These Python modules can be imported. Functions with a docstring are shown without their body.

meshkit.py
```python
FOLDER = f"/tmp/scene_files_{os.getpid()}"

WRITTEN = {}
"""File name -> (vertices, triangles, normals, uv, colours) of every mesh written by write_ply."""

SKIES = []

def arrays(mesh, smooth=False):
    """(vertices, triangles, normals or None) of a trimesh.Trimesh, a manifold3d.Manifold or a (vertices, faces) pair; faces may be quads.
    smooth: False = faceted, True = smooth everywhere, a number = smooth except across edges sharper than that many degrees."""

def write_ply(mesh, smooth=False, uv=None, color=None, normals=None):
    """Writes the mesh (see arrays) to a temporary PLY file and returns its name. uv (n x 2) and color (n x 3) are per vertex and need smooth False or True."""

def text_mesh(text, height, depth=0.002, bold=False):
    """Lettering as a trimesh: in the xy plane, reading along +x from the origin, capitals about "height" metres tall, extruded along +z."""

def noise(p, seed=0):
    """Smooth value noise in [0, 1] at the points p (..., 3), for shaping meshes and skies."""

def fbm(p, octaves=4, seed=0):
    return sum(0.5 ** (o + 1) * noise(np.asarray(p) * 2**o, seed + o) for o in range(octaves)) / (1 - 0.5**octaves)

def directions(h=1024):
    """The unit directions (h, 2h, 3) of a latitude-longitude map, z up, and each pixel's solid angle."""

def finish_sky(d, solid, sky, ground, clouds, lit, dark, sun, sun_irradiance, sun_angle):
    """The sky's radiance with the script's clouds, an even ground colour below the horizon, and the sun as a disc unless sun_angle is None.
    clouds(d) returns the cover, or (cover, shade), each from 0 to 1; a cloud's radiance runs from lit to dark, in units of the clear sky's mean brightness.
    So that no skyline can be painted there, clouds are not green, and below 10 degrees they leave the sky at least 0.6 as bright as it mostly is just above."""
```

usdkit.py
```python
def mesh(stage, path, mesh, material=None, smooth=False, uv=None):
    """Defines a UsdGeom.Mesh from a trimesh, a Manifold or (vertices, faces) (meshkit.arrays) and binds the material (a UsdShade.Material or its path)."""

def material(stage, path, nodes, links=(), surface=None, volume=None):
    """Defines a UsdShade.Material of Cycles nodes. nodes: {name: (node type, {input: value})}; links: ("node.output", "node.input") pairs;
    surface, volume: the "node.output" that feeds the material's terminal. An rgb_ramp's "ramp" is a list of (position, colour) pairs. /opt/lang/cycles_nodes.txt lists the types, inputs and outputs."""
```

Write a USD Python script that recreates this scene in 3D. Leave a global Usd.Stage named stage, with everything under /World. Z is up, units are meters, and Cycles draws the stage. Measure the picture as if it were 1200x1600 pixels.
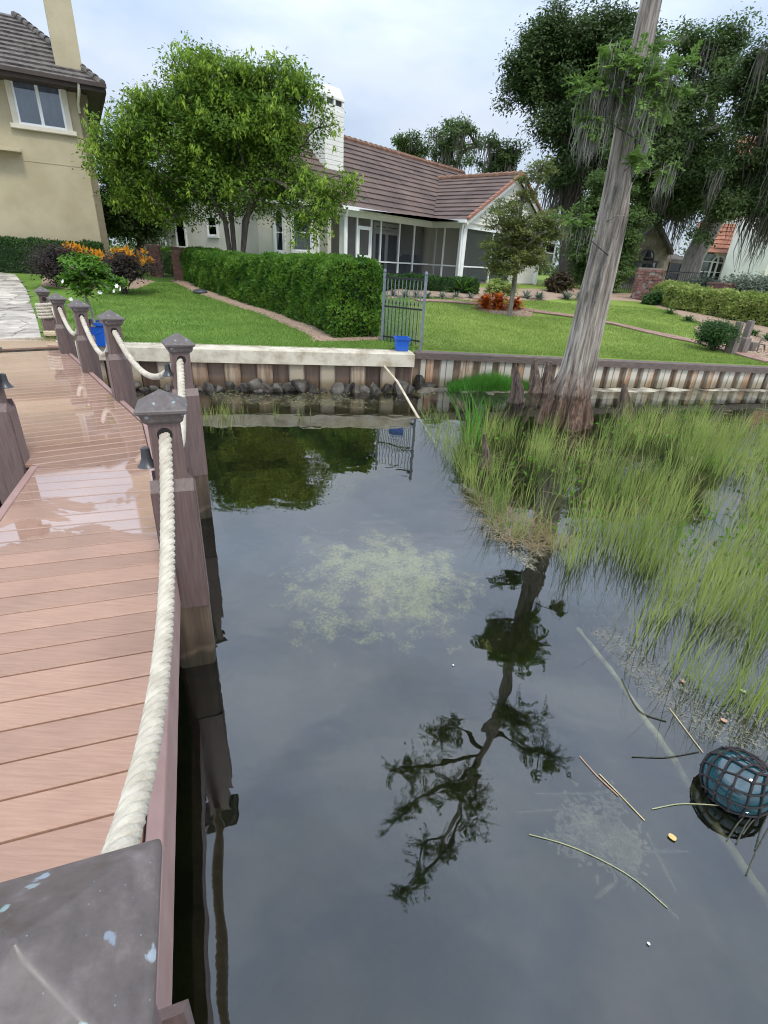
import math, numpy as np, trimesh, usdkit, meshkit
from pxr import Usd, UsdGeom, UsdLux, UsdShade, Gf, Sdf, Vt
from shapely.geometry import Polygon, Point, LineString, box as sbox
from scipy.spatial import cKDTree, Voronoi

stage = Usd.Stage.CreateInMemory()
UsdGeom.SetStageUpAxis(stage, UsdGeom.Tokens.z)
UsdGeom.SetStageMetersPerUnit(stage, 1.0)
UsdGeom.Xform.Define(stage, '/World')
stage.SetDefaultPrim(stage.GetPrimAtPath('/World'))
UsdGeom.Scope.Define(stage, '/World/Looks')

# ------------------------------------------------------------------ camera
EYE = np.array([0.0, 0.0, 2.27])
FPX = 790.0
_n = np.array([510.0 - 600, -(2390.0 - 800), FPX]); _n /= np.linalg.norm(_n)
_z = -_n
_y = np.array([0, 0, 1.0]) - _z * _z[2]; _y /= np.linalg.norm(_y)
_x = -np.cross(_y, _z)
CAM = np.array([_x, _y, _z])            # (right, up, forward) -> world
cam = UsdGeom.Camera.Define(stage, '/World/camera')
cam.CreateFocalLengthAttr(36.0 * FPX / 1200)
cam.CreateHorizontalApertureAttr(36.0)
cam.CreateVerticalApertureAttr(48.0)
cam.CreateClippingRangeAttr(Gf.Vec2f(0.02, 2000))
_r, _u, _f = CAM[:, 0], CAM[:, 1], CAM[:, 2]
cam.AddTransformOp().Set(Gf.Matrix4d(*[float(v) for v in (*_r, 0, *_u, 0, *(-_f), 0, *EYE, 1)]))
cam.CreateExposureAttr(0.52)

# ------------------------------------------------------------------ sky and sun (bright, thinly overcast)
SUN_EL, SUN_AZ = math.radians(58), math.radians(150)     # azimuth = atan2(x, y)
sun_dir = np.array([math.cos(SUN_EL) * math.sin(SUN_AZ), math.cos(SUN_EL) * math.cos(SUN_AZ), math.sin(SUN_EL)])
sky_mat = usdkit.material(stage, '/World/Looks/sky', {
    'tc': ('texture_coordinate', {}),
    'sky': ('sky_texture', {'sky_type': 'single_scattering', 'sun_disc': False, 'sun_elevation': SUN_EL, 'sun_rotation': SUN_AZ, 'air_density': 1.0, 'aerosol_density': 1.5}),
    'map': ('mapping', {'scale': (1.0, 1.0, 2.6)}),
    'n': ('noise_texture', {'scale': 2.1, 'detail': 7.0, 'roughness': 0.55, 'distortion': 0.5}),
    'cov': ('rgb_ramp', {'ramp': [(0.0, (.62, .62, .62)), (0.38, (.70, .70, .70)), (0.62, (.97, .97, .97)), (1.0, (1, 1, 1))]}),
    'n2': ('noise_texture', {'scale': 4.5, 'detail': 5.0, 'roughness': 0.5}),
    'lit': ('rgb_ramp', {'ramp': [(0.0, (2.5, 3.1, 4.1)), (0.4, (3.1, 3.7, 4.65)), (0.6, (3.8, 4.25, 5.0)), (1.0, (4.6, 4.9, 5.4))]}),
    'xyz': ('separate_xyz', {}),
    'el': ('rgb_ramp', {'ramp': [(0.0, (.95, .95, .95)), (0.2, (1.2, 1.2, 1.2)), (0.34, (1.6, 1.6, 1.6)), (0.50, (2.85, 2.85, 2.85)), (0.72, (2.7, 2.7, 2.7)), (1.0, (2.3, 2.3, 2.3))]}),
    'cl': ('mix', {'mix_type': 'multiply', 'fac': 1.0}),
    'mx': ('mix', {'mix_type': 'mix'}),
    'bg': ('background_shader', {'strength': 0.115}),
}, [('tc.generated', 'map.vector'), ('map.vector', 'n.vector'), ('map.vector', 'n2.vector'), ('n.fac', 'cov.fac'), ('n2.fac', 'lit.fac'),
    ('tc.generated', 'xyz.vector'), ('xyz.z', 'el.fac'), ('lit.color', 'cl.color1'), ('el.color', 'cl.color2'),
    ('cov.color', 'mx.fac'), ('sky.color', 'mx.color1'), ('cl.color', 'mx.color2'), ('mx.color', 'bg.color')], surface='bg.background')
dome = UsdLux.DomeLight.Define(stage, '/World/sky')
UsdShade.MaterialBindingAPI.Apply(dome.GetPrim()).Bind(sky_mat)
dome.GetPrim().SetCustomDataByKey('kind', 'structure')
sun = UsdLux.DistantLight.Define(stage, '/World/sun')
sun.CreateIntensityAttr(0.4); sun.CreateAngleAttr(12.0); sun.CreateNormalizeAttr(True) if hasattr(sun, 'CreateNormalizeAttr') else None
sun.CreateColorAttr(Gf.Vec3f(1.0, 0.95, 0.87))
_sx = np.cross([0, 0, 1.0], sun_dir); _sx /= np.linalg.norm(_sx); _sy = np.cross(sun_dir, _sx)
sun.AddTransformOp().Set(Gf.Matrix4d(*[float(v) for v in (*_sx, 0, *_sy, 0, *sun_dir, 0, 0, 0, 30, 1)]))

# ------------------------------------------------------------------ helpers
TAU = 2 * math.pi
def rng(s): return np.random.default_rng(s)
def ray(px, py): return CAM @ np.array([px - 600.0, 800.0 - py, FPX])
def atz(px, py, z):
    d = ray(px, py); return EYE + d * ((z - EYE[2]) / d[2])
def aty(px, py, Y):
    d = ray(px, py); return EYE + d * (Y / d[1])
def onplane(px, py, P, n):
    d = ray(px, py); n = np.asarray(n, float); return EYE + d * (((np.asarray(P) - EYE) @ n) / (d @ n))
def proj(p):
    c = (np.asarray(p, float) - EYE) @ CAM
    return np.stack([600 + FPX * c[..., 0] / c[..., 2], 800 - FPX * c[..., 1] / c[..., 2]], -1)
def unit(v):
    v = np.asarray(v, float); return v / np.maximum(np.linalg.norm(v, axis=-1, keepdims=True), 1e-12)

_used = {}
def numbered(parent, name):
    k = (parent, name); n = _used.get(k, 0); _used[k] = n + 1
    return f'{parent}/{name}' if n == 0 else f'{parent}/{name}_{n:03d}'
def meta(prim, label=None, cat=None, group=None, kind=None):
    for k, v in (('label', label), ('category', cat), ('group', group), ('kind', kind)):
        if v: prim.SetCustomDataByKey(k, v)
def cat(ms):
    ms = [m for m in ms if m is not None]
    vs, fs, o = [], [], 0
    for v, f in ms:
        vs.append(np.asarray(v, float)); fs.append(np.asarray(f, int) + o); o += len(v)
    return np.vstack(vs), np.vstack(fs)
def tri(m):
    if isinstance(m, trimesh.Trimesh): return np.array(m.vertices), np.array(m.faces)
    if hasattr(m, 'to_mesh'):
        q = m.to_mesh(); return np.array(q.vert_properties[:, :3]), np.array(q.tri_verts)
    v, f = m; f = np.asarray(f)
    if f.shape[1] == 4: f = np.vstack([f[:, [0, 1, 2]], f[:, [0, 2, 3]]])
    return np.asarray(v, float), f
def obj(name, m, mat, parent='/World', smooth=False, label=None, category=None, group=None, kind=None):
    if not isinstance(parent, str): parent = str(parent.GetPath())
    p = numbered(parent, name)
    v_, f_ = tri(m); u_, iv = np.unique(f_.ravel(), return_inverse=True)
    if len(u_) < len(v_): v_, f_ = v_[u_], iv.reshape(-1, 3)
    prim = usdkit.mesh(stage, p, (v_, f_), L[mat] if isinstance(mat, str) else mat, smooth=smooth).GetPrim()
    meta(prim, label, category, group, kind)
    return prim
def thing(name, label, category, loc=(0, 0, 0), rotz=0.0, group=None, kind=None):
    x = UsdGeom.Xform.Define(stage, numbered('/World', name))
    x.AddTranslateOp().Set(Gf.Vec3d(*map(float, loc)))
    if rotz: x.AddRotateZOp().Set(float(rotz))
    meta(x.GetPrim(), label, category, group, kind)
    return x.GetPrim()
def copy_of(src, name, label, category, loc, rotz=0.0, group=None, scale=None):
    x = UsdGeom.Xform.Define(stage, numbered('/World', name))
    x.GetPrim().GetReferences().AddInternalReference(src.GetPath())
    x.GetPrim().SetInstanceable(True)
    x.ClearXformOpOrder()
    x.AddTranslateOp().Set(Gf.Vec3d(*map(float, loc))); x.AddRotateZOp().Set(float(rotz))
    if scale is not None: x.AddScaleOp().Set(Gf.Vec3f(*map(float, scale)))
    meta(x.GetPrim(), label, category, group)
    return x.GetPrim()

def inset(p, d):
    p = np.asarray(p, float)[:, :2]; n = len(p)
    e = np.roll(p, -1, 0) - p; e = e / np.maximum(np.linalg.norm(e, axis=1, keepdims=True), 1e-9)
    nn = np.stack([-e[:, 1], e[:, 0]], 1)
    out = np.empty_like(p)
    for i in range(n):
        a, b = nn[i - 1], nn[i]
        m = a + b; s = max(m @ m / 2, 0.25)
        out[i] = p[i] + m * (d / s)
    return out
def ccw(p):
    p = np.asarray(p, float)[:, :2]; x, y = p[:, 0], p[:, 1]
    return p if (x * np.roll(y, -1) - y * np.roll(x, -1)).sum() > 0 else p[::-1]
def loft(rings, cap0=True, cap1=True):
    rings = [np.asarray(r, float) for r in rings]; n = len(rings[0]); v = np.vstack(rings); f = []
    i = np.arange(n); j = (i + 1) % n
    for k in range(len(rings) - 1):
        a, b = k * n, (k + 1) * n
        f.append(np.stack([a + i, a + j, b + j], 1)); f.append(np.stack([a + i, b + j, b + i], 1))
    if cap0: f.append(np.array([[0, q + 1, q] for q in range(1, n - 1)]))
    if cap1:
        o = (len(rings) - 1) * n; f.append(np.array([[o, o + q, o + q + 1] for q in range(1, n - 1)]))
    return v, np.vstack(f)
def slab(p, z0, z1, b=0.0):
    """A flat convex piece with its upper edges chamfered."""
    p = ccw(p); Zc = lambda q, z: np.column_stack([q, np.full(len(q), z)])
    r = [Zc(p, z0), Zc(p, z1 - b)]
    if b: r.append(Zc(inset(p, b), z1))
    return loft(r)
def rect(cx, cy, w, d, a=0.0):
    c, s = math.cos(a), math.sin(a); q = np.array([[-w, -d], [w, -d], [w, d], [-w, d]]) / 2
    return q @ np.array([[c, s], [-s, c]]) + [cx, cy]
def bxm(c, size, b=0.0, a=0.0):
    return slab(rect(c[0], c[1], size[0], size[1], a), c[2] - size[2] / 2, c[2] + size[2] / 2, b)
def frame_to(m, O, X, Y, Z):
    v, f = m; B = np.array([X, Y, Z], float)
    v2 = v @ B + np.asarray(O, float)
    if np.linalg.det(B) < 0: f = f[:, ::-1]
    return v2, f
def rrect(h, r, z, k=3):
    r = min(r, h * 0.9); out = []
    for q, (sx, sy) in enumerate(((1, 1), (-1, 1), (-1, -1), (1, -1))):
        for t in np.linspace(0, math.pi / 2, k + 1):
            t2 = t + q * math.pi / 2
            out.append([sx * (h - r) + r * math.cos(t2), sy * (h - r) + r * math.sin(t2), z])
    return np.array(out)
def revolve(prof, n=16):
    a = np.arange(n) / n * TAU
    return loft([np.column_stack([r * np.cos(a), r * np.sin(a), np.full(n, z)]) for r, z in prof])
def tube(P, R, n=8, close=False):
    P = np.asarray(P, float); m = len(P); R = np.broadcast_to(np.asarray(R, float), (m,))
    T = unit(np.gradient(P, axis=0)); up = np.array([0, 0, 1.0]) if abs(T[0][2]) < 0.9 else np.array([1.0, 0, 0])
    N = unit(np.cross(T[0], up)); rings = []; a = np.arange(n) / n * TAU
    for i in range(m):
        N = unit(N - T[i] * (N @ T[i])); Bn = np.cross(T[i], N)
        rings.append(P[i] + R[i] * (np.cos(a)[:, None] * N + np.sin(a)[:, None] * Bn))
    return loft(rings)
def bar(p, q, w, h=None):
    """A square bar from p to q."""
    h = h or w; p, q = np.asarray(p, float), np.asarray(q, float); T = unit(q - p)
    up = np.array([0, 0, 1.0]) if abs(T[2]) < 0.95 else np.array([1.0, 0, 0])
    X = unit(np.cross(T, up)); Yv = np.cross(X, T)
    r = [np.array([c + X * sx * w / 2 + Yv * sy * h / 2 for sx, sy in ((-1, -1), (1, -1), (1, 1), (-1, 1))]) for c in (p, q)]
    v, f = loft(r); return v, f[:, ::-1] if np.dot(np.cross(v[1] - v[0], v[3] - v[0]), T) > 0 else f
def bez(p0, p1, p2, n=8):
    t = np.linspace(0, 1, n)[:, None]; return (1 - t) ** 2 * np.asarray(p0) + 2 * t * (1 - t) * np.asarray(p1) + t * t * np.asarray(p2)
def leafmesh(C, D, N, ln, wd, fold=0.25, droop=0.0):
    """Diamond leaves: base C, axis D, face normal N, lengths and widths."""
    C, D, N = np.asarray(C), unit(D), np.asarray(N); n = len(C)
    S = unit(np.cross(D, N)); N = np.cross(S, D); ln = np.broadcast_to(ln, (n,))[:, None]; wd = np.broadcast_to(wd, (n,))[:, None]
    mid = C + D * ln * 0.45
    v = np.stack([C, mid + S * wd / 2 + N * wd * fold, C + D * ln - np.array([0, 0, 1.0]) * droop * ln, mid - S * wd / 2 + N * wd * fold], 1).reshape(-1, 3)
    b = np.arange(n)[:, None] * 4
    return v, np.vstack([b + [0, 1, 2], b + [0, 2, 3]])
def blades(C, H, lean, w, g, seg=3, bend=1.0):
    """Grass blades or reeds: bases C, heights H, horizontal lean vectors, widths; tapering bent ribbons."""
    n = len(C); H = np.broadcast_to(H, (n,)); w = np.broadcast_to(w, (n,))
    a = g.uniform(0, TAU, n); S = np.column_stack([np.cos(a), np.sin(a), np.zeros(n)])
    vs = []
    for k in range(seg + 1):
        t = k / seg
        c = C + np.column_stack([lean * (t ** (1 + bend))[..., None] if np.ndim(t) else lean * t ** (1 + bend), H * (t - 0.12 * t * t)])
        ww = (w * (1 - t) ** 0.7 / 2)[:, None] if k < seg else (w * 0.04)[:, None]
        vs += [c - S * ww, c + S * ww]
    v = np.stack(vs, 1).reshape(-1, 3); b = np.arange(n)[:, None] * (2 * seg + 2); f = []
    for k in range(seg):
        q = 2 * k; f += [b + [q, q + 1, q + 3], b + [q, q + 3, q + 2]]
    return v, np.vstack(f)
def rand_dirs(g, n): return unit(g.normal(size=(n, 3)))

# ------------------------------------------------------------------ materials
L = {}
def pm(name, c1, c2=None, scale=6.0, rough=0.6, bump=0.0, bscale=30.0, stretch=(1, 1, 1), metallic=0.0, spec=0.5, lo=0.35, hi=0.65, coord='tc.object', dist=0.02, rough2=None, detail=5.0, island=None, vary=None):
    """Two tones mixed by noise, with noise relief; island: a third tone mixed in per loose piece; vary: brightness range per object."""
    c2 = c2 or c1
    N = {'tc': ('texture_coordinate', {}), 'geo': ('geometry', {}), 'map': ('mapping', {'scale': stretch}),
         'n': ('noise_texture', {'scale': scale, 'detail': detail, 'roughness': 0.6}),
         'r': ('rgb_ramp', {'ramp': [(lo, c1), (hi, c2)]}),
         'p': ('principled_bsdf', {'roughness': rough, 'metallic': metallic, 'specular_ior_level': spec})}
    K = [(coord, 'map.vector'), ('map.vector', 'n.vector'), ('n.fac', 'r.fac')]
    col = 'r.color'
    if island:
        N['ir'] = ('rgb_ramp', {'ramp': [(0.0, (0, 0, 0)), (0.5, (.25, .25, .25)), (1.0, (.9, .9, .9))]}); N['im'] = ('mix', {'color2': island})
        K += [('geo.random_per_island', 'ir.fac'), ('ir.color', 'im.fac'), (col, 'im.color1')]; col = 'im.color'
    if vary:
        N['oi'] = ('object_info', {}); N['vr'] = ('map_range', {'to_min': vary[0], 'to_max': vary[1]}); N['vm'] = ('mix', {'mix_type': 'multiply', 'fac': 1.0})
        K += [('oi.random', 'vr.value'), (col, 'vm.color1'), ('vr.result', 'vm.color2')]; col = 'vm.color'
    K.append((col, 'p.base_color'))
    if rough2 is not None:
        N['rr'] = ('map_range', {'from_min': lo, 'from_max': hi, 'to_min': rough, 'to_max': rough2, 'clamp': True}); K += [('n.fac', 'rr.value'), ('rr.result', 'p.roughness')]
    if bump:
        N['bn'] = ('noise_texture', {'scale': bscale, 'detail': 4.0}); N['b'] = ('bump', {'strength': bump, 'distance': dist})
        K += [('map.vector', 'bn.vector'), ('bn.fac', 'b.height'), ('b.normal', 'p.normal')]
    L[name] = usdkit.material(stage, f'/World/Looks/{name}', N, K, surface='p.BSDF'); return L[name]
def leafmat(name, dark, light, scale=1.2, trans=0.3, tip=None, rough=0.45, spread=(0.0, 1.0)):
    """Leaf: tone by clump noise and per leaf, part of the light passes through."""
    N = {'geo': ('geometry', {}), 'n': ('noise_texture', {'scale': scale, 'detail': 3.0}), 'a': ('math', {'math_type': 'multiply_add', 'value2': 0.55}),
         'h': ('map_range', {'from_min': 0.3, 'from_max': 0.7, 'to_min': 0.0, 'to_max': 0.45}),
         'r': ('rgb_ramp', {'ramp': [(0.05, dark), (0.95, light)] if tip is None else [(0.05, dark), (0.8, light), (1.0, tip)]}),
         'p': ('principled_bsdf', {'roughness': rough, 'specular_ior_level': 0.22}), 't': ('translucent_bsdf', {}), 'm': ('mix_closure', {'fac': trans})}
    K = [('geo.position', 'n.vector'), ('n.fac', 'h.value'), ('geo.random_per_island', 'a.value1'), ('h.result', 'a.value3'), ('a.value', 'r.fac'),
         ('r.color', 'p.base_color'), ('r.color', 't.color'), ('p.BSDF', 'm.closure1'), ('t.BSDF', 'm.closure2')]
    L[name] = usdkit.material(stage, f'/World/Looks/{name}', N, K, surface='m.closure'); return L[name]

# composite deck: rosy brown boards, puddles of rain where the boards dip
L['deck'] = usdkit.material(stage, '/World/Looks/deck', {
    'geo': ('geometry', {}), 'oi': ('object_info', {}),
    'rot': ('mapping', {'rotation': (0, 0, -0.357), 'scale': (2.2, 40.0, 1.0)}),
    'n': ('noise_texture', {'scale': 3.0, 'detail': 6.0, 'roughness': 0.7}),
    'n2': ('noise_texture', {'scale': 2.2, 'detail': 3.0}),
    'r': ('rgb_ramp', {'ramp': [(0.25, (.290, .166, .114)), (0.75, (.400, .248, .175))]}),
    'r2': ('map_range', {'from_min': 0.3, 'from_max': 0.7, 'to_min': 0.88, 'to_max': 1.1}),
    'rv': ('map_range', {'to_min': 0.87, 'to_max': 1.10}),
    'm1': ('mix', {'mix_type': 'multiply', 'fac': 1.0}), 'm2': ('mix', {'mix_type': 'multiply', 'fac': 1.0}),
    'xyz': ('separate_xyz', {}),
    'near': ('map_range', {'range_type': 'smoothstep', 'from_min': 1.7, 'from_max': 3.6, 'to_min': -0.26, 'to_max': 0.20, 'clamp': True}),
    'wn': ('noise_texture', {'scale': 1.5, 'detail': 5.0, 'roughness': 0.55, 'distortion': 0.6}),
    'wmap': ('mapping', {'rotation': (0, 0, -0.4), 'scale': (1.0, 1.5, 1.0)}),
    'ws': ('math', {'math_type': 'add'}),
    'wet': ('map_range', {'range_type': 'smoothstep', 'from_min': 0.47, 'from_max': 0.50, 'to_min': 0.0, 'to_max': 1.0, 'clamp': True}),
    'damp': ('map_range', {'range_type': 'smoothstep', 'from_min': 0.30, 'from_max': 0.5, 'to_min': 0.0, 'to_max': 1.0, 'clamp': True}),
    'dk': ('map_range', {'to_min': 1.0, 'to_max': 0.90}), 'm3': ('mix', {'mix_type': 'multiply', 'fac': 1.0}),
    'ro': ('map_range', {'to_min': 0.52, 'to_max': 0.17}), 'ro2': ('map_range', {'to_min': 0.0, 'to_max': -0.14}), 'rs': ('math', {'math_type': 'add'}),
    'bs': ('map_range', {'to_min': 0.22, 'to_max': 0.015}),
    'b': ('bump', {'distance': 0.004}),
    'sp': ('map_range', {'to_min': 0.45, 'to_max': 1.0}), 'cw': ('map_range', {'to_min': 0.0, 'to_max': 1.0}), 'p': ('principled_bsdf', {'coat_roughness': 0.02, 'coat_ior': 1.4}),
}, [('wet.result', 'sp.value'), ('sp.result', 'p.specular_ior_level'), ('wet.result', 'cw.value'), ('cw.result', 'p.coat_weight'), ('geo.position', 'rot.vector'), ('rot.vector', 'n.vector'), ('geo.position', 'n2.vector'), ('n.fac', 'r.fac'), ('n2.fac', 'r2.value'), ('oi.random', 'rv.value'),
    ('r.color', 'm1.color1'), ('r2.result', 'm1.color2'), ('m1.color', 'm2.color1'), ('rv.result', 'm2.color2'),
    ('geo.position', 'xyz.vector'), ('xyz.y', 'near.value'), ('geo.position', 'wmap.vector'), ('wmap.vector', 'wn.vector'), ('wn.fac', 'ws.value1'), ('near.result', 'ws.value2'),
    ('ws.value', 'wet.value'), ('ws.value', 'damp.value'), ('damp.result', 'dk.value'), ('m2.color', 'm3.color1'), ('dk.result', 'm3.color2'), ('m3.color', 'p.base_color'),
    ('wet.result', 'ro.value'), ('damp.result', 'ro2.value'), ('ro.result', 'rs.value1'), ('ro2.result', 'rs.value2'), ('rs.value', 'p.roughness'),
    ('wet.result', 'bs.value'), ('bs.result', 'b.strength'), ('n.fac', 'b.height'), ('b.normal', 'p.normal')], surface='p.BSDF')
pm('post', (.098, .064, .056), (.145, .098, .087), scale=4, rough=0.5, bump=0.25, bscale=8, stretch=(18, 18, 1.2), dist=0.004, vary=(.9, 1.1))
pm('post_edge', (.27, .16, .135), (.33, .21, .18), scale=5, rough=0.5, vary=(.95, 1.05))
pm('under', (.05, .035, .028), (.08, .055, .045), scale=5, rough=0.8)
L['piling'] = usdkit.material(stage, '/World/Looks/piling', {
    'geo': ('geometry', {}), 'xyz': ('separate_xyz', {}), 'map': ('mapping', {'scale': (22, 22, 2.2)}), 'n': ('noise_texture', {'scale': 1.0, 'detail': 6.0}), 'n2': ('noise_texture', {'scale': 9.0, 'detail': 5.0}),
    'r': ('rgb_ramp', {'ramp': [(.3, (.05, .032, .020)), (.7, (.13, .088, .055))]}),
    'z': ('math', {'math_type': 'multiply_add', 'value2': 0.18}), 'w': ('rgb_ramp', {'ramp': [(0.0, (.25, .3, .22)), (.16, (.3, .33, .26)), (.2, (.9, .92, .9)), (.24, (.5, .5, .45)), (.45, (1, 1, 1))]}),
    'm': ('mix', {'mix_type': 'multiply', 'fac': 1.0}), 'b': ('bump', {'strength': .5, 'distance': .01}), 'p': ('principled_bsdf', {'roughness': .6})},
    [('geo.position', 'map.vector'), ('map.vector', 'n.vector'), ('geo.position', 'n2.vector'), ('n.fac', 'r.fac'), ('geo.position', 'xyz.vector'), ('n2.fac', 'z.value1'), ('xyz.z', 'z.value3'), ('z.value', 'w.fac'),
     ('r.color', 'm.color1'), ('w.color', 'm.color2'), ('m.color', 'p.base_color'), ('n.fac', 'b.height'), ('b.normal', 'p.normal')], surface='p.BSDF')
# post caps: dark painted metal, dull, with pale blue-green corrosion spots
L['cap'] = usdkit.material(stage, '/World/Looks/cap', {
    'tc': ('texture_coordinate', {}), 'n': ('noise_texture', {'scale': 26.0, 'detail': 7.0, 'roughness': .65}), 'nb': ('noise_texture', {'scale': 60.0, 'detail': 3.0}),
    'r': ('rgb_ramp', {'ramp': [(.3, (.070, .056, .050)), (.55, (.112, .092, .084)), (.75, (.17, .146, .136))]}),
    'dm': ('mix', {'mix_type': 'linear_light', 'fac': 0.012}),
    'v': ('voronoi_texture', {'scale': 17.0, 'randomness': 1.0}), 's': ('rgb_ramp', {'ramp': [(.0, (1, 1, 1)), (.10, (.9, .9, .9)), (.14, (0, 0, 0))]}),
    'v2': ('voronoi_texture', {'scale': 75.0}), 's2': ('rgb_ramp', {'ramp': [(.0, (.8, .8, .8)), (.05, (.5, .5, .5)), (.08, (0, 0, 0))]}), 'mxs': ('mix', {'mix_type': 'lighten', 'fac': 1.0}),
    'vc': ('hsv', {'saturation': .5, 'value': .4}), 'sc': ('mix', {'fac': .62, 'color2': (.24, .33, .38)}), 'm': ('mix', {}),
    'p': ('principled_bsdf', {'roughness': .42, 'specular_ior_level': .5}), 'ro': ('map_range', {'from_min': .3, 'from_max': .7, 'to_min': .34, 'to_max': .6}), 'b': ('bump', {'strength': .12, 'distance': .003})},
    [('tc.object', 'n.vector'), ('tc.object', 'dm.color1'), ('nb.color', 'dm.color2'), ('tc.object', 'nb.vector'), ('dm.color', 'v.vector'), ('tc.object', 'v2.vector'), ('n.fac', 'r.fac'), ('v.distance', 's.fac'), ('v2.distance', 's2.fac'),
     ('s.color', 'mxs.color1'), ('s2.color', 'mxs.color2'), ('v.color', 'vc.color'), ('vc.color', 'sc.color1'), ('mxs.color', 'm.fac'), ('r.color', 'm.color1'), ('sc.color', 'm.color2'), ('m.color', 'p.base_color'), ('n.fac', 'ro.value'), ('ro.result', 'p.roughness'),
     ('n.fac', 'b.height'), ('b.normal', 'p.normal')], surface='p.BSDF')
pm('lamp_metal', (.035, .037, .04), (.055, .057, .06), rough=.35)
pm('dark_hole', (.012, .010, .009), rough=.9)
pm('rope', (.41, .365, .285), (.57, .52, .42), scale=14, rough=.85, bump=.7, bscale=130, dist=.003, spec=.2)
L['water'] = usdkit.material(stage, '/World/Looks/water', {
    'geo': ('geometry', {}), 'map': ('mapping', {'scale': (1.0, 1.3, 1.0)}), 'n': ('noise_texture', {'scale': 2.6, 'detail': 2.0, 'roughness': .45, 'distortion': .4}), 'b': ('bump', {'strength': .055, 'distance': .05}),
    'fr': ('fresnel', {'IOR': 1.95}), 'g': ('glossy_bsdf', {'color': (1, 1, 1), 'roughness': 0.0}), 't': ('transparent_bsdf', {'color': (.93, .95, .90)}), 'm': ('mix_closure', {}),
    'v': ('principled_volume', {'color': (.06, .075, .05), 'density': 1.1, 'absorption_color': (0.25, 0.28, 0.12), 'anisotropy': 0.3})},
    [('geo.position', 'map.vector'), ('map.vector', 'n.vector'), ('n.fac', 'b.height'), ('b.normal', 'fr.normal'), ('b.normal', 'g.normal'), ('fr.fac', 'm.fac'), ('t.BSDF', 'm.closure1'), ('g.BSDF', 'm.closure2')],
    surface='m.closure', volume='v.volume')
pm('bed', (.030, .028, .012), (.12, .115, .035), scale=1.6, rough=.9, lo=.4, hi=.62, coord='geo.position', detail=8)
pm('algae', (.30, .30, .10), (.46, .45, .20), scale=5, rough=.8)
pm('scum', (.30, .31, .12), (.52, .50, .30), scale=5, rough=.8)
pm('mud', (.13, .11, .08), (.44, .40, .30), scale=2.2, rough=.7, bump=.4, bscale=9, lo=.42, hi=.6, coord='geo.position')
pm('concrete_cap', (.36, .30, .21), (.56, .51, .40), scale=3.5, rough=.85, bump=.2, bscale=35, lo=.35, hi=.55, detail=9)
pm('cap_stain', (.20, .15, .09), (.56, .50, .38), scale=6, rough=.85, bump=.2, bscale=35)
pm('timber_cap', (.085, .062, .052), (.15, .115, .095), scale=2, rough=.75, bump=.4, bscale=6, stretch=(3, 3, 25))
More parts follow.
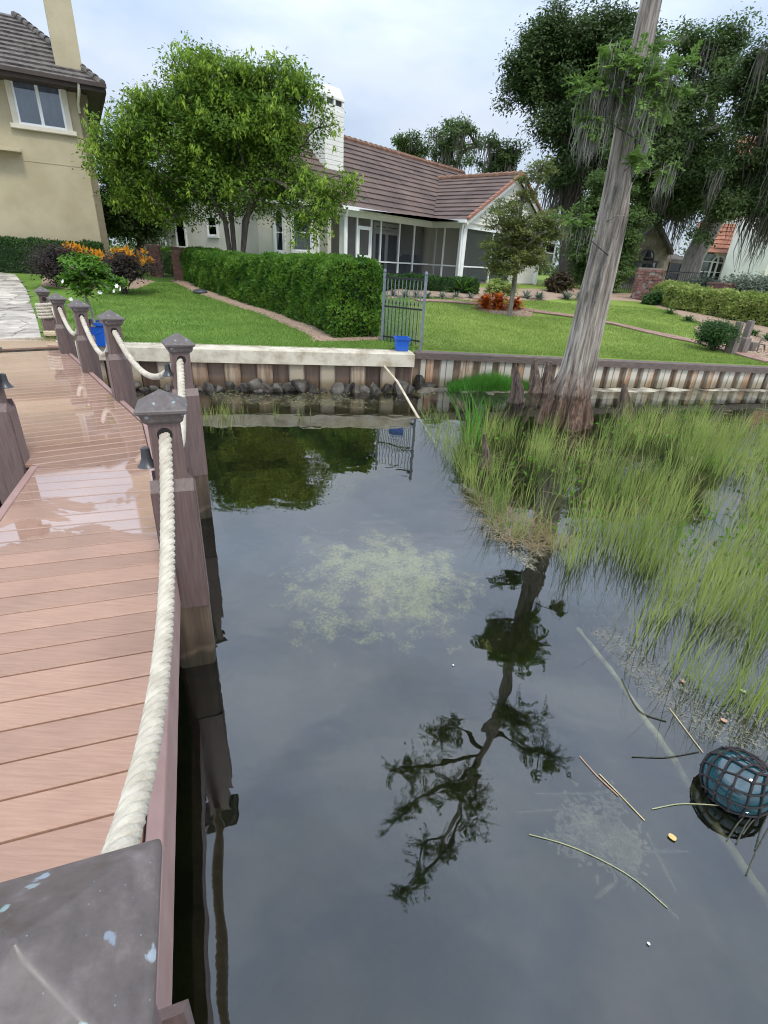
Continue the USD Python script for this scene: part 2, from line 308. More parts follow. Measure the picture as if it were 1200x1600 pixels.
def streaks(name, clean, rust, dark, amt):
    L[name] = usdkit.material(stage, f'/World/Looks/{name}', {
        'geo': ('geometry', {}), 'oi': ('object_info', {}), 'map': ('mapping', {'scale': (14, 14, 1.1)}), 'n': ('noise_texture', {'scale': 1.0, 'detail': 6.0, 'roughness': .65}), 'off': ('math', {'math_type': 'multiply_add', 'value2': .28, 'value3': -.14}), 'ad': ('math', {'math_type': 'add'}),
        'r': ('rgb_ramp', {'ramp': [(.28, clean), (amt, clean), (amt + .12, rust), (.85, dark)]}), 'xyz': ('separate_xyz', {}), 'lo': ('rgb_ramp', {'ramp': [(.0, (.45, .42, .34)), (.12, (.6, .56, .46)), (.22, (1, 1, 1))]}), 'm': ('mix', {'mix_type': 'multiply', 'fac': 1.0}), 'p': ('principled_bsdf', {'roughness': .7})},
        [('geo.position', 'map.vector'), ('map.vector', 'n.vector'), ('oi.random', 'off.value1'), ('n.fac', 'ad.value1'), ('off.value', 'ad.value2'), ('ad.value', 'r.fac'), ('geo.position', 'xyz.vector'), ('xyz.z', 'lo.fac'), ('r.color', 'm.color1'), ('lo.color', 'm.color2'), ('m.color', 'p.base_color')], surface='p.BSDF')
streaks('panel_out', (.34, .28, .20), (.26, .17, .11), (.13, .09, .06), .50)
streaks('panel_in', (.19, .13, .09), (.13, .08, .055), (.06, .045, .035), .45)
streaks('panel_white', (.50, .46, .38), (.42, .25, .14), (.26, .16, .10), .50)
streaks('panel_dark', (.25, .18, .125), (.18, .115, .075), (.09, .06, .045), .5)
pm('rock', (.016, .014, .012), (.085, .072, .055), scale=7, rough=.6, bump=.7, bscale=18, vary=(.6, 1.7))
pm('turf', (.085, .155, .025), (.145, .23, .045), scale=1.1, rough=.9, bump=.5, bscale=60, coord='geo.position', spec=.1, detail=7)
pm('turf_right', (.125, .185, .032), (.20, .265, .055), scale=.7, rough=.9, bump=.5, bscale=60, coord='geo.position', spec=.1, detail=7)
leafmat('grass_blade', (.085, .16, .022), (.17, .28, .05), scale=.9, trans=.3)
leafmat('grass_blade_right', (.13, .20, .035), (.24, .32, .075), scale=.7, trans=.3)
pm('mulch', (.20, .12, .075), (.42, .31, .22), scale=30, rough=.9, bump=.8, bscale=40, coord='geo.position')
pm('flagstone', (.30, .265, .22), (.50, .45, .38), scale=3.2, rough=.75, bump=.3, bscale=14, vary=(.72, 1.25), coord='geo.position')
pm('grout', (.17, .14, .11), (.22, .19, .15), scale=9, rough=.9, coord='geo.position')
pm('brick_red', (.20, .085, .055), (.32, .155, .105), scale=11, rough=.85, bump=.3, bscale=40, vary=(.75, 1.2))
pm('brick_dark', (.12, .055, .042), (.22, .105, .08), scale=11, rough=.85, bump=.3, bscale=40, vary=(.65, 1.25))
pm('mortar', (.16, .13, .11), (.22, .19, .16), scale=11, rough=.9)
pm('fieldstone', (.20, .16, .12), (.38, .32, .25), scale=5, rough=.85, bump=.4, bscale=22, vary=(.6, 1.35))

# ------------------------------------------------------------------ terrain and water
DZ = 0.72                                           # dock level above the lake (z = 0)
WL0, WL1 = np.array([-3.87, 9.14]), np.array([0.42, 9.93])      # front edge of the concrete wall's cap
WR0, WR1 = np.array([0.42, 10.36]), np.array([8.60, 12.25])     # front edge of the timber wall's cap
uL, uR = unit(WL1 - WL0), unit(WR1 - WR0)
nL, nR = np.array([-uL[1], uL[0]]), np.array([-uR[1], uR[0]])   # landward
def wall_y(x):
    x = np.asarray(x, float)
    yl = WL0[1] + (x - WL0[0]) * uL[1] / uL[0] + .14; yr = WR0[1] + (x - WR0[0]) * uR[1] / uR[0] + .12
    return np.where(x < 0.42, yl, yr)
def wall_z(x):
    return np.where(np.asarray(x) < 0.42, DZ, np.clip(0.69 - (np.asarray(x) - 0.42) * 0.024, 0.40, 0.69))
def ground(x, y):
    x = np.asarray(x, float); y = np.asarray(y, float)
    s = np.maximum(y - wall_y(x), 0)
    t = np.clip((x + 4) / 6, 0, 1); t = t * t * (3 - 2 * t)
    k = .030 * (1 - t) + .052 * t
    lim = 1.30 * (1 - t) + 1.45 * t
    rise = k * s + 0.0009 * np.minimum(s, 10) ** 2
    z = wall_z(x) - .02 + rise
    return np.where(z > lim, lim + (z - lim) * .12, z)
def gpt(px, py):
    """Where the ray through a photograph point meets the ground."""
    d = unit(ray(px, py)); t = 3.0
    for _ in range(400):
        p = EYE + d * t
        if p[2] < ground(p[0], p[1]) and p[1] > wall_y(p[0]): break
        t *= 1.01
    return p
xs = np.unique(np.concatenate([np.linspace(-160, -24, 35), np.arange(-24, 30.1, .5), np.linspace(30, 180, 36), [0.419, 0.421]]))
ss = np.concatenate([[-.0], np.arange(.25, 6, .25), np.arange(6, 30, .8), np.linspace(30, 320, 40)])
def lawn_mesh(xs):
    X = np.repeat(xs[:, None], len(ss), 1); Y = wall_y(xs)[:, None] + .10 + ss[None]
    Zz = ground(X, Y) + (meshkit.fbm(np.stack([X * .5, Y * .5, X * 0], -1), 3, 5) - .5) * .10 * np.clip(ss[None] / 3, 0, 1)
    v = np.stack([X, Y, Zz], -1).reshape(-1, 3); n = len(ss); f = []
    for i in range(len(xs) - 1):
        j = np.arange(n - 1); a = i * n + j; f.append(np.stack([a, a + n, a + n + 1, a + 1], 1))
    return v, np.vstack(f)
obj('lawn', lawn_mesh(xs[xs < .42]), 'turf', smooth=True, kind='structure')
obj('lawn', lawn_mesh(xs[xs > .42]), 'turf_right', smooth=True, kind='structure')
g = rng(1)
def lawn_blades(n, x0, x1, smax, seed, keep=None):
    g = rng(seed); x = g.uniform(x0, x1, n); s = g.uniform(0, 1, n) ** 1.5 * smax; y = wall_y(x) + .26 + s
    z = ground(x, y) + (meshkit.fbm(np.stack([x * .5, y * .5, x * 0], -1), 3, 5) - .5) * .10 * np.clip((s + .16) / 3, 0, 1)
    C = np.column_stack([x, y, z - .005])
    if keep is not None: C = C[keep(C)]
    n = len(C); h = g.uniform(.025, .06, n) * (1 + .02 * (C[:, 1] - 10))
    return blades(C, h, g.normal(size=(n, 2)) * h[:, None] * .5, g.uniform(.006, .011, n) * (1 + .06 * (C[:, 1] - 10)), g, seg=1)

bed_x = np.unique(np.concatenate([np.linspace(-200, -12, 20), np.arange(-12, 16, .5), np.linspace(16, 200, 20)])); bed_s = np.concatenate([np.arange(-.6, 14, .4), np.linspace(14, 260, 25)])
X = np.repeat(bed_x[:, None], len(bed_s), 1); Yb = wall_y(bed_x)[:, None] - bed_s[None]
reed = np.exp(-(((X - 3.6) / 2.6) ** 2 + ((Yb - 6.2) / 2.6) ** 2))
Zb = -0.12 - .20 * np.clip(bed_s[None], 0, 5) - .10 * np.clip(bed_s[None] - 5, 0, 30) + reed * 1.05 + (meshkit.fbm(np.stack([X * .6, Yb * .6, X * 0], -1), 4, 9) - .5) * .25
Zb = np.minimum(Zb, -.07)
nb = len(bed_s); f = []
for i in range(len(bed_x) - 1):
    j = np.arange(nb - 1); a = i * nb + j; f.append(np.stack([a, a + 1, a + nb + 1, a + nb], 1))
obj('lake_bed', (np.stack([X, Yb, Zb], -1).reshape(-1, 3), np.vstack(f)), 'bed', smooth=True, kind='structure')
xw = rng(9)
obj('lake_water', bxm((0, -40, -4), (440, 330, 8)), 'water', kind='structure')

# ------------------------------------------------------------------ the two retaining walls
def wall_local(p0, u):
    n = np.array([-u[1], u[0]]); a = math.degrees(math.atan2(u[1], u[0])); return n, a
sw = thing('concrete_seawall', 'low retaining wall with a pale concrete cap above brown stained sheet piles', 'seawall', (*WL0, 0), math.degrees(math.atan2(uL[1], uL[0])))
Lw = float(np.linalg.norm(WL1 - WL0))
v, f = slab([(-22, 0), (Lw, 0), (Lw, .52), (-22, .52)], .475, DZ, .018)
obj('wall_cap', (v, f), 'concrete_cap', sw)
pw = .29; k = 0; x = -7.0
while x < Lw - .02:
    w = min(pw, Lw - x)
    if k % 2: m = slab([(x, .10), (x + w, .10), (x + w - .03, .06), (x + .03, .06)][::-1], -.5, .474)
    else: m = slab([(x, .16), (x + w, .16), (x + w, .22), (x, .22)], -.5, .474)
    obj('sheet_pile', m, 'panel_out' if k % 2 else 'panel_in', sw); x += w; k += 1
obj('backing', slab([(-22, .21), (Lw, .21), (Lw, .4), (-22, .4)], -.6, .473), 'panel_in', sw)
tw = thing('timber_seawall', 'long retaining wall with a dark timber cap over white rust streaked sheet piles', 'seawall', (*WR0, 0), math.degrees(math.atan2(uR[1], uR[0])))
def capz(x): return 0.69 - x * .0234 if x < 12 else .41
v, f = slab([(0.01, 0), (12, 0), (12, .26), (0.01, .26)], 0, .13, .012)
v = v.copy(); v[:, 2] += np.array([capz(q) for q in v[:, 0]]) - .13; obj('cap_timber', (v, f), 'timber_cap', tw)
v, f = slab([(12.005, 0), (60, 0), (60, .26), (12.005, .26)], .28, .41, .012); obj('cap_timber', (v, f), 'timber_cap', tw)
g = rng(3); x = 0.02; k = 0
while x < 13:
    w = (.145, .125, .16)[k % 3] * g.uniform(.95, 1.05); top = capz(x + w) - .131
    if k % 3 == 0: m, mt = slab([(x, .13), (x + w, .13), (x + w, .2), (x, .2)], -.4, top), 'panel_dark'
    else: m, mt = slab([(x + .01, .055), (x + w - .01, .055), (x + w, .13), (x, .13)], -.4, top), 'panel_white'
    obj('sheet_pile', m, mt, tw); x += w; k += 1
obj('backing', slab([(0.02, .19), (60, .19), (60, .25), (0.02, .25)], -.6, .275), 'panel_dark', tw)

# riprap stones at the foot of the concrete wall
def rock_mesh(g, sx, sy, sz):
    m = trimesh.creation.icosphere(subdivisions=2, radius=1.0); v = np.array(m.vertices)
    o = g.uniform(0, 50, 3); v *= (.72 + .6 * meshkit.noise(v * 1.1 + o))[:, None]
    for _ in range(11):
        d = rand_dirs(g, 1)[0]; h = g.uniform(.45, .72); e = np.maximum(v @ d - h, 0); v -= e[:, None] * d
    return v * [sx, sy, sz], np.array(m.faces)
g = rng(11); pxs = [215, 232, 250, 268, 285, 302, 318, 332, 348, 362, 373, 386, 400, 411, 422, 436, 449, 458, 474, 492, 508, 527, 543, 558, 572, 588, 606, 627, 640, 655, 668]
sizes = ['small', 'large', 'flat', 'pointed', 'round', 'squat']
for i, px in enumerate(pxs):
    p = aty(px, 595, float(wall_y(atz(px, 600, 0)[0]))); s = g.uniform(.10, .19); yy = float(wall_y(p[0])) - .12 - g.uniform(0, .14)
    r = obj('riprap_rock', rock_mesh(g, s * g.uniform(.9, 1.4), s, s * g.uniform(.9, 1.35)), 'rock', smooth=28, label='dark rough stone in the riprap row at the foot of the concrete seawall', category='rock', group='riprap stones below the concrete wall')
    UsdGeom.XformCommonAPI(r).SetTranslate(Gf.Vec3d(float(p[0]), yy, float(g.uniform(-.02, .07)))); UsdGeom.XformCommonAPI(r).SetRotate(Gf.Vec3f(0, 0, float(g.uniform(0, 360))))

# sand and mud showing at the water line by the timber wall
def patch(pts, z, seed, amp=.03, res=.07):
    P = Polygon(pts).buffer(.15).buffer(-.15); x0, y0, x1, y1 = P.bounds; nx, ny = int((x1 - x0) / res) + 2, int((y1 - y0) / res) + 2
    gx, gy = np.meshgrid(np.linspace(x0, x1, nx), np.linspace(y0, y1, ny), indexing='ij')
    from shapely import contains_xy, distance, points
    inn = contains_xy(P, gx, gy); d = distance(P.boundary, points(np.stack([gx, gy], -1))) * np.where(inn, 1, -1)
    zz = z(gx, gy) if callable(z) else z
    zz = zz + np.clip(d, -.3, .4) * .22 + (meshkit.fbm(np.stack([gx * 3, gy * 3, gx * 0], -1), 4, seed) - .5) * amp
    v = np.stack([gx, gy, zz], -1).reshape(-1, 3); f = []
    for i in range(nx - 1):
        for j in range(ny - 1):
            if d[i, j] > -.3: f.append([i * ny + j, (i + 1) * ny + j, (i + 1) * ny + j + 1, i * ny + j + 1])
    return v, np.array(f)
obj('sand_bank', patch([(3.2, 10.65), (4.2, 10.85), (6, 11.2), (8, 11.8), (10, 12.2), (14, 13.2), (14, 13.6), (3.2, 11.1)], -.03, 4, .12), 'mud', smooth=True, kind='structure')
pm('mud_dark', (.05, .042, .03), (.20, .17, .12), scale=4, rough=.6, bump=.5, bscale=12, coord='geo.position')
obj('mud_bank', patch([(.35, 9.75), (1.6, 9.9), (3.0, 10.2), (3.2, 11.2), (.4, 10.5)], -.06, 5, .22), 'mud_dark', smooth=True, kind='structure')
g = rng(12)
for i, (px, py, s) in enumerate([(668, 588, .11), (690, 592, .13), (712, 597, .09), (655, 600, .08)]):
    p = atz(px, py, .03); r = obj('shore_rock', rock_mesh(g, s * 1.5, s, s * .7), 'rock', smooth=28, label=['flat grey stone on the mud left of the bright grass tuft', 'wide grey stone on the mud beside the bright grass tuft', 'small grey stone at the water edge by the grass tuft', 'little stone in the water below the white wall end'][i], category='rock')
    UsdGeom.XformCommonAPI(r).SetTranslate(Gf.Vec3d(*map(float, p)))

# ------------------------------------------------------------------ dock
d1 = np.array([-.349, .937]); n1 = np.array([.937, .349]); d3 = unit(np.array([-.63, .777])); n3 = np.array([d3[1], -d3[0]])
R0 = np.array([-1.036, 2.082])                                # on the right edge
S_L, S_R = np.array([-2.69, 3.60]), np.array([-1.81, 3.74])   # seam where the deck turns
B2 = np.array([-2.38, 4.82])
near_end = S_R + n1 * 0.0
R_end = np.array([-5.28, 8.40]); F_end = np.array([-6.28, 9.54])
dock = thing('boardwalk', 'wet rosy brown composite boardwalk bending left to the shore', 'boardwalk')
def sect_boards(poly, o, d, n, pitch, t0, t1, bevel, gap=.006):
    for i in range(int((t1 - t0) / pitch)):
        a = t0 + i * pitch; c = [o + d * a - n * 9, o + d * (a + pitch - gap) - n * 9, o + d * (a + pitch - gap) + n * 9, o + d * a + n * 9]
        q = Polygon(c).intersection(poly)
        if q.is_empty or q.area < .004 or q.geom_type != 'Polygon': continue
        p = np.array(q.exterior.coords)[:-1]
        keep = [k for k in range(len(p)) if np.linalg.norm(p[k] - p[k - 1]) > .004]
        if len(keep) < 3: continue
        obj('deck_board', slab(p[keep], DZ - .026, DZ + float(g.uniform(-.0012, .0012)), bevel), 'deck', dock)
g = rng(21)
wL = 1.02
def on1(t, s): return R0 + d1 * t + n1 * s                   # along and across the near leg
tS = float((S_R - R0) @ d1); tSL = float((S_L - R0) @ d1); sL = float((S_L - R0) @ n1)
poly1 = Polygon([on1(-4.2, -.06), on1(tS, -.06), S_L, on1(-4.2, sL)])
sect_boards(poly1, R0, d1, n1, .1455, -4.2, tS + .6, .005, .008)
inL = np.array([-5.9, 6.05]); 
poly2 = Polygon([S_L, S_R - n1 * .055 + d1 * .008, B2 - n3 * .06, R_end - n3 * .06, R_end - n3 * 3.0, S_L - n3 * .75 + d3 * .6])
sect_boards(poly2, S_R, unit(d3 * .75 + d1 * .25), unit(n3 * .75 + n1 * .25), .1455, -2.5, 6.5, .006, .010)
poly3 = Polygon([R_end + d3 * .36 - n3 * .03, F_end - n3 * .03, F_end - n3 * 3.0, R_end + d3 * .36 - n3 * 3.0])
o = R_end + d3 * .36
for i in range(8):
    a = i * .1455; obj('deck_board', slab([o + uL * 0 + d3 * a - n3 * .03, o + d3 * (a + .1395) - n3 * .03, o + d3 * (a + .1395) - n3 * 3, o + d3 * a - n3 * 3], DZ - .026, DZ + .003, .004), 'deck', dock)
def edge_beam(p, q, w=.05, h=.24, z=DZ + .004, nn=None):
    n = np.array([(q - p)[1], -(q - p)[0]]); n = n / np.linalg.norm(n)
    obj('edge_board', slab([p, q, q - n * w, p - n * w], z - h, z, .004), 'post_edge', dock)
edge_beam(on1(-4.2, 0.0), on1(.24, 0.0)); edge_beam(on1(.52, 0), S_R - d1 * .01); edge_beam(S_R, B2 - d1 * .0); edge_beam(B2 + d3 * .02, R_end)
edge_beam(on1(tSL - .02, sL - .05), on1(-4.2, sL - .05))
pL2 = S_L - n3 * .75 + d3 * .6; edge_beam(R_end - n3 * 3.05, pL2 - n3 * .05)
for s0, s1, t0, t1 in ((-.14, -.22, -4.2, tS), (-.60, -.68, -4.2, tS), (sL + .18, sL + .10, -4.2, tSL)):
    obj('joist', slab([on1(t0, s0), on1(t1, s0), on1(t1, s1), on1(t0, s1)], DZ - .24, DZ - .03), 'under', dock)
obj('ledger', slab([on1(-4.2, -.052), on1(tS, -.052), on1(tS, -.50), on1(-4.2, -.50)], DZ - .05, DZ - .032), 'under', dock)  # unseen slab added under the boards to stop light leaking through the gaps
for s0 in (-.15, -1.2, -2.2):
    a, b = B2 + n3 * s0, R_end + n3 * s0; obj('joist', slab([a, b, b - n3 * .08, a - n3 * .08], DZ - .24, DZ - .03), 'under', dock)

# posts
def build_post(name, label, loc, ang, zoff=0.0, lamp=None, deep=True, coil=False):
    t = thing(name, label, 'post', (loc[0], loc[1], DZ + zoff), math.degrees(ang))
    b = -.28 if deep else -.02
    obj('shaft', slab(rect(0, 0, .142, .142), b, .832, 0), 'post', t)
    prof = [(0, b), (.038, b), (.038, .445), (.0, .50)]
    for k, (w, dz) in enumerate(((.205, 0), (.142, -.015), (.205, 0), (.142, -.015))):
        pts = np.array([(.071 + px_, pz) for px_, pz in prof])
        m = loft([np.column_stack([pts[:, 0], np.full(4, sgn * w / 2), pts[:, 1] + dz]) for sgn in (1, -1)])
        a = k * math.pi / 2 + math.pi / 2; c, s = math.cos(a), math.sin(a); v, f = m
        obj('sleeve_board', (v @ np.array([[c, s, 0], [-s, c, 0], [0, 0, 1]]), f), 'post', t)
    if deep: obj('piling', loft([rrect(.105, .03, -2.6), rrect(.105, .03, -.05)]), 'piling', t)
    hs = [(.074, .79, .002), (.092, .806, .004), (.098, .828, .005), (.101, .838, .005), (.113, .846, .006), (.117, .850, .006), (.117, .862, .006), (.114, .866, .006)]
    rings = [rrect(h, r, z) for h, z, r in hs] + [rrect(.114 * (1 - q), .006 + .004 * q, .866 + .078 * q) for q in (.03, .1, .3, .6, .85, .97)]
    obj('post_cap', loft(rings), 'cap', t, smooth=22)
    if lamp is not None:
        a, z = lamp; m = revolve([(.010, .10), (.021, .095), (.024, .05), (.026, .035), (.038, .012), (.050, 0), (.044, -.002), (.02, .02)], 14)
        v, f = m; v = v + [.071 + .036, 0, z]; c, s = math.cos(a), math.sin(a)
        l = obj('lamp', (v @ np.array([[c, s, 0], [-s, c, 0], [0, 0, 1]]), f), 'lamp_metal', t, smooth=40)
    for a in (math.pi / 2, -math.pi / 2):
        ring = loft([np.column_stack([r * np.cos(q), np.full(14, yy), r * np.sin(q)]) for r, yy in ((.0, 0), (.036, 0), (.036, .0725)) for q in [np.arange(14) / 14 * TAU]])
        v, f = ring; v = v + [0, 0, .735]
        if a < 0: v = v * [-1, -1, 1]
        obj('rope_hole', (v, f), 'dark_hole', t)
    return t
a1 = math.atan2(n1[1], n1[0]); a3 = math.atan2(n3[1], n3[0])
PA, PB, PC, PD = np.array([-.335, .245]), np.array([-1.115, 2.42]), np.array([-1.77, 4.30]), np.array([-3.02, 5.66])
PE, PF, PG = np.array([-4.10, 6.95]), np.array([-5.12, 8.15]), np.array([-6.28, 9.62])
build_post('dock_post', 'nearest dock post, its big pyramid metal cap seen from above with bluish spots', PA, a1)
build_post('dock_post', 'middle dock post with the thick rope entering it and a bell lamp beside', PB, a1, lamp=(math.pi, .555))
build_post('dock_post', 'dock post at the bend just behind the rope end post, standing over the water', PC, (a1 + a3) / 2, lamp=(math.pi, .60))
build_post('dock_post', 'dock post with a rope dipping to its right, in front of the green lawn', PD, a3)
build_post('dock_post', 'dock post partly in front of the blue planter', PE, a3, -.03, lamp=(0, .60))
build_post('dock_post', 'dock post just left of the blue planter, standing at the seawall', PF, a3, -.07)
build_post('dock_post', 'last dock post by the flagstones with rope wound around it', PG, a3, -.10, deep=False)
build_post('dock_post', 'dock post on the left side of the deck, cut by the picture edge', np.array([-2.92, 3.62]), a1, -.02, lamp=(0, .60))

# ropes
def rope(pts, r, step, pitch, label, yarn=False):
    pts = np.asarray(pts, float); s = np.concatenate([[0], np.cumsum(np.linalg.norm(np.diff(pts, axis=0), axis=1))]); n = int(s[-1] / step) + 2
    q = np.linspace(0, s[-1], n); P = np.column_stack([np.interp(q, s, pts[:, k]) for k in range(3)])
    T = unit(np.gradient(P, axis=0)); N = np.cross(T, [0, 0, 1.0]); N = np.where(np.linalg.norm(N, axis=1, keepdims=True) < .05, [1.0, 0, 0], N); N = unit(N); Bn = np.cross(T, N)
    t = thing('rope', label, 'rope', group=None)
    for k in range(3):
        th = q / pitch * TAU + k * TAU / 3
        C = P + r * .48 * (np.cos(th)[:, None] * N + np.sin(th)[:, None] * Bn)
        if yarn:
            m_ = 40; v, f = tube(C, r * .575, m_); v = v.reshape(len(C), m_, 3); aa = np.arange(m_) / m_ * TAU; w_ = 1 + .055 * np.cos(9 * (aa[None] - 2.2 * th[:, None]))
            v = C[:, None] + (v - C[:, None]) * w_[..., None]; obj('strand', (v.reshape(-1, 3), f), 'rope', t, smooth=True)
        else: obj('strand', tube(C, r * .575, 9), 'rope', t, smooth=True)
    return t
def sag(p, q, dip, n=40):
    t = np.linspace(0, 1, n)[:, None]; P = np.asarray(p) * (1 - t) + np.asarray(q) * t; P[:, 2] -= (4 * dip * t * (1 - t))[:, 0]; return P
def hole(P, Q, z=.735, zo=0.0):
    e = unit(Q - P); return np.array([*(P + e * .045), DZ + z + zo])
rope(sag(hole(PA, PB), hole(PB, PA), .375, 80), .0285, .006, .115, 'thick twisted cream rope running from the nearest cap along the deck edge', yarn=True)
rope(sag(hole(PB, PC), hole(PC, PB), .36, 60), .0285, .010, .115, 'twisted cream rope between the middle post and the bend post')
rope(sag(hole(PC, PD), hole(PD, PC), .30, 60), .0285, .012, .115, 'twisted cream rope dipping in front of the concrete seawall')
rope(sag(hole(PD, PE), hole(PE, PD, zo=-.03), .36, 50), .0285, .014, .115, 'twisted cream rope dipping in front of the blue planter')
rope(sag(hole(PE, PF, zo=-.03), hole(PF, PE, zo=-.07), .30, 50), .0285, .014, .115, 'twisted cream rope dipping left of the blue planter')
cq = np.linspace(0, 1, 120); ang = cq * TAU * 5.2
rad = .128
coilp = np.column_stack([PG[0] + rad * np.cos(ang), PG[1] + rad * np.sin(ang), DZ + .30 + cq * .27])
rope(np.vstack([sag(hole(PF, PG, zo=-.07), coilp[-1], .24, 40), coilp[::-1]]), .027, .016, .115, 'twisted cream rope ending in turns wound around the last post')
cq = np.linspace(0, 1, 100); ang = cq * TAU * 3
hz = float(ground(-6.0, 9.7)) + .03
hp = atz(83, 526, DZ + .02)
obj('hose_coil', tube(np.column_stack([hp[0] + .13 * np.cos(ang), hp[1] + .10 * np.sin(ang), hp[2] + .02 + cq * .07]), .017, 6), pm('hose', (.50, .40, .24), (.6, .5, .32), scale=9, rough=.5), smooth=True, label='small tan coil of hose on the ground at the last dock post', category='hose')

# ------------------------------------------------------------------ plants: builders
def skeleton(root, targets, g, r_tip=.012, trunk_top=None, wob=.12, power=2.2, maxlen=.6):
    """Limbs that grow from root to every target; returns tapered tubes."""
    root = [np.asarray(p, float) for p in root]
    nodes = [root[0]]; par = [-1]
    for p in root[1:]:
        nodes.append(p); par.append(len(nodes) - 2)
    base = nodes[-1]
    order = np.argsort(np.linalg.norm(targets - base, axis=1))
    first = len(nodes) - 1; leafs = []
    NP = list(nodes)
    for i in order:
        T = targets[i]; A = np.array(NP[first:]); d = np.linalg.norm(A - T, axis=1)
        back = np.linalg.norm(A - base, axis=1)
        k = int(np.argmin(d + .25 * back)) + first
        p0 = NP[k]; Lh = np.linalg.norm(T - p0); m = max(1, int(Lh / maxlen) + 1); mid = (p0 + T) / 2 + g.normal(size=3) * wob * Lh + [0, 0, .10 * Lh]
        c = bez(p0, mid, T, m + 1); prev = k
        for q in c[1:]:
            NP.append(q); par.append(prev); prev = len(NP) - 1
        leafs.append(prev)
    n = len(NP); w = np.zeros(n)
    for l in leafs: w[l] += 1
    for i in range(n - 1, 0, -1): w[par[i]] += w[i]
    return np.array(NP), par, r_tip * np.maximum(w, 1) ** (1 / power)
def limb_mesh(NP, par, R, r_root=None, n=6, minr=0.0):
    ms = []; ch = {}
    for i in range(1, len(NP)): ch.setdefault(par[i], []).append(i)
    sc = r_root / R[0] if r_root else 1.0
    f = lambda i: R[i] * (1 + (sc - 1) * min(1.0, (R[i] / R[0]) ** 1.0))
    # chains follow the thickest child
    starts = [(0, None)]; a = np.arange(n) / n * TAU
    while starts:
        i, p = starts.pop(); chain = ([p] if p is not None else []) + [i]
        while i in ch:
            cs = sorted(ch[i], key=lambda q: -R[q]); starts += [(c, i) for c in cs[1:]]; i = cs[0]; chain.append(i)
        if len(chain) < 2: continue
        rr = np.array([f(c) for c in chain])
        if p is not None: rr[0] = min(rr[0], rr[1] * 1.15)
        if rr.max() < minr: continue
        ms.append(tube(NP[chain], rr, n if rr.max() > .03 else 4))
    return cat(ms)
def in_lobes(lobes, n, g, shell=.5, gap=.42, gs=1.1, seed=0):
    """Points in a union of ellipsoids (centre, radii), thinned by noise so that sky shows through."""
    out = []; vol = np.array([np.prod(r) ** .8 for _, r in lobes]); cnt = np.maximum((vol / vol.sum() * n * 2.2).astype(int), 3)
    for (c, r), k in zip(lobes, cnt):
        d = rand_dirs(g, k); q = g.uniform(shell ** 3, 1, k) ** (1 / 3)
        out.append(np.asarray(c) + d * q[:, None] * np.asarray(r))
    P = np.vstack(out); keep = meshkit.noise(P * gs + seed * 7.3, seed) > gap; P = P[keep]
    return P[g.permutation(len(P))[:n]]
def foliage(P, per, spread, ln, wd, g, up=.55, out=None, droop=.3, flat=.7, fold=.22):
    n = len(P) * per; C = np.repeat(P, per, 0) + g.normal(size=(n, 3)) * np.array([1, 1, flat]) * spread
    o = unit(C - (out if out is not None else P.mean(0)))
    N = unit(np.array([0, 0, up]) + o * .75 + rand_dirs(g, n) * .6); D = unit(np.cross(N, rand_dirs(g, n)) + o * .5 - np.array([0, 0, droop]))
    s = g.uniform(.7, 1.25, n)
    return leafmesh(C, D, N, ln * s, wd * s, fold)
def moss(P, per, L0, w, g, spread=.15):
    """Hanging strands below points P."""
    n = len(P) * per; C = np.repeat(P, per, 0) + g.normal(size=(n, 3)) * [spread, spread, spread * .4]; Ln = L0 * g.uniform(.35, 1.15, n) * np.repeat(g.uniform(.5, 1.2, len(P)), per)
    a = g.uniform(0, math.pi, n); S = np.column_stack([np.cos(a), np.sin(a), np.zeros(n)]); vs = []
    for k, t in enumerate((0, .35, .7, 1.0)):
        c = C - np.column_stack([np.zeros(n), np.zeros(n), Ln * t]) + g.normal(size=(n, 3)) * (.05 * Ln * min(t * 2, 1))[:, None] * [1, 1, 0]
        ww = (w * (1, 1, .7, .12)[k] * g.uniform(.6, 1.2, n) / 2)[:, None]; vs += [c - S * ww, c + S * ww]
    v = np.stack(vs, 1).reshape(-1, 3); b = np.arange(n)[:, None] * 8; f = []
    for k in range(3): q = 2 * k; f += [b + [q, q + 1, q + 3], b + [q, q + 3, q + 2]]
    return v, np.vstack(f)
def lobe(px, py, rpx, Y, ry=None, flat=1.0):
    c = aty(px, py, Y); w = np.linalg.norm(aty(px + rpx, py, Y) - c); h = np.linalg.norm(aty(px, py - (ry or rpx), Y) - c)
    return c, np.array([w, (w + h) / 2 * flat, h])
pm('bark_grey', (.10, .085, .07), (.24, .21, .18), scale=5, rough=.9, bump=.8, bscale=9, stretch=(3, 3, .6), coord='geo.position')
pm('bark_dark', (.035, .028, .022), (.09, .072, .058), scale=5, rough=.9, bump=.6, bscale=9, stretch=(3, 3, .6), coord='geo.position')
pm('bark_pale', (.17, .15, .125), (.36, .33, .29), scale=5, rough=.9, bump=.6, bscale=9, stretch=(3, 3, .6), coord='geo.position')
leafmat('leaf_round', (.065, .135, .014), (.24, .36, .045), scale=.9, trans=.42)
leafmat('leaf_young', (.22, .34, .035), (.40, .50, .07), scale=1.2, trans=.35)
leafmat('leaf_oak', (.034, .064, .016), (.115, .175, .045), scale=.5, trans=.25)
leafmat('leaf_oak_light', (.060, .108, .026), (.175, .255, .070), scale=.5, trans=.3)
leafmat('leaf_cone', (.06, .11, .026), (.18, .255, .07), scale=.8)
leafmat('leaf_olive', (.10, .13, .03), (.26, .28, .08), scale=1.2, trans=.35)
leafmat('leaf_cypress', (.11, .20, .035), (.26, .40, .095), scale=2, trans=.35)
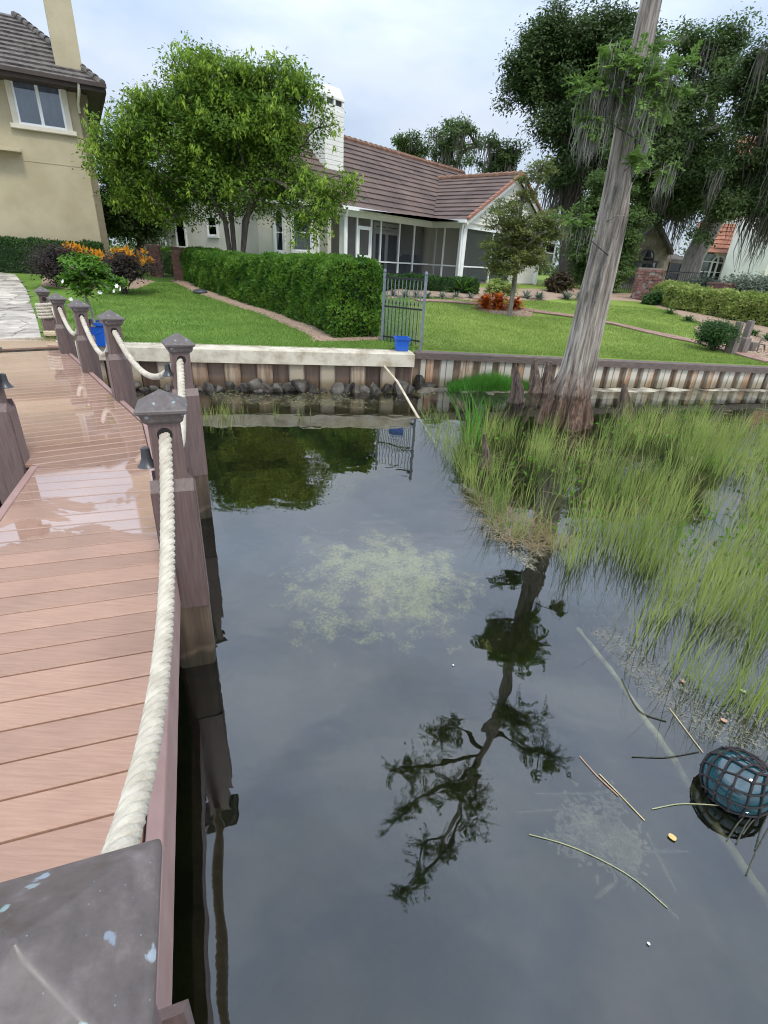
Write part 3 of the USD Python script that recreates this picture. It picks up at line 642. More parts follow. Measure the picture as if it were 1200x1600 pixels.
leafmat('leaf_hedge', (.040, .110, .012), (.21, .36, .038), scale=2.2, trans=.3, tip=(.30, .44, .06), rough=.4)
leafmat('leaf_box', (.024, .065, .013), (.085, .17, .035), scale=2.5, trans=.2)
leafmat('leaf_varieg', (.16, .23, .045), (.62, .64, .22), scale=3, trans=.25)
leafmat('leaf_red', (.030, .022, .020), (.075, .055, .04), scale=2, trans=.2, tip=(.20, .06, .06))
leafmat('leaf_orange', (.55, .22, .015), (.90, .52, .05), scale=4, trans=.3)
leafmat('leaf_croton', (.45, .07, .02), (.92, .42, .05), scale=9, trans=.5, tip=(.95, .72, .12))
leafmat('leaf_ti', (.035, .035, .016), (.12, .06, .03), scale=6, trans=.2, tip=(.34, .17, .03))
leafmat('leaf_bright', (.06, .15, .014), (.19, .36, .035), scale=6, trans=.3, rough=.3)
leafmat('leaf_silver', (.10, .13, .09), (.26, .30, .22), scale=4, trans=.2)
leafmat('moss_grey', (.20, .195, .16), (.42, .41, .35), scale=2, trans=.25, rough=.9)
leafmat('moss_olive', (.10, .098, .072), (.21, .205, .16), scale=1, trans=.25, rough=.9)
pm('hedge_core', (.008, .018, .006), (.02, .04, .012), scale=3, rough=.9)
pm('petal', (.80, .79, .74), rough=.5)
def puffs(lobes, n, g, shell, gap, gs, seed, k=9, rp=.55):
    """Clusters grouped in leafy puffs on the twig ends; returns the clusters and each one's puff centre."""
    Q = in_lobes(lobes, max(n // k, 6), g, shell, gap, gs, seed); d = rand_dirs(g, len(Q) * k) * (g.uniform(.15, 1, len(Q) * k) ** .45)[:, None]; d[:, 2] = d[:, 2] * .62 + .06
    s = np.repeat(g.uniform(.65, 1.25, len(Q)), k)[:, None]; C = np.repeat(Q, k, 0); return C + d * rp * s, C
def tree(name, label, root, lobes, n, leaf, per, spread, ln, wd, seed, bark='bark_dark', r_root=.2, shell=.45, gap=.40, gs=.8, young=None, mossy=None, group=None, trunk=None, droop=.3, minr=0.0, flat=.7, nlimb=None, rp=None, k=9):
    g = rng(seed); t = thing(name, label, 'tree', group=group)
    rp = rp or spread * 1.9; lobes = [(c, np.maximum(r - rp * .35, r * .6)) for c, r in lobes]
    P, PC = puffs(lobes, n, g, shell, gap, gs, seed, k, rp); NP0 = np.unique(PC, axis=0)
    NP, par, R = skeleton(root, np.vstack([NP0, P[::3]]), g, r_tip=.010 + .0004 * np.linalg.norm(root[0][:2]))
    obj('trunk', limb_mesh(NP, par, R, r_root, 7, minr), bark, t, smooth=50)
    c = np.mean([l[0] for l in lobes], 0)
    obj('crown', foliage(P, per, spread * .55, ln, wd, g, out=np.repeat(PC - [0, 0, rp * .35], per, 0) * .85 + (c - [0, 0, 1]) * .15, droop=droop, flat=flat), leaf, t)
    if young:
        mat, frac, k = young; zz = P[:, 2] + g.normal(size=len(P)) * .5; o = np.linalg.norm((P - c) / np.max([l[1] for l in lobes], 0), axis=1)
        sel = P[np.argsort(-(zz * .35 + o * 2 + g.normal(size=len(P)) * .5))[:int(len(P) * frac)]]
        sel = sel + unit(sel - c) * spread * .8; Q = np.repeat(sel, 3, 0) + g.normal(size=(len(sel) * 3, 3)) * spread * 1.0
        m = len(Q) * k; C = np.repeat(Q, k, 0) + g.normal(size=(m, 3)) * .035
        D = unit(rand_dirs(g, m) * .7 + [0, 0, -.45] + unit(C - c) * .4); obj('young_leaves', leafmesh(C, D, unit(rand_dirs(g, m) + [0, 0, .4]), ln * g.uniform(.9, 1.5, m), wd * .95, .15), mat, t)
    if mossy:
        mat, frac, k, L0, w, zmax = mossy; low = P[P[:, 2] < zmax] if zmax else P
        S = low[g.permutation(len(low))[:int(len(low) * frac)]]
        obj('moss', moss(S - [0, 0, spread * .3], k, L0, w, g, spread * .5), mat, t)
    return t

# ------------------------------------------------------------------ house left: tan stucco, two storeys
pm('stucco_tan', (.365, .312, .195), (.44, .38, .25), scale=.9, rough=.9, bump=.3, bscale=45, detail=9, coord='geo.position')
pm('trim_cream', (.62, .56, .44), (.68, .62, .50), scale=3, rough=.7)
pm('white_paint', (.74, .74, .70), (.80, .80, .77), scale=3, rough=.5)
pm('white_frame', (.80, .80, .78), (.84, .84, .82), scale=3, rough=.4)
pm('tile_grey', (.065, .055, .048), (.16, .14, .12), scale=5, rough=.85, bump=.3, bscale=20, island=(.20, .18, .15), coord='geo.position')
pm('soffit_dark', (.040, .026, .020), (.055, .038, .03), scale=3, rough=.7)
pm('interior', (.05, .05, .05), (.08, .08, .08), scale=1, rough=.9)
pm('curtain', (.30, .31, .33), (.40, .41, .43), scale=2, rough=.9, stretch=(30, 30, 1))
pm('painted_sky_reflection', (.55, .56, .62), (.68, .69, .74), scale=1.5, rough=.9, stretch=(6, 6, 1))  # pale tone stands in for the sky mirrored in the tan house window
L['pane'] = usdkit.material(stage, '/World/Looks/pane', {'fr': ('fresnel', {'IOR': 1.9}), 'g': ('glossy_bsdf', {'roughness': .01}), 't': ('transparent_bsdf', {'color': (.75, .78, .8)}), 'm': ('mix_closure', {})},
    [('fr.fac', 'm.fac'), ('t.BSDF', 'm.closure1'), ('g.BSDF', 'm.closure2')], surface='m.closure')
L['screen'] = usdkit.material(stage, '/World/Looks/screen', {'d': ('diffuse_bsdf', {'color': (.055, .058, .06)}), 't': ('transparent_bsdf', {}), 'm': ('mix_closure', {'fac': .30})},
    [('t.BSDF', 'm.closure1'), ('d.BSDF', 'm.closure2')], surface='m.closure')
def quad(a, b, c, d): return np.array([a, b, c, d], float), np.array([[0, 1, 2, 3]])
def panel3(P, X, Yv, N, x0, x1, y0, y1, t0, t1, b=0.0):
    """A board on a wall: rectangle in (X, Yv) from P, from depth t0 to t1 along N."""
    return frame_to(slab([(x0, y0), (x1, y0), (x1, y1), (x0, y1)], t0, t1, b), P, X, Yv, N)
def course_roof(parent, name, mat, e0, e1, r0, r1, n, w, g, lift=.05, out=None):
    """Rows of tiles between an eave and a ridge, every row one mesh of separate tiles lapping the row below."""
    e0, e1, r0, r1 = (np.asarray(p, float) for p in (e0, e1, r0, r1)); N = unit(np.cross(e1 - e0, r0 - e0)) if np.linalg.norm(r0 - e0) > .1 else unit(np.cross(e1 - e0, r1 - e0))
    if N[2] < 0: N = -N
    for k in range(n):
        a0, a1_ = e0 + (r0 - e0) * k / n, e1 + (r1 - e1) * k / n; b0, b1 = e0 + (r0 - e0) * (k + 1) / n, e1 + (r1 - e1) * (k + 1) / n
        Ln = np.linalg.norm(a1_ - a0); m = max(1, int(round(Ln / w))); ms = []
        T = unit(e1 - e0); off = (k % 2) * .5
        es = np.concatenate([[0], (np.arange(1, m) + off - .25) / m, [1]]) if m > 1 else np.array([0, 1.0])
        for i in range(len(es) - 1):
            s, e = es[i] + .004 / max(Ln, .1), es[i + 1] - .004 / max(Ln, .1); j = g.uniform(-.006, .006)
            p = [a0 + (a1_ - a0) * s, a0 + (a1_ - a0) * e, b0 + (b1 - b0) * e, b0 + (b1 - b0) * s]; up = [lift + j, lift + j, .012, .012]
            top = np.array([q + N * h for q, h in zip(p, up)]); bot = np.array([q - N * .01 for q in p])
            ms.append((np.vstack([bot, top]), np.array([[4, 5, 6], [4, 6, 7], [0, 1, 5], [0, 5, 4], [1, 2, 6], [1, 6, 5], [3, 0, 4], [3, 4, 7]])))
        obj(name, cat(ms), mat, parent)
eL = unit(np.array([.87, .5, 0])); nLh = np.array([.5, -.87, 0]); nLh = unit(nLh); ZU = np.array([0, 0, 1.0])
KL = np.array([-11.55, 22.5, 0.0])                                   # right front corner at ground
lh = thing('tan_house', 'tan stucco two storey house with dark tiled hip roof and tall chimney', 'house')
Wd = 15.0
for nm, P, X, N, ln in (('wall', KL - eL * Wd, eL, nLh, Wd), ('wall', KL - nLh * 0, -nLh, eL, 11.0)):
    m = panel3(P, X, ZU, N, 0, ln, .9, 7.05, -.25, 0); obj(nm, m, 'stucco_tan', lh)
def on_wall(px, py, P, X, N): q = onplane(px, py, P, N); return (q - P) @ X, q[2]
x0, z0 = on_wall(30, 193, KL, eL, nLh); x1, z1 = on_wall(92, 128, KL, eL, nLh)
ya, yb = z0 - .02, z1
w = obj('window', cat([panel3(KL, eL, ZU, nLh, x0 - .17, x1 + .17, yb, yb + .17, 0, .07, .01), panel3(KL, eL, ZU, nLh, x0 - .17, x0, ya, yb, 0, .07, .01), panel3(KL, eL, ZU, nLh, x1, x1 + .17, ya, yb, 0, .07, .01)]), 'trim_cream', lh)
obj('sill', panel3(KL, eL, ZU, nLh, x0 - .27, x1 + .27, ya - .14, ya, 0, .14, .02), 'trim_cream', w)
xm = (x0 + x1) / 2
obj('frame', cat([panel3(KL, eL, ZU, nLh, p, q, r, s, .004, .045, .006) for p, q, r, s in ((x0, x1, yb - .07, yb), (x0, x1, ya, ya + .07), (x0, x0 + .07, ya + .07, yb - .07), (x1 - .07, x1, ya + .07, yb - .07), (xm - .05, xm + .05, ya + .07, yb - .07))]), 'white_frame', w)
for p, q in ((x0 + .07, xm - .05), (xm + .05, x1 - .07)):
    obj('pane', panel3(KL, eL, ZU, nLh, p, q, ya + .07, yb - .07, .014, .018), 'pane', w)
    obj('curtain', panel3(KL, eL, ZU, nLh, p, q, ya + .07, yb - .07, .002, .006), 'painted_sky_reflection', w)  # panel behind the glass, reflected sky painted into its pale colour
xb, zb = on_wall(34, 238, KL, eL, nLh)
obj('band', panel3(KL, eL, ZU, nLh, -Wd, xb, zb - .05, zb + .05, 0, .45, .01), 'stucco_tan', lh)
obj('string_course', panel3(KL, eL, ZU, nLh, xb + .003, -.01, zb - .25, zb - .22, 0, .012), 'stucco_tan', lh)
Eo = KL + eL * .62 + nLh * .72 + ZU * 7.22                          # eave corner
El = KL - eL * (Wd + .6) + nLh * .72 + ZU * 7.22
pk = onplane(20, 24, KL - nLh * 4.2, nLh)
pkl = pk - eL * 6
Eb = KL + eL * .62 - nLh * 11.7 + ZU * 7.22
obj('soffit', cat([frame_to(slab([(-Wd - .6, -.72), (.62, -.72), (.62, 11.7), (-Wd - .6, 11.7)], 7.06, 7.10), KL, eL, -nLh, ZU)]), 'soffit_dark', lh)
obj('fascia', cat([bar(El - ZU * .06 + nLh * .03, Eo - ZU * .06 + nLh * .03 + eL * .05, .08, .24), bar(Eo - ZU * .06 + eL * .04, Eb - ZU * .06 + eL * .04, .08, .24)]), 'soffit_dark', lh)
obj('gutter', bar(El - ZU * .0 + nLh * .13, Eo + nLh * .13 + eL * .1, .11, .12), 'soffit_dark', lh)
dp = KL + nLh * .06 - eL * .22
obj('downpipe', tube([Eo + nLh * .1 - eL * .75 - ZU * .05, Eo + nLh * .0 - eL * .78 - ZU * .3, dp + ZU * 6.72, dp + ZU * 6.45], .045, 8), 'trim_cream', lh, smooth=True)
g = rng(31)
course_roof(lh, 'tile_course', 'tile_grey', El, Eo, pkl, pk, 13, .33, g, .07)
course_roof(lh, 'tile_course', 'tile_grey', Eo, Eb, pk, pk - nLh * 2, 13, .33, g, .07)
tl = [Eo + (pk - Eo) * q + ZU * .06 for q in np.linspace(0, .985, 16)]
obj('hip_tile', cat([tube([tl[i] + ZU * .03, tl[i + 1] + ZU * .0], [.12, .10], 8) for i in range(15)]), 'tile_grey', lh)
c0, _ = on_wall(84, 85, KL - nLh * .1, eL, nLh); cl_ = onplane(72, 20, KL, nLh); cr_ = onplane(118, 40, KL, nLh); ca, cb = (cl_ - KL) @ eL, (cr_ - KL) @ eL
ch = obj('chimney', cat([panel3(KL - nLh * 1.3, eL, ZU, nLh, ca, cb, 6.8, 12.4, 0, 1.1)]), 'stucco_tan', lh)
obj('flashing', panel3(KL - nLh * 1.3, eL, ZU, nLh, ca - .03, cb + .03, 7.45, 7.62, 0, 1.14), 'trim_cream', ch)

# ------------------------------------------------------------------ white house with the red brown tile roof and screened porch
ta = 0.888; A3 = np.array([math.cos(ta), math.sin(ta), 0]); B3 = np.array([-math.sin(ta), math.cos(ta), 0]); H0 = np.array([-2.029, 23.326, 0.0])
ZE, RI = 4.1, 4.293
def hp(u, v, z): return H0 + A3 * u + B3 * v + ZU * z
pm('tile_brown', (.075, .050, .041), (.15, .100, .078), scale=.9, rough=.8, bump=.2, bscale=16, island=(.20, .135, .10), coord='geo.position', lo=.35, hi=.7)
pm('tile_orange', (.16, .085, .055), (.27, .15, .095), scale=3, rough=.8, coord='geo.position')
pm('stucco_white', (.62, .60, .50), (.68, .66, .56), scale=2, rough=.85, coord='geo.position')
pm('siding', (.66, .65, .58), (.71, .70, .63), scale=2, rough=.6, coord='geo.position')
wh = thing('white_house', 'cream house with red brown tile roof, screened porch and white clapboard gable', 'house')
g = rng(33)
SL = 3.2 / RI
course_roof(wh, 'tile_course', 'tile_brown', hp(-.6, 0, ZE), hp(5.665, 0, ZE), hp(-.6, RI, 7.3), hp(5.665, RI, 7.3), 13, .34, g, .06)
course_roof(wh, 'tile_course', 'tile_brown', hp(5.665, 0, ZE), hp(14.43, 0, ZE), hp(5.665, RI, 7.3), hp(14.43, RI, 7.3), 13, .34, g, .06)
course_roof(wh, 'tile_course', 'tile_brown', hp(-2.9, 3.0, ZE + 3.0 * SL), hp(-.6, 3.0, ZE + 3.0 * SL), hp(-2.9, RI, 7.3), hp(-.6, RI, 7.3), 4, .34, g, .06)
obj('back_roof', quad(hp(-2.9, RI, 7.3), hp(14.43, RI, 7.3), hp(14.43, 9.0, 3.9), hp(-2.9, 9.0, 3.9)), 'tile_brown', wh)
# wing
u0, uW, vW, hW = 5.665, 5.665 + 4.53, -1.79, 2.33
course_roof(wh, 'tile_course', 'tile_brown', hp(u0, 4.6, ZE), hp(u0, vW - .12, ZE), hp(uW, 4.6, ZE + hW), hp(uW, vW - .12, ZE + hW), 11, .34, g, .06)
course_roof(wh, 'tile_course', 'tile_brown', hp(2 * uW - u0, vW - .12, ZE), hp(2 * uW - u0, 4.6, ZE), hp(uW, vW - .12, ZE + hW), hp(uW, 4.6, ZE + hW), 11, .34, g, .06)
def ridge(p, q, n, mat='tile_orange', r=.12):
    P = [p + (q - p) * t for t in np.linspace(0, 1, n + 1)]
    obj('ridge_tile', cat([tube([P[i] + ZU * .05, P[i + 1] + ZU * .02], [r, r * .85], 7) for i in range(n)]), mat, wh)
ridge(hp(-2.9, RI, 7.32), hp(14.43, RI, 7.32), 46); ridge(hp(uW, vW - .1, ZE + hW + .02), hp(uW, 3.2, ZE + hW + .02), 14)
for s in (1, -1):
    e = hp(uW - s * 4.53, vW - .14, ZE); r_ = hp(uW, vW - .14, ZE + hW)
    P = [e + (r_ - e) * t for t in np.linspace(0, 1, 17)]
    obj('verge_tile', cat([bar(P[i] + ZU * .075, P[i + 1] + ZU * .055, .16, .11) for i in range(16)]), 'brick_red', wh)
    obj('rake_board', bar(e - ZU * .09 + B3 * .05, r_ - ZU * .09 + B3 * .05, .05, .2), 'white_paint', wh)
# clapboards of the gable
vg = vW + .18
nb_ = 16
for k in range(nb_):
    za, zb_ = ZE - .05 + hW * k / nb_, ZE - .05 + hW * (k + 1) / nb_; h0 = 4.45 * (1 - k / nb_); h1 = 4.45 * (1 - (k + 1) / nb_) + .02
    p = np.array([hp(uW - h0, vg - .035, za), hp(uW + h0, vg - .035, za), hp(uW + h1, vg - .012, zb_), hp(uW - h1, vg - .012, zb_), hp(uW - h0, vg + .1, za), hp(uW + h0, vg + .1, za), hp(uW + h1, vg + .1, zb_), hp(uW - h1, vg + .1, zb_)])
    obj('clapboard', (p, np.array([[0, 1, 2], [0, 2, 3], [4, 6, 5], [4, 7, 6], [0, 4, 5], [0, 5, 1], [0, 3, 7], [0, 7, 4], [1, 5, 6], [1, 6, 2]])), 'siding', wh)
# porch: floor, back walls, screens and posts
FZ = 1.50; vP, uP, vG = .40, u0 + .42, vW + .30
obj('porch_floor', frame_to(slab([(-.5, vP - .05), (uP, vP - .05), (uP, vG - .05), (15, vG - .05), (15, 5), (-.5, 5)], .6, FZ), H0, A3, B3, ZU), 'grout', wh)
obj('ceiling', frame_to(slab([(-.5, .1), (u0, .1), (u0 + .1, vW + .2), (14.4, vW + .2), (14.4, 5), (-.5, 5)], ZE - .06, ZE - .02), H0, A3, B3, ZU), 'white_paint', wh)
pm('porch_wall', (.44, .41, .34), (.48, .45, .38), scale=2, rough=.9)
obj('back_wall', cat([panel3(hp(-.6, 3.1, 0), A3, ZU, -B3, 0, 7.5, FZ, ZE - .06, -.2, 0), panel3(hp(6.9, 1.4, 0), A3, ZU, -B3, 0, 4.3, FZ, ZE - .06, -.2, 0), panel3(hp(6.9, 3.1, 0), -B3, ZU, -A3, 0, 1.7, FZ, ZE - .06, -.2, 0), panel3(hp(-.55, 3.1, 0), -B3, ZU, A3, 0, 2.6, FZ, ZE - .06, -.2, 0)]), 'porch_wall', wh)
def house_opening(P, X, N, x0, x1, z0, z1, leaves=1, mull=None, fill='interior', name='window', bars=0, fw=.06, arch=False):
    W = obj(name, cat([panel3(P, X, ZU, N, a, b, c, d, .0, .06, .006) for a, b, c, d in ((x0 - .09, x1 + .09, z1, z1 + .09), (x0 - .09, x1 + .09, z0 - .09, z0), (x0 - .09, x0, z0, z1), (x1, x1 + .09, z0, z1))]), 'white_paint', wh)
    xs_ = np.linspace(x0, x1, leaves + 1); fr = []
    for i in range(leaves):
        a, b = xs_[i], xs_[i + 1]
        fr += [panel3(P, X, ZU, N, p, q, r, s, .006, .04) for p, q, r, s in ((a, a + fw, z0, z1), (b - fw, b, z0, z1), (a + fw, b - fw, z0, z0 + fw), (a + fw, b - fw, z1 - fw, z1))]
        for m in (mull or []): fr.append(panel3(P, X, ZU, N, a + fw, b - fw, z0 + (z1 - z0) * m - .02, z0 + (z1 - z0) * m + .02, .008, .036))
        obj('pane', panel3(P, X, ZU, N, a + fw, b - fw, z0 + fw, z1 - fw, .016, .020), 'pane', W)
        obj('blind', panel3(P, X, ZU, N, a + fw, b - fw, z0 + fw, z1 - fw, .002, .006), fill, W)
    obj('frame', cat(fr), 'white_frame', W); return W
def on_main(px, py, v): q = onplane(px, py, hp(0, v, 0), B3); return (q - H0) @ A3, q[2]
bw = hp(0, 3.1, 0)
d0, _ = on_main(583, 400, 3.1); d1_, _ = on_main(638, 400, 3.1)
house_opening(bw, A3, -B3, d0, d1_, FZ + .05, FZ + 2.1, leaves=3, name='french_door', fill='interior', fw=.11)
house_opening(bw, A3, -B3, d0, d1_, FZ + 2.22, ZE - .2, leaves=3, name='transom', fill='interior', fw=.07)
d2, _ = on_main(650, 400, 3.1); d3_, _ = on_main(664, 400, 3.1)
house_opening(bw, A3, -B3, d2, d3_, FZ + .75, FZ + 2.05, fill='curtain')
# beams, gutter, posts
obj('beam', cat([bar(hp(-.5, vP, ZE - .17), hp(uP, vP, ZE - .17), .14, .22), bar(hp(uP, vP, ZE - .17), hp(uP, vG, ZE - .17), .14, .22), bar(hp(uP, vG, ZE - .17), hp(14.4, vG, ZE - .17), .14, .22)]), 'white_paint', wh)
obj('gutter', cat([bar(hp(-.5, -.07, ZE - .03), hp(u0 - .05, -.07, ZE - .03), .12, .13), bar(hp(u0 - .07, -.0, ZE - .03), hp(u0 - .07, vW - .1, ZE - .03), .12, .13)]), 'white_paint', wh)
def post3(u, v, w, name='porch_post', z0=FZ, z1=ZE - .28): obj(name, frame_to(slab(rect(u, v, w, w), z0, z1, .006), H0, A3, B3, ZU), 'white_paint', wh)
post3(.05, vP, .24, 'porch_column'); post3(uP, vG, .26, 'porch_column'); obj('downpipe', tube([hp(u0, vW + .05, ZE - .1), hp(uP - .2, vG - .05, ZE - .4), hp(uP - .2, vG - .1, FZ + .1)], .05, 8), 'white_paint', wh, smooth=True)
obj('downpipe', tube([hp(-.25, -.1, ZE - .1), hp(-.05, vP - .15, ZE - .5), hp(-.05, vP - .17, FZ + .1)], .05, 8), 'white_paint', wh, smooth=True)
pu = [on_main(px, 380, vP)[0] for px in (557, 579, 594, 623, 646, 680)]
for u in pu: post3(u, vP, .075)
for v_ in (.40 - .85,): post3(uP, v_, .07)
def on_gab(px, py): q = onplane(px, py, hp(0, vG, 0), B3); return (q - H0) @ A3, q[2]
gu = [on_gab(px, 390)[0] for px in (768, 800)]
for u in gu: post3(u, vG, .075)
RZ = FZ + .72
obj('screen_rail', cat([bar(hp(.17, vP, RZ), hp(pu[0], vP, RZ), .05, .06), bar(hp(pu[1], vP, RZ), hp(uP, vP, RZ), .05, .06), bar(hp(uP, vP, RZ), hp(uP, vG, RZ), .05, .06), bar(hp(uP, vG, RZ), hp(gu[1], vG, RZ), .05, .06), bar(hp(pu[0], vP, FZ + 2.0), hp(pu[1], vP, FZ + 2.0), .05, .08)]), 'white_paint', wh)
sd = obj('screen_door', cat([bar(hp(a, vP - .03, b), hp(c, vP - .03, d), .05, .09) for a, b, c, d in ((pu[0] + .09, FZ + .05, pu[0] + .09, FZ + 1.95), (pu[1] - .09, FZ + .05, pu[1] - .09, FZ + 1.95), (pu[0] + .09, FZ + 1.95, pu[1] - .09, FZ + 1.95), (pu[0] + .09, FZ + .9, pu[1] - .09, FZ + .9), (pu[0] + .09, FZ + .12, pu[1] - .09, FZ + .12))]), 'white_paint', wh)
obj('insect_screen', cat([quad(hp(.12, vP + .01, FZ), hp(uP, vP + .01, FZ), hp(uP, vP + .01, ZE - .2), hp(.12, vP + .01, ZE - .2)), quad(hp(uP + .01, vP, FZ), hp(uP + .01, vG, FZ), hp(uP + .01, vG, ZE - .2), hp(uP + .01, vP, ZE - .2)), quad(hp(uP, vG + .01, FZ), hp(gu[1], vG + .01, FZ), hp(gu[1], vG + .01, ZE - .2), hp(uP, vG + .01, ZE - .2))]), 'screen', wh)
# side of the porch and the bay with windows
CQ = np.array([-5.75, 23.3, 0]); QQ = np.array([-2.86, 23.42, 0]); eB = unit(QQ - CQ); nB = np.array([eB[1], -eB[0], 0]); lb = float(np.linalg.norm(QQ - CQ))
obj('wall', panel3(CQ, eB, ZU, nB, 0, lb, .9, ZE, -.2, 0), 'stucco_white', wh)
obj('eave_board', panel3(CQ, eB, ZU, nB, -.1, lb + .3, ZE - .02, ZE + .2, -.2, .25, .01), 'white_paint', wh)
course_roof(wh, 'tile_course', 'tile_brown', CQ + ZU * (ZE + .2) + nB * .25 - eB * .2, QQ + ZU * (ZE + .2) + nB * .25 + eB * .4, hp(-2.9, RI, 7.2), hp(-.6, RI, 7.2), 11, .34, g, .06)
def onb(px, py): q = onplane(px, py, CQ, nB); return (q - CQ) @ eB, q[2]
for pa, pb in ((429, 444), (457, 487), (499, 510)):
    xa, zt = onb(pa, 330); xb_, zb2 = onb(pb, 393); house_opening(CQ, eB, nB, xa, xb_, zb2, zt, mull=[.48], fill='curtain', fw=.05)
eG = B3; GP = CQ
obj('wall', panel3(GP, eG, ZU, -A3, 0, 7.2, .9, 4.4, -.2, -.002), 'stucco_white', wh)
obj('gable_wall', (np.array([GP + eG * -.0 + ZU * 4.4 + A3 * .01, GP + eG * 7.2 + ZU * 4.4 + A3 * .01, GP + eG * 1.5 + ZU * 7.1 + A3 * .01]), np.array([[0, 2, 1]])), 'stucco_white', wh)
rk0, rk1 = GP + eG * 7.6 + ZU * 4.05 - A3 * .2, GP + eG * 1.4 + ZU * 7.15 - A3 * .2
obj('rake_board', bar(rk0, rk1, .3, .22), 'white_paint', wh)
obj('corner_post', panel3(GP, eG, ZU, -A3, 6.95, 7.25, .9, 4.1, 0, .06), 'white_paint', wh)
def ong(px, py): q = onplane(px, py, GP, A3); return (q - GP) @ eG, q[2]
xa, zt = ong(338, 338); xb_, zb2 = ong(327, 368); house_opening(GP, eG, -A3, xa, xb_, zb2, zt, mull=[.5], fill='interior', fw=.05)
xa, zt = ong(287, 338); xb_, zb2 = ong(279, 386); house_opening(GP, eG, -A3, xa, xb_, zb2, zt, fill='interior', fw=.05, name='side_door')
# wall right of the porch under the gable
gz = panel3(hp(gu[1], vG, 0), A3, ZU, -B3, 0, 14.4 - gu[1], .8, ZE - .28, -.2, 0)
for k in range(16):
    za = .8 + k * .19; obj('clapboard', panel3(hp(gu[1], vG, 0), A3, ZU, -B3, 0, 14.4 - gu[1], za, za + .19, -.2, .0 + .004 * (k % 2), .002), 'siding', wh)
xa, zt = on_gab(838, 376); xb_, zb2 = on_gab(862, 412)
house_opening(hp(0, vG - .006, 0), A3, -B3, xa, xb_, zb2, zt, leaves=2, mull=[.5], fill='curtain', fw=.05)
obj('corner_post', frame_to(slab(rect(14.35, vG - .03, .22, .22), .8, ZE - .2, .006), H0, A3, B3, ZU), 'white_paint', wh)
obj('wall', panel3(hp(14.4, vG, 0), B3, ZU, A3, 0, 8, .8, ZE, -.2, 0), 'siding', wh)
# chimney
cu, cv = 1.0, 2.4
cm = []
chm = obj('chimney', frame_to(slab(rect(cu, cv, 1.02, .92), 5.2, 7.75), H0, A3, B3, ZU), 'siding', wh)
obj('clapboard', cat([frame_to(slab(rect(cu, cv, 1.06, .96), 5.4 + k * .17, 5.4 + k * .17 + .155, .012), H0, A3, B3, ZU) for k in range(13)]), 'siding', chm)
obj('vent_band', frame_to(slab(rect(cu, cv, .9, .8), 7.75, 7.93), H0, A3, B3, ZU), 'interior', chm)
for su in (-1, 0, 1):
    for sv in (-1, 0, 1):
        if (su or sv): obj('vent_pier', frame_to(slab(rect(cu + su * .48, cv + sv * .43, .09, .09), 7.75, 7.935), H0, A3, B3, ZU), 'white_paint', chm)
obj('chimney_cap', frame_to(loft([np.column_stack([rect(cu, cv, a, b), np.full(4, z)]) for a, b, z in ((1.1, 1.0, 7.936), (1.1, 1.0, 8.0), (.80, .70, 8.36))]), H0, A3, B3, ZU), 'siding', chm)
# covered grill and table inside the porch
gp_ = [on_main(642, 400, 1.9)[0], 1.9]
tg = thing('covered_grill', 'black covered grill standing behind the porch screen', 'grill', hp(gp_[0], gp_[1], FZ), math.degrees(ta))
obj('cover', loft([np.column_stack([rect(0, 0, a, b), np.full(4, z)]) for a, b, z in ((1.5, .65, .02), (1.45, .62, .8), (1.2, .56, .98), (.9, .4, 1.12))]), 'interior', tg)
obj('skirt_hem', slab(rect(0, 0, 1.52, .67), 0, .05, .01), 'dark_hole', tg)

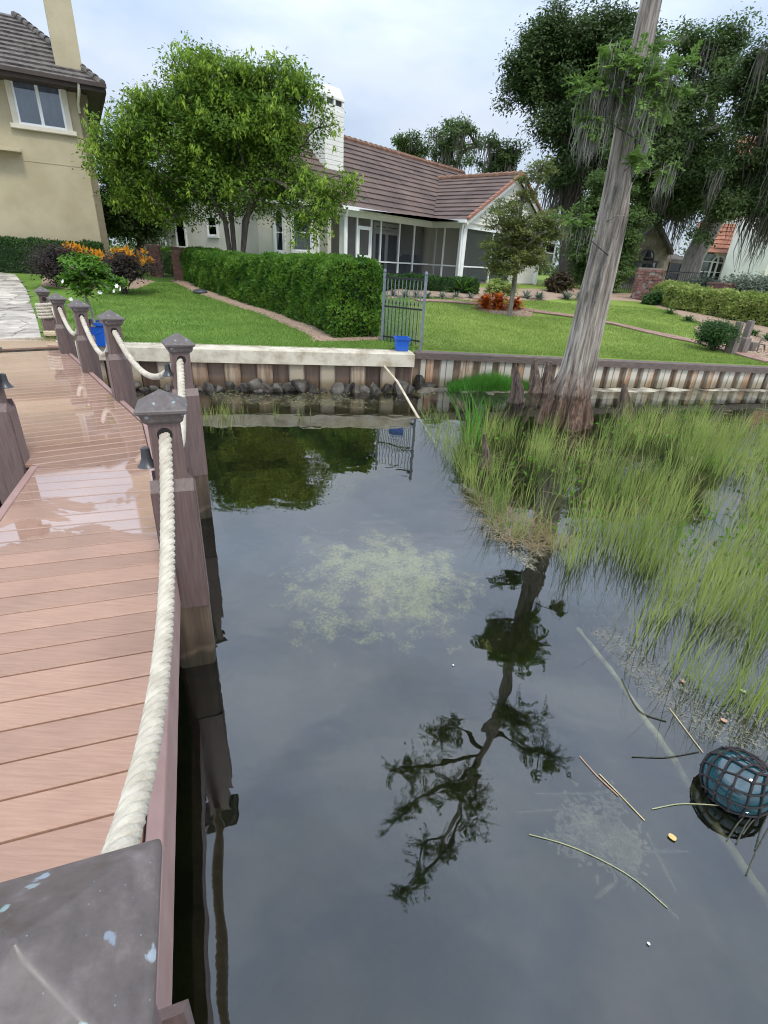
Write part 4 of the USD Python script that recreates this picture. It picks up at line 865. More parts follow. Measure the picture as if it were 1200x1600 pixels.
# ------------------------------------------------------------------ houses behind on the right
pm('stone_house', (.20, .165, .125), (.38, .33, .26), scale=2.5, rough=.9, bump=.5, bscale=7, coord='geo.position', island=(.30, .27, .22))
pm('roof_dark', (.075, .065, .058), (.13, .115, .10), scale=3, rough=.85, coord='geo.position')
pm('roof_red', (.22, .085, .05), (.34, .15, .09), scale=3, rough=.85, coord='geo.position')
sh = thing('stone_house', 'stone gabled house with an arched window and dark roof far behind the lawn', 'house')
YS = 36.0; eS = unit(np.array([1.0, .12, 0])); nS = np.array([eS[1], -eS[0], 0])
SP = aty(1000, 430, YS); SP[2] = 0
def ons(px, py): q = onplane(px, py, SP, nS); return (q - SP) @ eS, q[2]
def opening(parent, P, X, N, x0, x1, z0, z1, frame, leaves=1, arch=False, name='window', fill='interior', fw=.09, mull=()):
    """A window in a far wall: frame, bars, panes with a dark room behind; arch adds a half round head."""
    W = obj(name, cat([panel3(P, X, ZU, N, a, b, c, d, .0, .07, .006) for a, b, c, d in ((x0 - fw, x0, z0, z1), (x1, x1 + fw, z0, z1), (x0 - fw, x1 + fw, z0 - fw, z0)) + (() if arch else ((x0 - fw, x1 + fw, z1, z1 + fw),))]), frame, parent)
    obj('pane', panel3(P, X, ZU, N, x0, x1, z0, z1, .014, .02), 'pane', W); obj('blind', panel3(P, X, ZU, N, x0, x1, z0, z1, .003, .008), fill, W)
    r = (x1 - x0) / 2; xm = (x0 + x1) / 2; bars = []
    for i in range(1, leaves): xx = x0 + (x1 - x0) * i / leaves; bars.append(panel3(P, X, ZU, N, xx - .03, xx + .03, z0, z1, .021, .05))
    for m in mull: zz = z0 + (z1 - z0) * m; bars.append(panel3(P, X, ZU, N, x0, x1, zz - .03, zz + .03, .021, .05))
    if arch:
        a = np.linspace(0, math.pi, 13); pts = np.column_stack([xm + r * np.cos(a), z1 + r * np.sin(a)])
        obj('fanlight', frame_to(slab(pts, .014, .02), P, X, ZU, N), 'pane', W); obj('fan_blind', frame_to(slab(pts, .003, .008), P, X, ZU, N), fill, W)
        ring = np.array([P + X * (xm + (r + fw / 2) * math.cos(t)) + ZU * (z1 + (r + fw / 2) * math.sin(t)) + N * .03 for t in a]); bars.append(tube(ring, fw / 2, 6)); bars.append(panel3(P, X, ZU, N, x0, x1, z1 - .03, z1 + .03, .021, .05))
    if bars: obj('bars', cat(bars), frame, W)
    return W
xa, zr = ons(1024, 345); xe, ze_ = ons(1046, 392); xw, _ = ons(1040, 430)
hwid = xe - xa; zp = zr
gx0 = xa - hwid
obj('gable_wall', frame_to(loft([np.array([[gx0 + .3, .8, t], [xw, .8, t], [xw, ze_ + .1, t], [xa, zp - .2, t], [gx0 + .3, ze_ + .1, t]]) for t in (-.3, 0)]), SP, eS, ZU, nS), 'stone_house', sh)
for s in (-1, 1):
    e = SP + eS * (xa + s * hwid) + ZU * ze_; r_ = SP + eS * xa + ZU * zp
    obj('roof_slope', (np.array([e + nS * .5, r_ + nS * .5, r_ - nS * 9, e - nS * 9, e + nS * .5 - ZU * .22, r_ + nS * .5 - ZU * .22, r_ - nS * 9 - ZU * .22, e - nS * 9 - ZU * .22]), np.array([[0, 1, 2], [0, 2, 3], [4, 6, 5], [4, 7, 6], [0, 4, 5], [0, 5, 1], [0, 3, 7], [0, 7, 4]])), 'roof_dark', sh)
x0, z1 = ons(1001, 402); x1, _ = ons(1020, 402); opening(sh, SP, eS, nS, x0, x1, z1 - .25, z1, 'roof_dark', arch=True)
x0, z1 = ons(984, 408); x1, z0 = ons(1017, 442); opening(sh, SP, eS, nS, x0, x1, z0, z1, 'roof_dark', leaves=3, name='glass_door', fill='curtain')
wp0, _ = ons(1041, 420); wp1, _ = ons(1074, 420)
W0 = SP - nS * .0
obj('wing_wall', panel3(SP - nS * 1.0, eS, ZU, nS, xw, wp1 - .3, .8, ze_ - .1, -.3, 0), 'stone_house', sh)
e0, e1 = SP + eS * (xw + .02) + nS * .1 + ZU * (ze_ - .45), SP + eS * wp1 + nS * .1 + ZU * (ze_ - .45)
obj('wing_roof', (np.array([e0, e1, e1 - nS * 3 - eS * 2.2 + ZU * 1.1, e0 - nS * 3 + ZU * 1.1, e0 - ZU * .2, e1 - ZU * .2]), np.array([[0, 1, 2], [0, 2, 3], [4, 5, 1], [4, 1, 0]])), 'roof_dark', sh)
x0, z1 = ons(1028, 412); x1, z0 = ons(1036, 440)
for pa, pb in ((1026, 1034), (1048, 1056)):
    q0 = onplane(pa, 411, SP - nS * 1.0, nS); q1 = onplane(pb, 441, SP - nS * 1.0, nS); opening(sh, SP - nS * 1.0, eS, nS, (q0 - SP) @ eS, (q1 - SP) @ eS, q1[2], q0[2], 'roof_dark', mull=[.5], fill='curtain')
mh = thing('arched_window_house', 'cream house with round headed windows and red tile roof behind the leaning oak', 'house')
YM = 44.0; MP = aty(1130, 430, YM); MP[2] = 0; eM = unit(np.array([1.0, .05, 0])); nM = np.array([eM[1], -eM[0], 0])
def onm(px, py, dd=0): q = onplane(px, py, MP + nM * dd, nM); return (q - MP) @ eM, q[2]
xl, ztop = onm(1082, 394); xr, _ = onm(1172, 394)
obj('wall', panel3(MP, eM, ZU, nM, xl, xr + 6, .8, ztop, -.3, 0), 'stucco_white', mh)
for pa, pb, pt, pbm in ((1094, 1112, 408, 438), (1113, 1122, 410, 438), (1145, 1163, 411, 440)):
    x0, z1 = onm(pa + 1, pt); x1, z0 = onm(pb - 1, pbm); opening(mh, MP, eM, nM, x0, x1, z0, z1, 'white_paint', leaves=1, arch=True, mull=[.45], fw=.14)
_, zr2 = onm(1130, 372)
g = rng(41)
course_roof(mh, 'tile_course', 'roof_red', MP + eM * (xl - .5) + nM * .6 + ZU * ztop, MP + eM * (xr + 6) + nM * .6 + ZU * ztop, MP + eM * (xl + 1.5) - nM * 3 + ZU * (zr2 + 1.2), MP + eM * (xr + 6) - nM * 3 + ZU * (zr2 + 1.2), 7, .4, g, .07)
_, zup = onm(1130, 310, -3.2)
obj('upper_wall', panel3(MP - nM * 3.2, eM, ZU, nM, xl + 3.0, xr + 9, ztop, zup + 2.5, -.3, 0), 'stucco_white', mh)
course_roof(mh, 'tile_course', 'roof_red', MP + eM * (xl + 2.4) - nM * 2.6 + ZU * (zup + 2.4), MP + eM * (xr + 9) - nM * 2.6 + ZU * (zup + 2.4), MP + eM * (xl + 4.4) - nM * 6 + ZU * (zup + 4.6), MP + eM * (xr + 9) - nM * 6 + ZU * (zup + 4.6), 6, .4, g, .07)
q0 = aty(1190, 440, 38.0); q1 = aty(1196, 330, 38.0)
obj('near_wing', bxm((q0[0] + 3.0, 40.5, (q1[2] + .8) / 2), (6.0, 5, q1[2] - .8), .03), 'stucco_white', mh)
cb = q1[2]
course_roof(mh, 'tile_course', 'roof_red', np.array([q0[0] - .6, 37.5, cb]), np.array([q0[0] + 7, 37.5, cb]), np.array([q0[0] + 1.2, 40.5, cb + 1.8]), np.array([q0[0] + 7, 40.5, cb + 1.8]), 6, .4, g, .07)

# ------------------------------------------------------------------ paths and beds
def gzv(x, y):
    x = np.asarray(x, float); y = np.asarray(y, float)
    return ground(x, y) + (meshkit.fbm(np.stack([x * .5, y * .5, x * 0], -1), 3, 5) - .5) * .10 * np.clip((y - wall_y(x) - .1) / 3, 0, 1)
def gz_(x, y): return float(gzv(x, y))
def bedpatch(name, pts, mat, h=.012, seed=1, amp=.03, res=.12, **k):
    P = Polygon(pts); P = P.buffer(0); x0, y0, x1, y1 = P.bounds; nx, ny = int((x1 - x0) / res) + 2, int((y1 - y0) / res) + 2
    from shapely import contains_xy, distance, points
    gx, gy = np.meshgrid(np.linspace(x0, x1, nx), np.linspace(y0, y1, ny), indexing='ij'); inn = contains_xy(P, gx, gy); d = distance(P.boundary, points(np.stack([gx, gy], -1))) * np.where(inn, 1, -1)
    zz = gzv(gx, gy) + np.clip(d, -res * 2, .08) * .25 + h + (meshkit.fbm(np.stack([gx * 7, gy * 7, gx * 0], -1), 3, seed) - .5) * amp
    f = [[i * ny + j, (i + 1) * ny + j, (i + 1) * ny + j + 1, i * ny + j + 1] for i in range(nx - 1) for j in range(ny - 1) if max(d[i, j], d[i + 1, j], d[i, j + 1], d[i + 1, j + 1]) > -.02]
    return obj(name, (np.stack([gx, gy, zz], -1).reshape(-1, 3), np.array(f)), mat, smooth=True, kind='structure', **k), P
def chips(P, n, seed, s=.03, name='bark_chips', mat='mulch'):
    g = rng(seed); x0, y0, x1, y1 = P.bounds; from shapely import contains_xy
    x, y = g.uniform(x0, x1, n), g.uniform(y0, y1, n); k = contains_xy(P, x, y); x, y = x[k], y[k]; C = np.column_stack([x, y, gzv(x, y) + .035]); m = len(C)
    D = unit(g.normal(size=(m, 3)) * [1, 1, .35]); obj(name, leafmesh(C, D, unit(g.normal(size=(m, 3)) * .5 + [0, 0, 1]), g.uniform(.6, 1.5, m) * s * 1.6, g.uniform(.6, 1.3, m) * s, .1), mat, kind='stuff', label='reddish bark chips spread over the planting bed', category='bark chips')
pm('chip', (.32, .21, .13), (.58, .47, .34), scale=30, rough=.9, island=(.24, .14, .09), coord='geo.position')
# strip of bark under the hedge
HB = [tuple(gpt(*q)[:2]) for q in ((527, 533), (508, 521), (480, 508), (433, 489), (379, 473), (317, 454), (286, 438))]       # the hedge's front foot line
HBa = np.array(HB); hd = unit(np.gradient(HBa, axis=0)); hn = np.stack([hd[:, 1], -hd[:, 0]], 1)   # to the right, behind the hedge
front = HBa - hn * .42; back = HBa + hn * 1.0
_, P = bedpatch('mulch_bed', list(map(tuple, front)) + list(map(tuple, back[::-1])), 'mulch', seed=2); chips(P.intersection(LineString(front).buffer(.55)), 3200, 5, mat='chip')
# bark island with the small tree
ic = gpt(790, 487); tI = np.linspace(0, TAU, 20, endpoint=False); wI = gpt(833, 490)[0] - ic[0]
_, P = bedpatch('mulch_bed', [(ic[0] + wI * math.cos(t), ic[1] + .95 * math.sin(t) + .15) for t in tI], 'mulch', seed=3); chips(P, 2200, 6, mat='chip')
# beds along the porch and by the right hedge
bp = [gpt(*q)[:2] for q in ((608, 466), (660, 462), (740, 470), (830, 470), (900, 466), (905, 452), (830, 452), (740, 449), (640, 447), (600, 450))]
_, P = bedpatch('mulch_bed', bp, 'mulch', seed=4, res=.25)
rb = [gpt(*q)[:2] for q in ((935, 468), (1010, 473), (1060, 494), (1120, 512), (1198, 522), (1290, 545), (1400, 520), (1200, 470), (1030, 458), (940, 458))]
_, P = bedpatch('mulch_bed', rb, 'mulch', seed=5, res=.3)
pb = [gpt(*q)[:2] for q in ((1085, 512), (1110, 503), (1165, 510), (1230, 530), (1300, 575), (1205, 562), (1140, 545), (1100, 530))]
_, P = bedpatch('mulch_bed', pb, 'mulch', seed=6, res=.15); chips(P, 2600, 8, s=.05, mat='chip')
lb_ = [gpt(*q)[:2] for q in ((68, 447), (110, 454), (150, 452), (215, 452), (240, 440), (200, 432), (70, 435))]
_, P = bedpatch('mulch_bed', lb_, 'mulch', seed=7, res=.2)

# brick path: a curved strip of single bricks where they are near, courses set flush in the turf
pc = [gpt(*q)[:2] for q in ((628, 468), (690, 470), (760, 476), (850, 488), (930, 503), (1000, 514), (1060, 526), (1110, 540), (1160, 556), (1240, 580))]
pc = np.array(pc); s = np.concatenate([[0], np.cumsum(np.linalg.norm(np.diff(pc, axis=0), axis=1))]); q = np.linspace(0, s[-1], int(s[-1] / .12))
cx = np.column_stack([np.interp(q, s, pc[:, k]) for k in (0, 1)]); from scipy.ndimage import gaussian_filter1d
cx = gaussian_filter1d(cx, 12, axis=0, mode='nearest'); tt = unit(np.gradient(cx, axis=0)); nn_ = np.stack([-tt[:, 1], tt[:, 0]], 1)
bpth = UsdGeom.Xform.Define(stage, '/World/brick_path').GetPrim(); meta(bpth, kind='structure')
hw = .27
zc = gzv(cx[:, 0], cx[:, 1])
v = np.stack([np.column_stack([cx + nn_ * w_, gzv((cx + nn_ * w_)[:, 0], (cx + nn_ * w_)[:, 1]) + .030]) for w_ in (-hw, -hw / 2, 0, hw / 2, hw)], 1).reshape(-1, 3)
f = []
for i in range(len(cx) - 1):
    for j in range(4): a = i * 5 + j; f.append([a, a + 5, a + 6, a + 1])
pm('path_brick', (.24, .14, .105), (.36, .235, .18), scale=5, rough=.85, coord='geo.position', island=(.33, .20, .16))
obj('path_base', (v, np.array(f)), 'mortar', bpth, smooth=True)
ms = []; g = rng(44)
for i in range(1, len(cx) - 1):
    for j, w_ in enumerate(np.arange(-hw + .09, hw, .18)):
        o = .05 * (i % 2); c = cx[i] + nn_[i] * (w_ + (o if j < 3 else 0) * 0); ang = math.atan2(nn_[i][1], nn_[i][0])
        ms.append(slab(rect(c[0], c[1], .168, .108, ang), gz_(*c) + .01, gz_(*c) + .045 + g.uniform(-.002, .003), .006))
order = np.argsort([m[0][:, 1].mean() + abs(m[0][:, 0].mean()) * .3 for m in ms]); near_b = [ms[k] for k in order[:240]]; far_b = [ms[k] for k in order[240:]]
for m in near_b: obj('brick', m, 'path_brick', bpth)
if far_b: meta(obj('bricks_beyond', cat(far_b), 'path_brick', bpth), kind='stuff')

# flagstones on the left
fpoly = Polygon([atz(*q, DZ + .03)[:2] for q in ((-260, 520), (-260, 430), (-60, 436), (0, 446), (30, 450), (46, 468), (56, 492), (62, 510), (66, 527), (0, 528))])
fp = UsdGeom.Xform.Define(stage, '/World/flagstone_path').GetPrim(); meta(fp, kind='structure')
x0, y0, x1, y1 = fpoly.bounds; g = rng(51); st = .52
pts = np.array([(x + g.uniform(-.19, .19) + (.26 if j % 2 else 0), y + g.uniform(-.17, .17)) for i, x in enumerate(np.arange(x0 - 1, x1 + 1, st)) for j, y in enumerate(np.arange(y0 - 1, y1 + 1, st * .85))])
vo = Voronoi(pts); ground_f = lambda x, y: np.maximum(gzv(x, y), DZ - .02)
fz = lambda c: float(max(gz_(c[0], c[1]), DZ - .01)) + .025
for r in vo.point_region:
    reg = vo.regions[r]
    if -1 in reg or not reg: continue
    q = Polygon(vo.vertices[reg]).intersection(fpoly)
    if q.is_empty or q.geom_type != 'Polygon' or q.area < .02: continue
    q = q.buffer(-.014, join_style=2).simplify(.01)
    if q.is_empty or q.geom_type != 'Polygon' or q.area < .02: continue
    p = np.array(q.exterior.coords)[:-1]; c = p.mean(0)
    m = slab(p, -.03, .012 + g.uniform(-.004, .006), .008); v, f = m; v = v.copy(); v[:, 2] += fz(c) + (v[:, 1] - c[1]) * .03
    obj('flagstone', (v, f), 'flagstone', fp)
gx, gy = np.meshgrid(np.linspace(x0, x1, 40), np.linspace(y0, y1, 40), indexing='ij'); from shapely import contains_xy
inn = contains_xy(fpoly.buffer(.12), gx, gy); zz = np.vectorize(lambda a, b: fz((a, b)))(gx, gy) + .001
f = [[i * 40 + j, (i + 1) * 40 + j, (i + 1) * 40 + j + 1, i * 40 + j + 1] for i in range(39) for j in range(39) if inn[i:i + 2, j:j + 2].all()]
obj('joint_bed', (np.stack([gx, gy, zz], -1).reshape(-1, 3), np.array(f)), 'grout', fp)

# grass blades, kept off the paths and beds
from shapely.ops import unary_union
path_poly = LineString(cx).buffer(hw + .02); avoid = unary_union([path_poly, fpoly.buffer(.03), Polygon(list(map(tuple, front)) + list(map(tuple, back[::-1]))).buffer(-.03), Polygon([(ic[0] + wI * math.cos(t), ic[1] + .95 * math.sin(t) + .15) for t in tI]), Polygon(pb).buffer(0), Polygon(bp).buffer(0), Polygon(rb).buffer(0), Polygon(lb_).buffer(0)])
def keepf(C): return ~contains_xy(avoid, C[:, 0], C[:, 1])
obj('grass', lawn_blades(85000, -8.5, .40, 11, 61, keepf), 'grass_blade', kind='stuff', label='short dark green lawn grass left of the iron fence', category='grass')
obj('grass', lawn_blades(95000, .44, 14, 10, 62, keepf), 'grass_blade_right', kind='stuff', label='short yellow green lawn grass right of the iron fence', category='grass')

# ------------------------------------------------------------------ hedges
def hedge(name, label, foot, width, ztop, mat, per_m2, ln, wd, seed, z0=None, bumpy=.10, rnd=.25, cat_='hedge', core='hedge_core'):
    """A clipped hedge along a line: dark core, leaves over its faces."""
    g = rng(seed); foot = np.asarray(foot, float); t = thing(name, label, cat_)
    s = np.concatenate([[0], np.cumsum(np.linalg.norm(np.diff(foot, axis=0), axis=1))]); n = max(int(s[-1] / .35), 4); q = np.linspace(0, s[-1], n)
    P = np.column_stack([np.interp(q, s, foot[:, k]) for k in (0, 1)]); P = gaussian_filter1d(P, 1.2, axis=0, mode='nearest'); T = unit(np.gradient(P, axis=0)); Nn = np.stack([T[:, 1], -T[:, 0]], 1)
    zb = gzv(P[:, 0], P[:, 1]); zt = np.broadcast_to(ztop(q / s[-1]) if callable(ztop) else ztop, (n,))
    rings = []; i_ = .07
    for i in range(n):
        e = i_ * 1.2 if i in (0, n - 1) else 0; z1 = zt[i] - i_
        c = [(i_, zb[i] - .05), (width - i_, zb[i] - .05), (width - i_, z1 - rnd), (width - i_ - rnd * .6, z1), (i_ + rnd * .6, z1), (i_, z1 - rnd)]
        off = T[i] * (e if i == 0 else -e)
        rings.append(np.array([[*(P[i] + Nn[i] * a + off), z] for a, z in c]))
    obj('core', loft(rings), core, t)
    Ls = s[-1]; H = float((zt - zb).mean()); m = int(per_m2 * (Ls * (H * 1.6 + width) + 2 * H * width)); C, O = [], []
    k = g.integers(0, 1000, m); area = np.array([Ls * H, Ls * H * .5, Ls * width, H * width, H * width]); side = g.choice(5, m, p=area / area.sum()); u_ = g.uniform(0, 1, m); w_ = g.uniform(0, 1, m)
    idx = u_ * (n - 1); fi = np.clip(idx.astype(int), 0, n - 2); fr = (idx - fi)[:, None]
    end = side >= 3; fi = np.where(side == 3, 0, np.where(side == 4, n - 2, fi)); fr = np.where((side == 3)[:, None], 0, np.where((side == 4)[:, None], 1.0, fr))
    base = P[fi] * (1 - fr) + P[fi + 1] * fr; nn2 = unit(Nn[fi] * (1 - fr) + Nn[fi + 1] * fr); tt2 = unit(T[fi] * (1 - fr) + T[fi + 1] * fr); b0 = zb[fi] * (1 - fr[:, 0]) + zb[fi + 1] * fr[:, 0]; t0 = zt[fi] * (1 - fr[:, 0]) + zt[fi + 1] * fr[:, 0]
    off = np.where(side == 0, 0.0, np.where(side == 1, width, np.where(end, u_ * width, w_ * width))); zz = np.where(side == 2, t0, b0 + w_ ** .9 * (t0 - b0))
    # round the shoulders
    edge = np.minimum(off, width - off); up = np.clip((zz - (t0 - rnd)) / rnd, 0, 1); sink = np.where(side == 2, np.clip(1 - edge / rnd, 0, 1) ** 2 * rnd * .5, 0); zz = zz - sink
    inn_ = np.where(side < 2, up ** 2 * rnd * .5, 0); off = off + np.where(side == 0, inn_, np.where(side == 1, -inn_, 0))
    ex = np.where(side == 3, up ** 2 * rnd * .5, np.where(side == 4, -up ** 2 * rnd * .5, 0))
    pos = np.column_stack([base + nn2 * off[:, None] + tt2 * ex[:, None], zz]); outn = np.where((side == 0)[:, None], np.column_stack([-nn2, zz * 0 + .25]), np.where((side == 1)[:, None], np.column_stack([nn2, zz * 0 + .25]), np.where((side == 2)[:, None], [0, 0, 1.0], np.column_stack([tt2 * np.where(side == 3, -1, 1)[:, None], zz * 0 + .25]))))
    pos = pos + outn * ((meshkit.noise(pos * 2.6) - .5) * bumpy * 2 + (meshkit.noise(pos * 9.0) - .55) * .10)[:, None] + g.normal(size=(m, 3)) * .02
    N = unit(outn * .9 + rand_dirs(g, m) * .75); D = unit(np.cross(N, rand_dirs(g, m)) + outn * .55 + [0, 0, .2])
    sc = g.uniform(.7, 1.3, m); obj('leaves', leafmesh(pos, D, N, ln * sc, wd * sc, .2), mat, t)
    return t
hedge('clipped_hedge', 'tall clipped green hedge running from the iron fence back past the brick pillars', [tuple(q) for q in HBa], .95, lambda u: 2.20 + .03 * np.sin(u * 9), 'leaf_hedge', 1500, .075, .045, 71)
lhf = [(-8.75, 22.7), (-9.7, 23.9), (-11.5, 26.0)]
hedge('clipped_hedge', 'clipped green hedge behind the two brick pillars', lhf, .8, 2.22, 'leaf_hedge', 900, .085, .05, 72)
q0, q1 = aty(-60, 400, 21.0), aty(172, 380, 22.0)
hedge('low_hedge', 'low dark clipped hedge along the foot of the tan house', [(-20, 19.2), (q0[0], 20.4), (q1[0], 21.8)], .8, 2.28, 'leaf_box', 1100, .07, .04, 73)
hv = np.array([gpt(*q)[:2] for q in ((1022, 474), (1060, 488), (1120, 500), (1200, 515), (1330, 535))]) + [0, .6]
hv = hv[::-1]
hedge('variegated_hedge', 'low hedge with pale yellow green leaves on the right edge of the lawn', hv, 1.3, lambda u: ground(hv[-1][0], hv[-1][1]) + .52 + .26 * u, 'leaf_varieg', 900, .11, .06, 74, bumpy=.16, rnd=.3)
ph = np.array([gpt(*q)[:2] for q in ((596, 456), (640, 455), (700, 458), (752, 462))])[::-1]
hedge('low_hedge', 'low green hedge in front of the screened porch', ph, .7, lambda u: 1.78 + 0 * u, 'leaf_box', 700, .09, .05, 75, bumpy=.12)
def bush(name, label, c, r, leaf, n, ln, wd, seed, core=True, cat_='shrub', tip=None, stems='bark_dark', flat=.7):
    g = rng(seed); t = thing(name, label, cat_, (c[0], c[1], 0)); c = np.array([0, 0, c[2]]); r = np.asarray(r, float)
    P = in_lobes([(c + g.normal(size=3) * r * [.38, .38, .14], r * g.uniform(.55, .8)) for _ in range(5)], n // 14, g, .45, .36, 2.5 / max(r), seed)
    z0 = gz_(*[float(q) for q in (t.GetAttribute('xformOp:translate').Get()[0], t.GetAttribute('xformOp:translate').Get()[1])])
    st = [tube(bez([g.normal() * .06, g.normal() * .06, z0 - .03], [p[0] * .3, p[1] * .3, (z0 + p[2]) / 2], p, 5), [.014, .012, .010, .008, .005], 5) for p in P[g.permutation(len(P))[:14]]]
    obj('stems', cat(st), stems, t)
    obj('leaves', foliage(P, 14, max(r) * .17, ln, wd, g, out=c - [0, 0, r[2] * .6], flat=flat), leaf, t)
    if tip:
        top = P[(P[:, 2] > np.quantile(P[:, 2], .55))]; top = top[g.permutation(len(top))[:tip[2]]]; m = len(top) * tip[1]; C = np.repeat(top + [0, 0, r[2] * .12], tip[1], 0) + g.normal(size=(m, 3)) * r * .06
        obj(tip[4], leafmesh(C, unit(rand_dirs(g, m) * .8 + [0, 0, .7]), rand_dirs(g, m), tip[3] * g.uniform(.7, 1.3, m), tip[3] * .34, .2), tip[0], t)
    return t
def bush_px(name, label, x0, y0, x1, y1, Y, leaf, n, ln, wd, seed, **k):
    a, b = aty((x0 + x1) / 2, y0, Y), aty((x0 + x1) / 2, y1, Y); w = (aty(x1, (y0 + y1) / 2, Y)[0] - aty(x0, (y0 + y1) / 2, Y)[0]) / 2
    return bush(name, label, np.array([(a[0] + b[0]) / 2, Y, (a[2] + b[2]) / 2]), (w, w * .9, (a[2] - b[2]) / 2), leaf, n, ln, wd, seed, **k)
bush_px('burgundy_shrub', 'large dark burgundy leaved shrub at the end of the low stone wall', 50, 378, 125, 446, 16.8, 'leaf_red', 7000, .07, .045, 81)
bush_px('burgundy_shrub', 'dark shrub behind the potted tree with yellow orange tops on its crown', 150, 388, 222, 442, 16.4, 'leaf_red', 6000, .07, .045, 82, tip=('leaf_orange', 13, 22, .17, 'orange_leaves'))
bush_px('orange_croton', 'bright orange yellow leaved shrub between the two burgundy shrubs', 98, 386, 152, 425, 17.4, 'leaf_red', 2500, .08, .05, 83, tip=('leaf_orange', 18, 26, .20, 'orange_leaves'))
bush_px('round_shrub', 'clipped round dark green shrub beside the timber posts', 1098, 500, 1152, 538, 14.2, 'leaf_box', 9000, .05, .03, 84, flat=.9)
bush_px('ti_plant', 'dark red and orange leaved plant against the white clapboard wall', 856, 424, 890, 459, float(gpt(872, 458)[1]), 'leaf_ti', 1500, .22, .08, 85)
bush_px('flowering_shrub', 'grey green loose shrub in front of the arched windows', 1075, 432, 1112, 462, 30.0, 'leaf_silver', 3500, .13, .07, 86)
bush_px('flowering_shrub', 'grey green loose shrub between the right brick pillar and the picture edge', 1140, 428, 1215, 468, 27.0, 'leaf_silver', 6000, .13, .07, 87)
bush_px('shrub', 'yellow green shrub behind the orange crotons', 762, 434, 800, 462, 19.5, 'leaf_varieg', 2200, .12, .06, 88)
bush_px('shrub', 'green shrub beside the variegated hedge end at the dark stones', 1010, 455, 1042, 478, 25.0, 'leaf_box', 2500, .12, .06, 89)
# crotons and tufts
NTH = ('first','second','third','fourth','fifth','sixth','seventh','eighth')
def rosette(name, label, c, n, ln, wd, leaf, seed, cat_='plant', arch=.35, group=None, h=0.0):
    g = rng(seed); t = thing(name, label, cat_, c, group=group); a = g.uniform(0, TAU, n); e = g.uniform(.25, 1.35, n); D0 = np.column_stack([np.cos(a) * np.cos(e), np.sin(a) * np.cos(e), np.sin(e)])
    zz = g.uniform(0, 1, n)[:, None] * np.array([0, 0, h]); C = zz + D0 * [.02, .02, 0]; Lg = ln * g.uniform(.6, 1.15, n)[:, None]; S = unit(np.cross(D0, [0, 0, 1.0])); vs = []
    for tk, wk in ((0, .25), (.35, 1), (.7, .8), (1, .05)):
        p = C + D0 * Lg * tk - np.column_stack([0 * a, 0 * a, arch * Lg[:, 0] * tk ** 2]); vs += [p - S * wd * wk / 2, p + S * wd * wk / 2]
    v = np.stack(vs, 1).reshape(-1, 3); b = np.arange(n)[:, None] * 8; f = []
    for k in range(3): q = 2 * k; f += [b + [q, q + 1, q + 3], b + [q, q + 3, q + 2]]
    obj('leaves', (v, np.vstack(f)), leaf, t)
    if h: obj('stem', tube([[0, 0, -.03], [0.01, 0, h]], [.015, .01], 5), 'bark_dark', t)
    return t
for i, (px, py, s, lab) in enumerate(((757, 484, 1.0, 'red and orange croton on the bark island, leftmost of three'), (777, 484, 1.15, 'red orange croton on the bark island, between its two neighbours'), (803, 484, .85, 'small red and yellow croton on the bark island right of the young trunk'))):
    p = gpt(px, py); rosette('croton', lab, p, 170, .50 * s, .095, 'leaf_croton', 90 + i, arch=.5, h=.32 * s)
for i, px in enumerate((614, 632, 650, 668, 690, 712, 735, 758)):
    p = gpt(px, 463 + (px - 614) * .035); rosette('grass_tuft', NTH[i] + ' grass tuft from the iron fence in the row before the porch hedge', p, 60, .55, .03, 'leaf_silver', 110 + i, arch=.5, group='grass tufts in front of the porch hedge')
p = gpt(722, 458); rosette('spiky_plant', 'green spiky plant at the foot of the porch corner column', p, 70, 1.15, .06, 'leaf_bright', 120, arch=.35)
for i, px in enumerate((822, 842, 885, 905)):
    p = gpt(px, 468 + (i % 2)); rosette('grass_tuft', NTH[i] + ' low tuft from the porch along the white clapboard wall', p, 70, .6, .05, 'leaf_silver', 130 + i, arch=.4, group='low tufts along the clapboard wall')
for i, (px, py) in enumerate(((1045, 492), (1075, 503), (1105, 512), (1140, 520), (1175, 527), (1198, 534))):
    p = gpt(px, py); rosette('border_grass', NTH[i] + ' strappy border plant from the round shrub side below the variegated hedge', p, 90, .62, .035, 'leaf_box', 140 + i, arch=.6, group='strappy plants below the variegated hedge')

# stone wall, brick pillars, iron fences
sw2 = thing('fieldstone_wall', 'low dry stone wall under the hedge by the tan house', 'wall')
g = rng(150); a0, b0 = np.array([-21.0, 18.6]), np.array([-13.6, 21.3]); e2 = unit(b0 - a0); n2 = np.array([e2[1], -e2[0]]); Lq = np.linalg.norm(b0 - a0); zs = 1.0
obj('backing', slab([a0 - n2 * .05, b0 - n2 * .05, b0 - n2 * .4, a0 - n2 * .4], .6, 1.66), 'mortar', sw2)
for r in range(6):
    x = 2.6 + g.uniform(0, .2)
    while x < Lq:
        w_ = g.uniform(.16, .36); c = a0 + e2 * (x + w_ / 2); m = slab(rect(0, 0, w_ - .02, .105 - .012), 0, g.uniform(.06, .10), .02)
        v, f = frame_to(m, np.array([*c, .98 + r * .115 + .05]), [*e2, 0], [0, 0, 1], [*n2, 0]); obj('stone', (v, f), 'fieldstone', sw2); x += w_
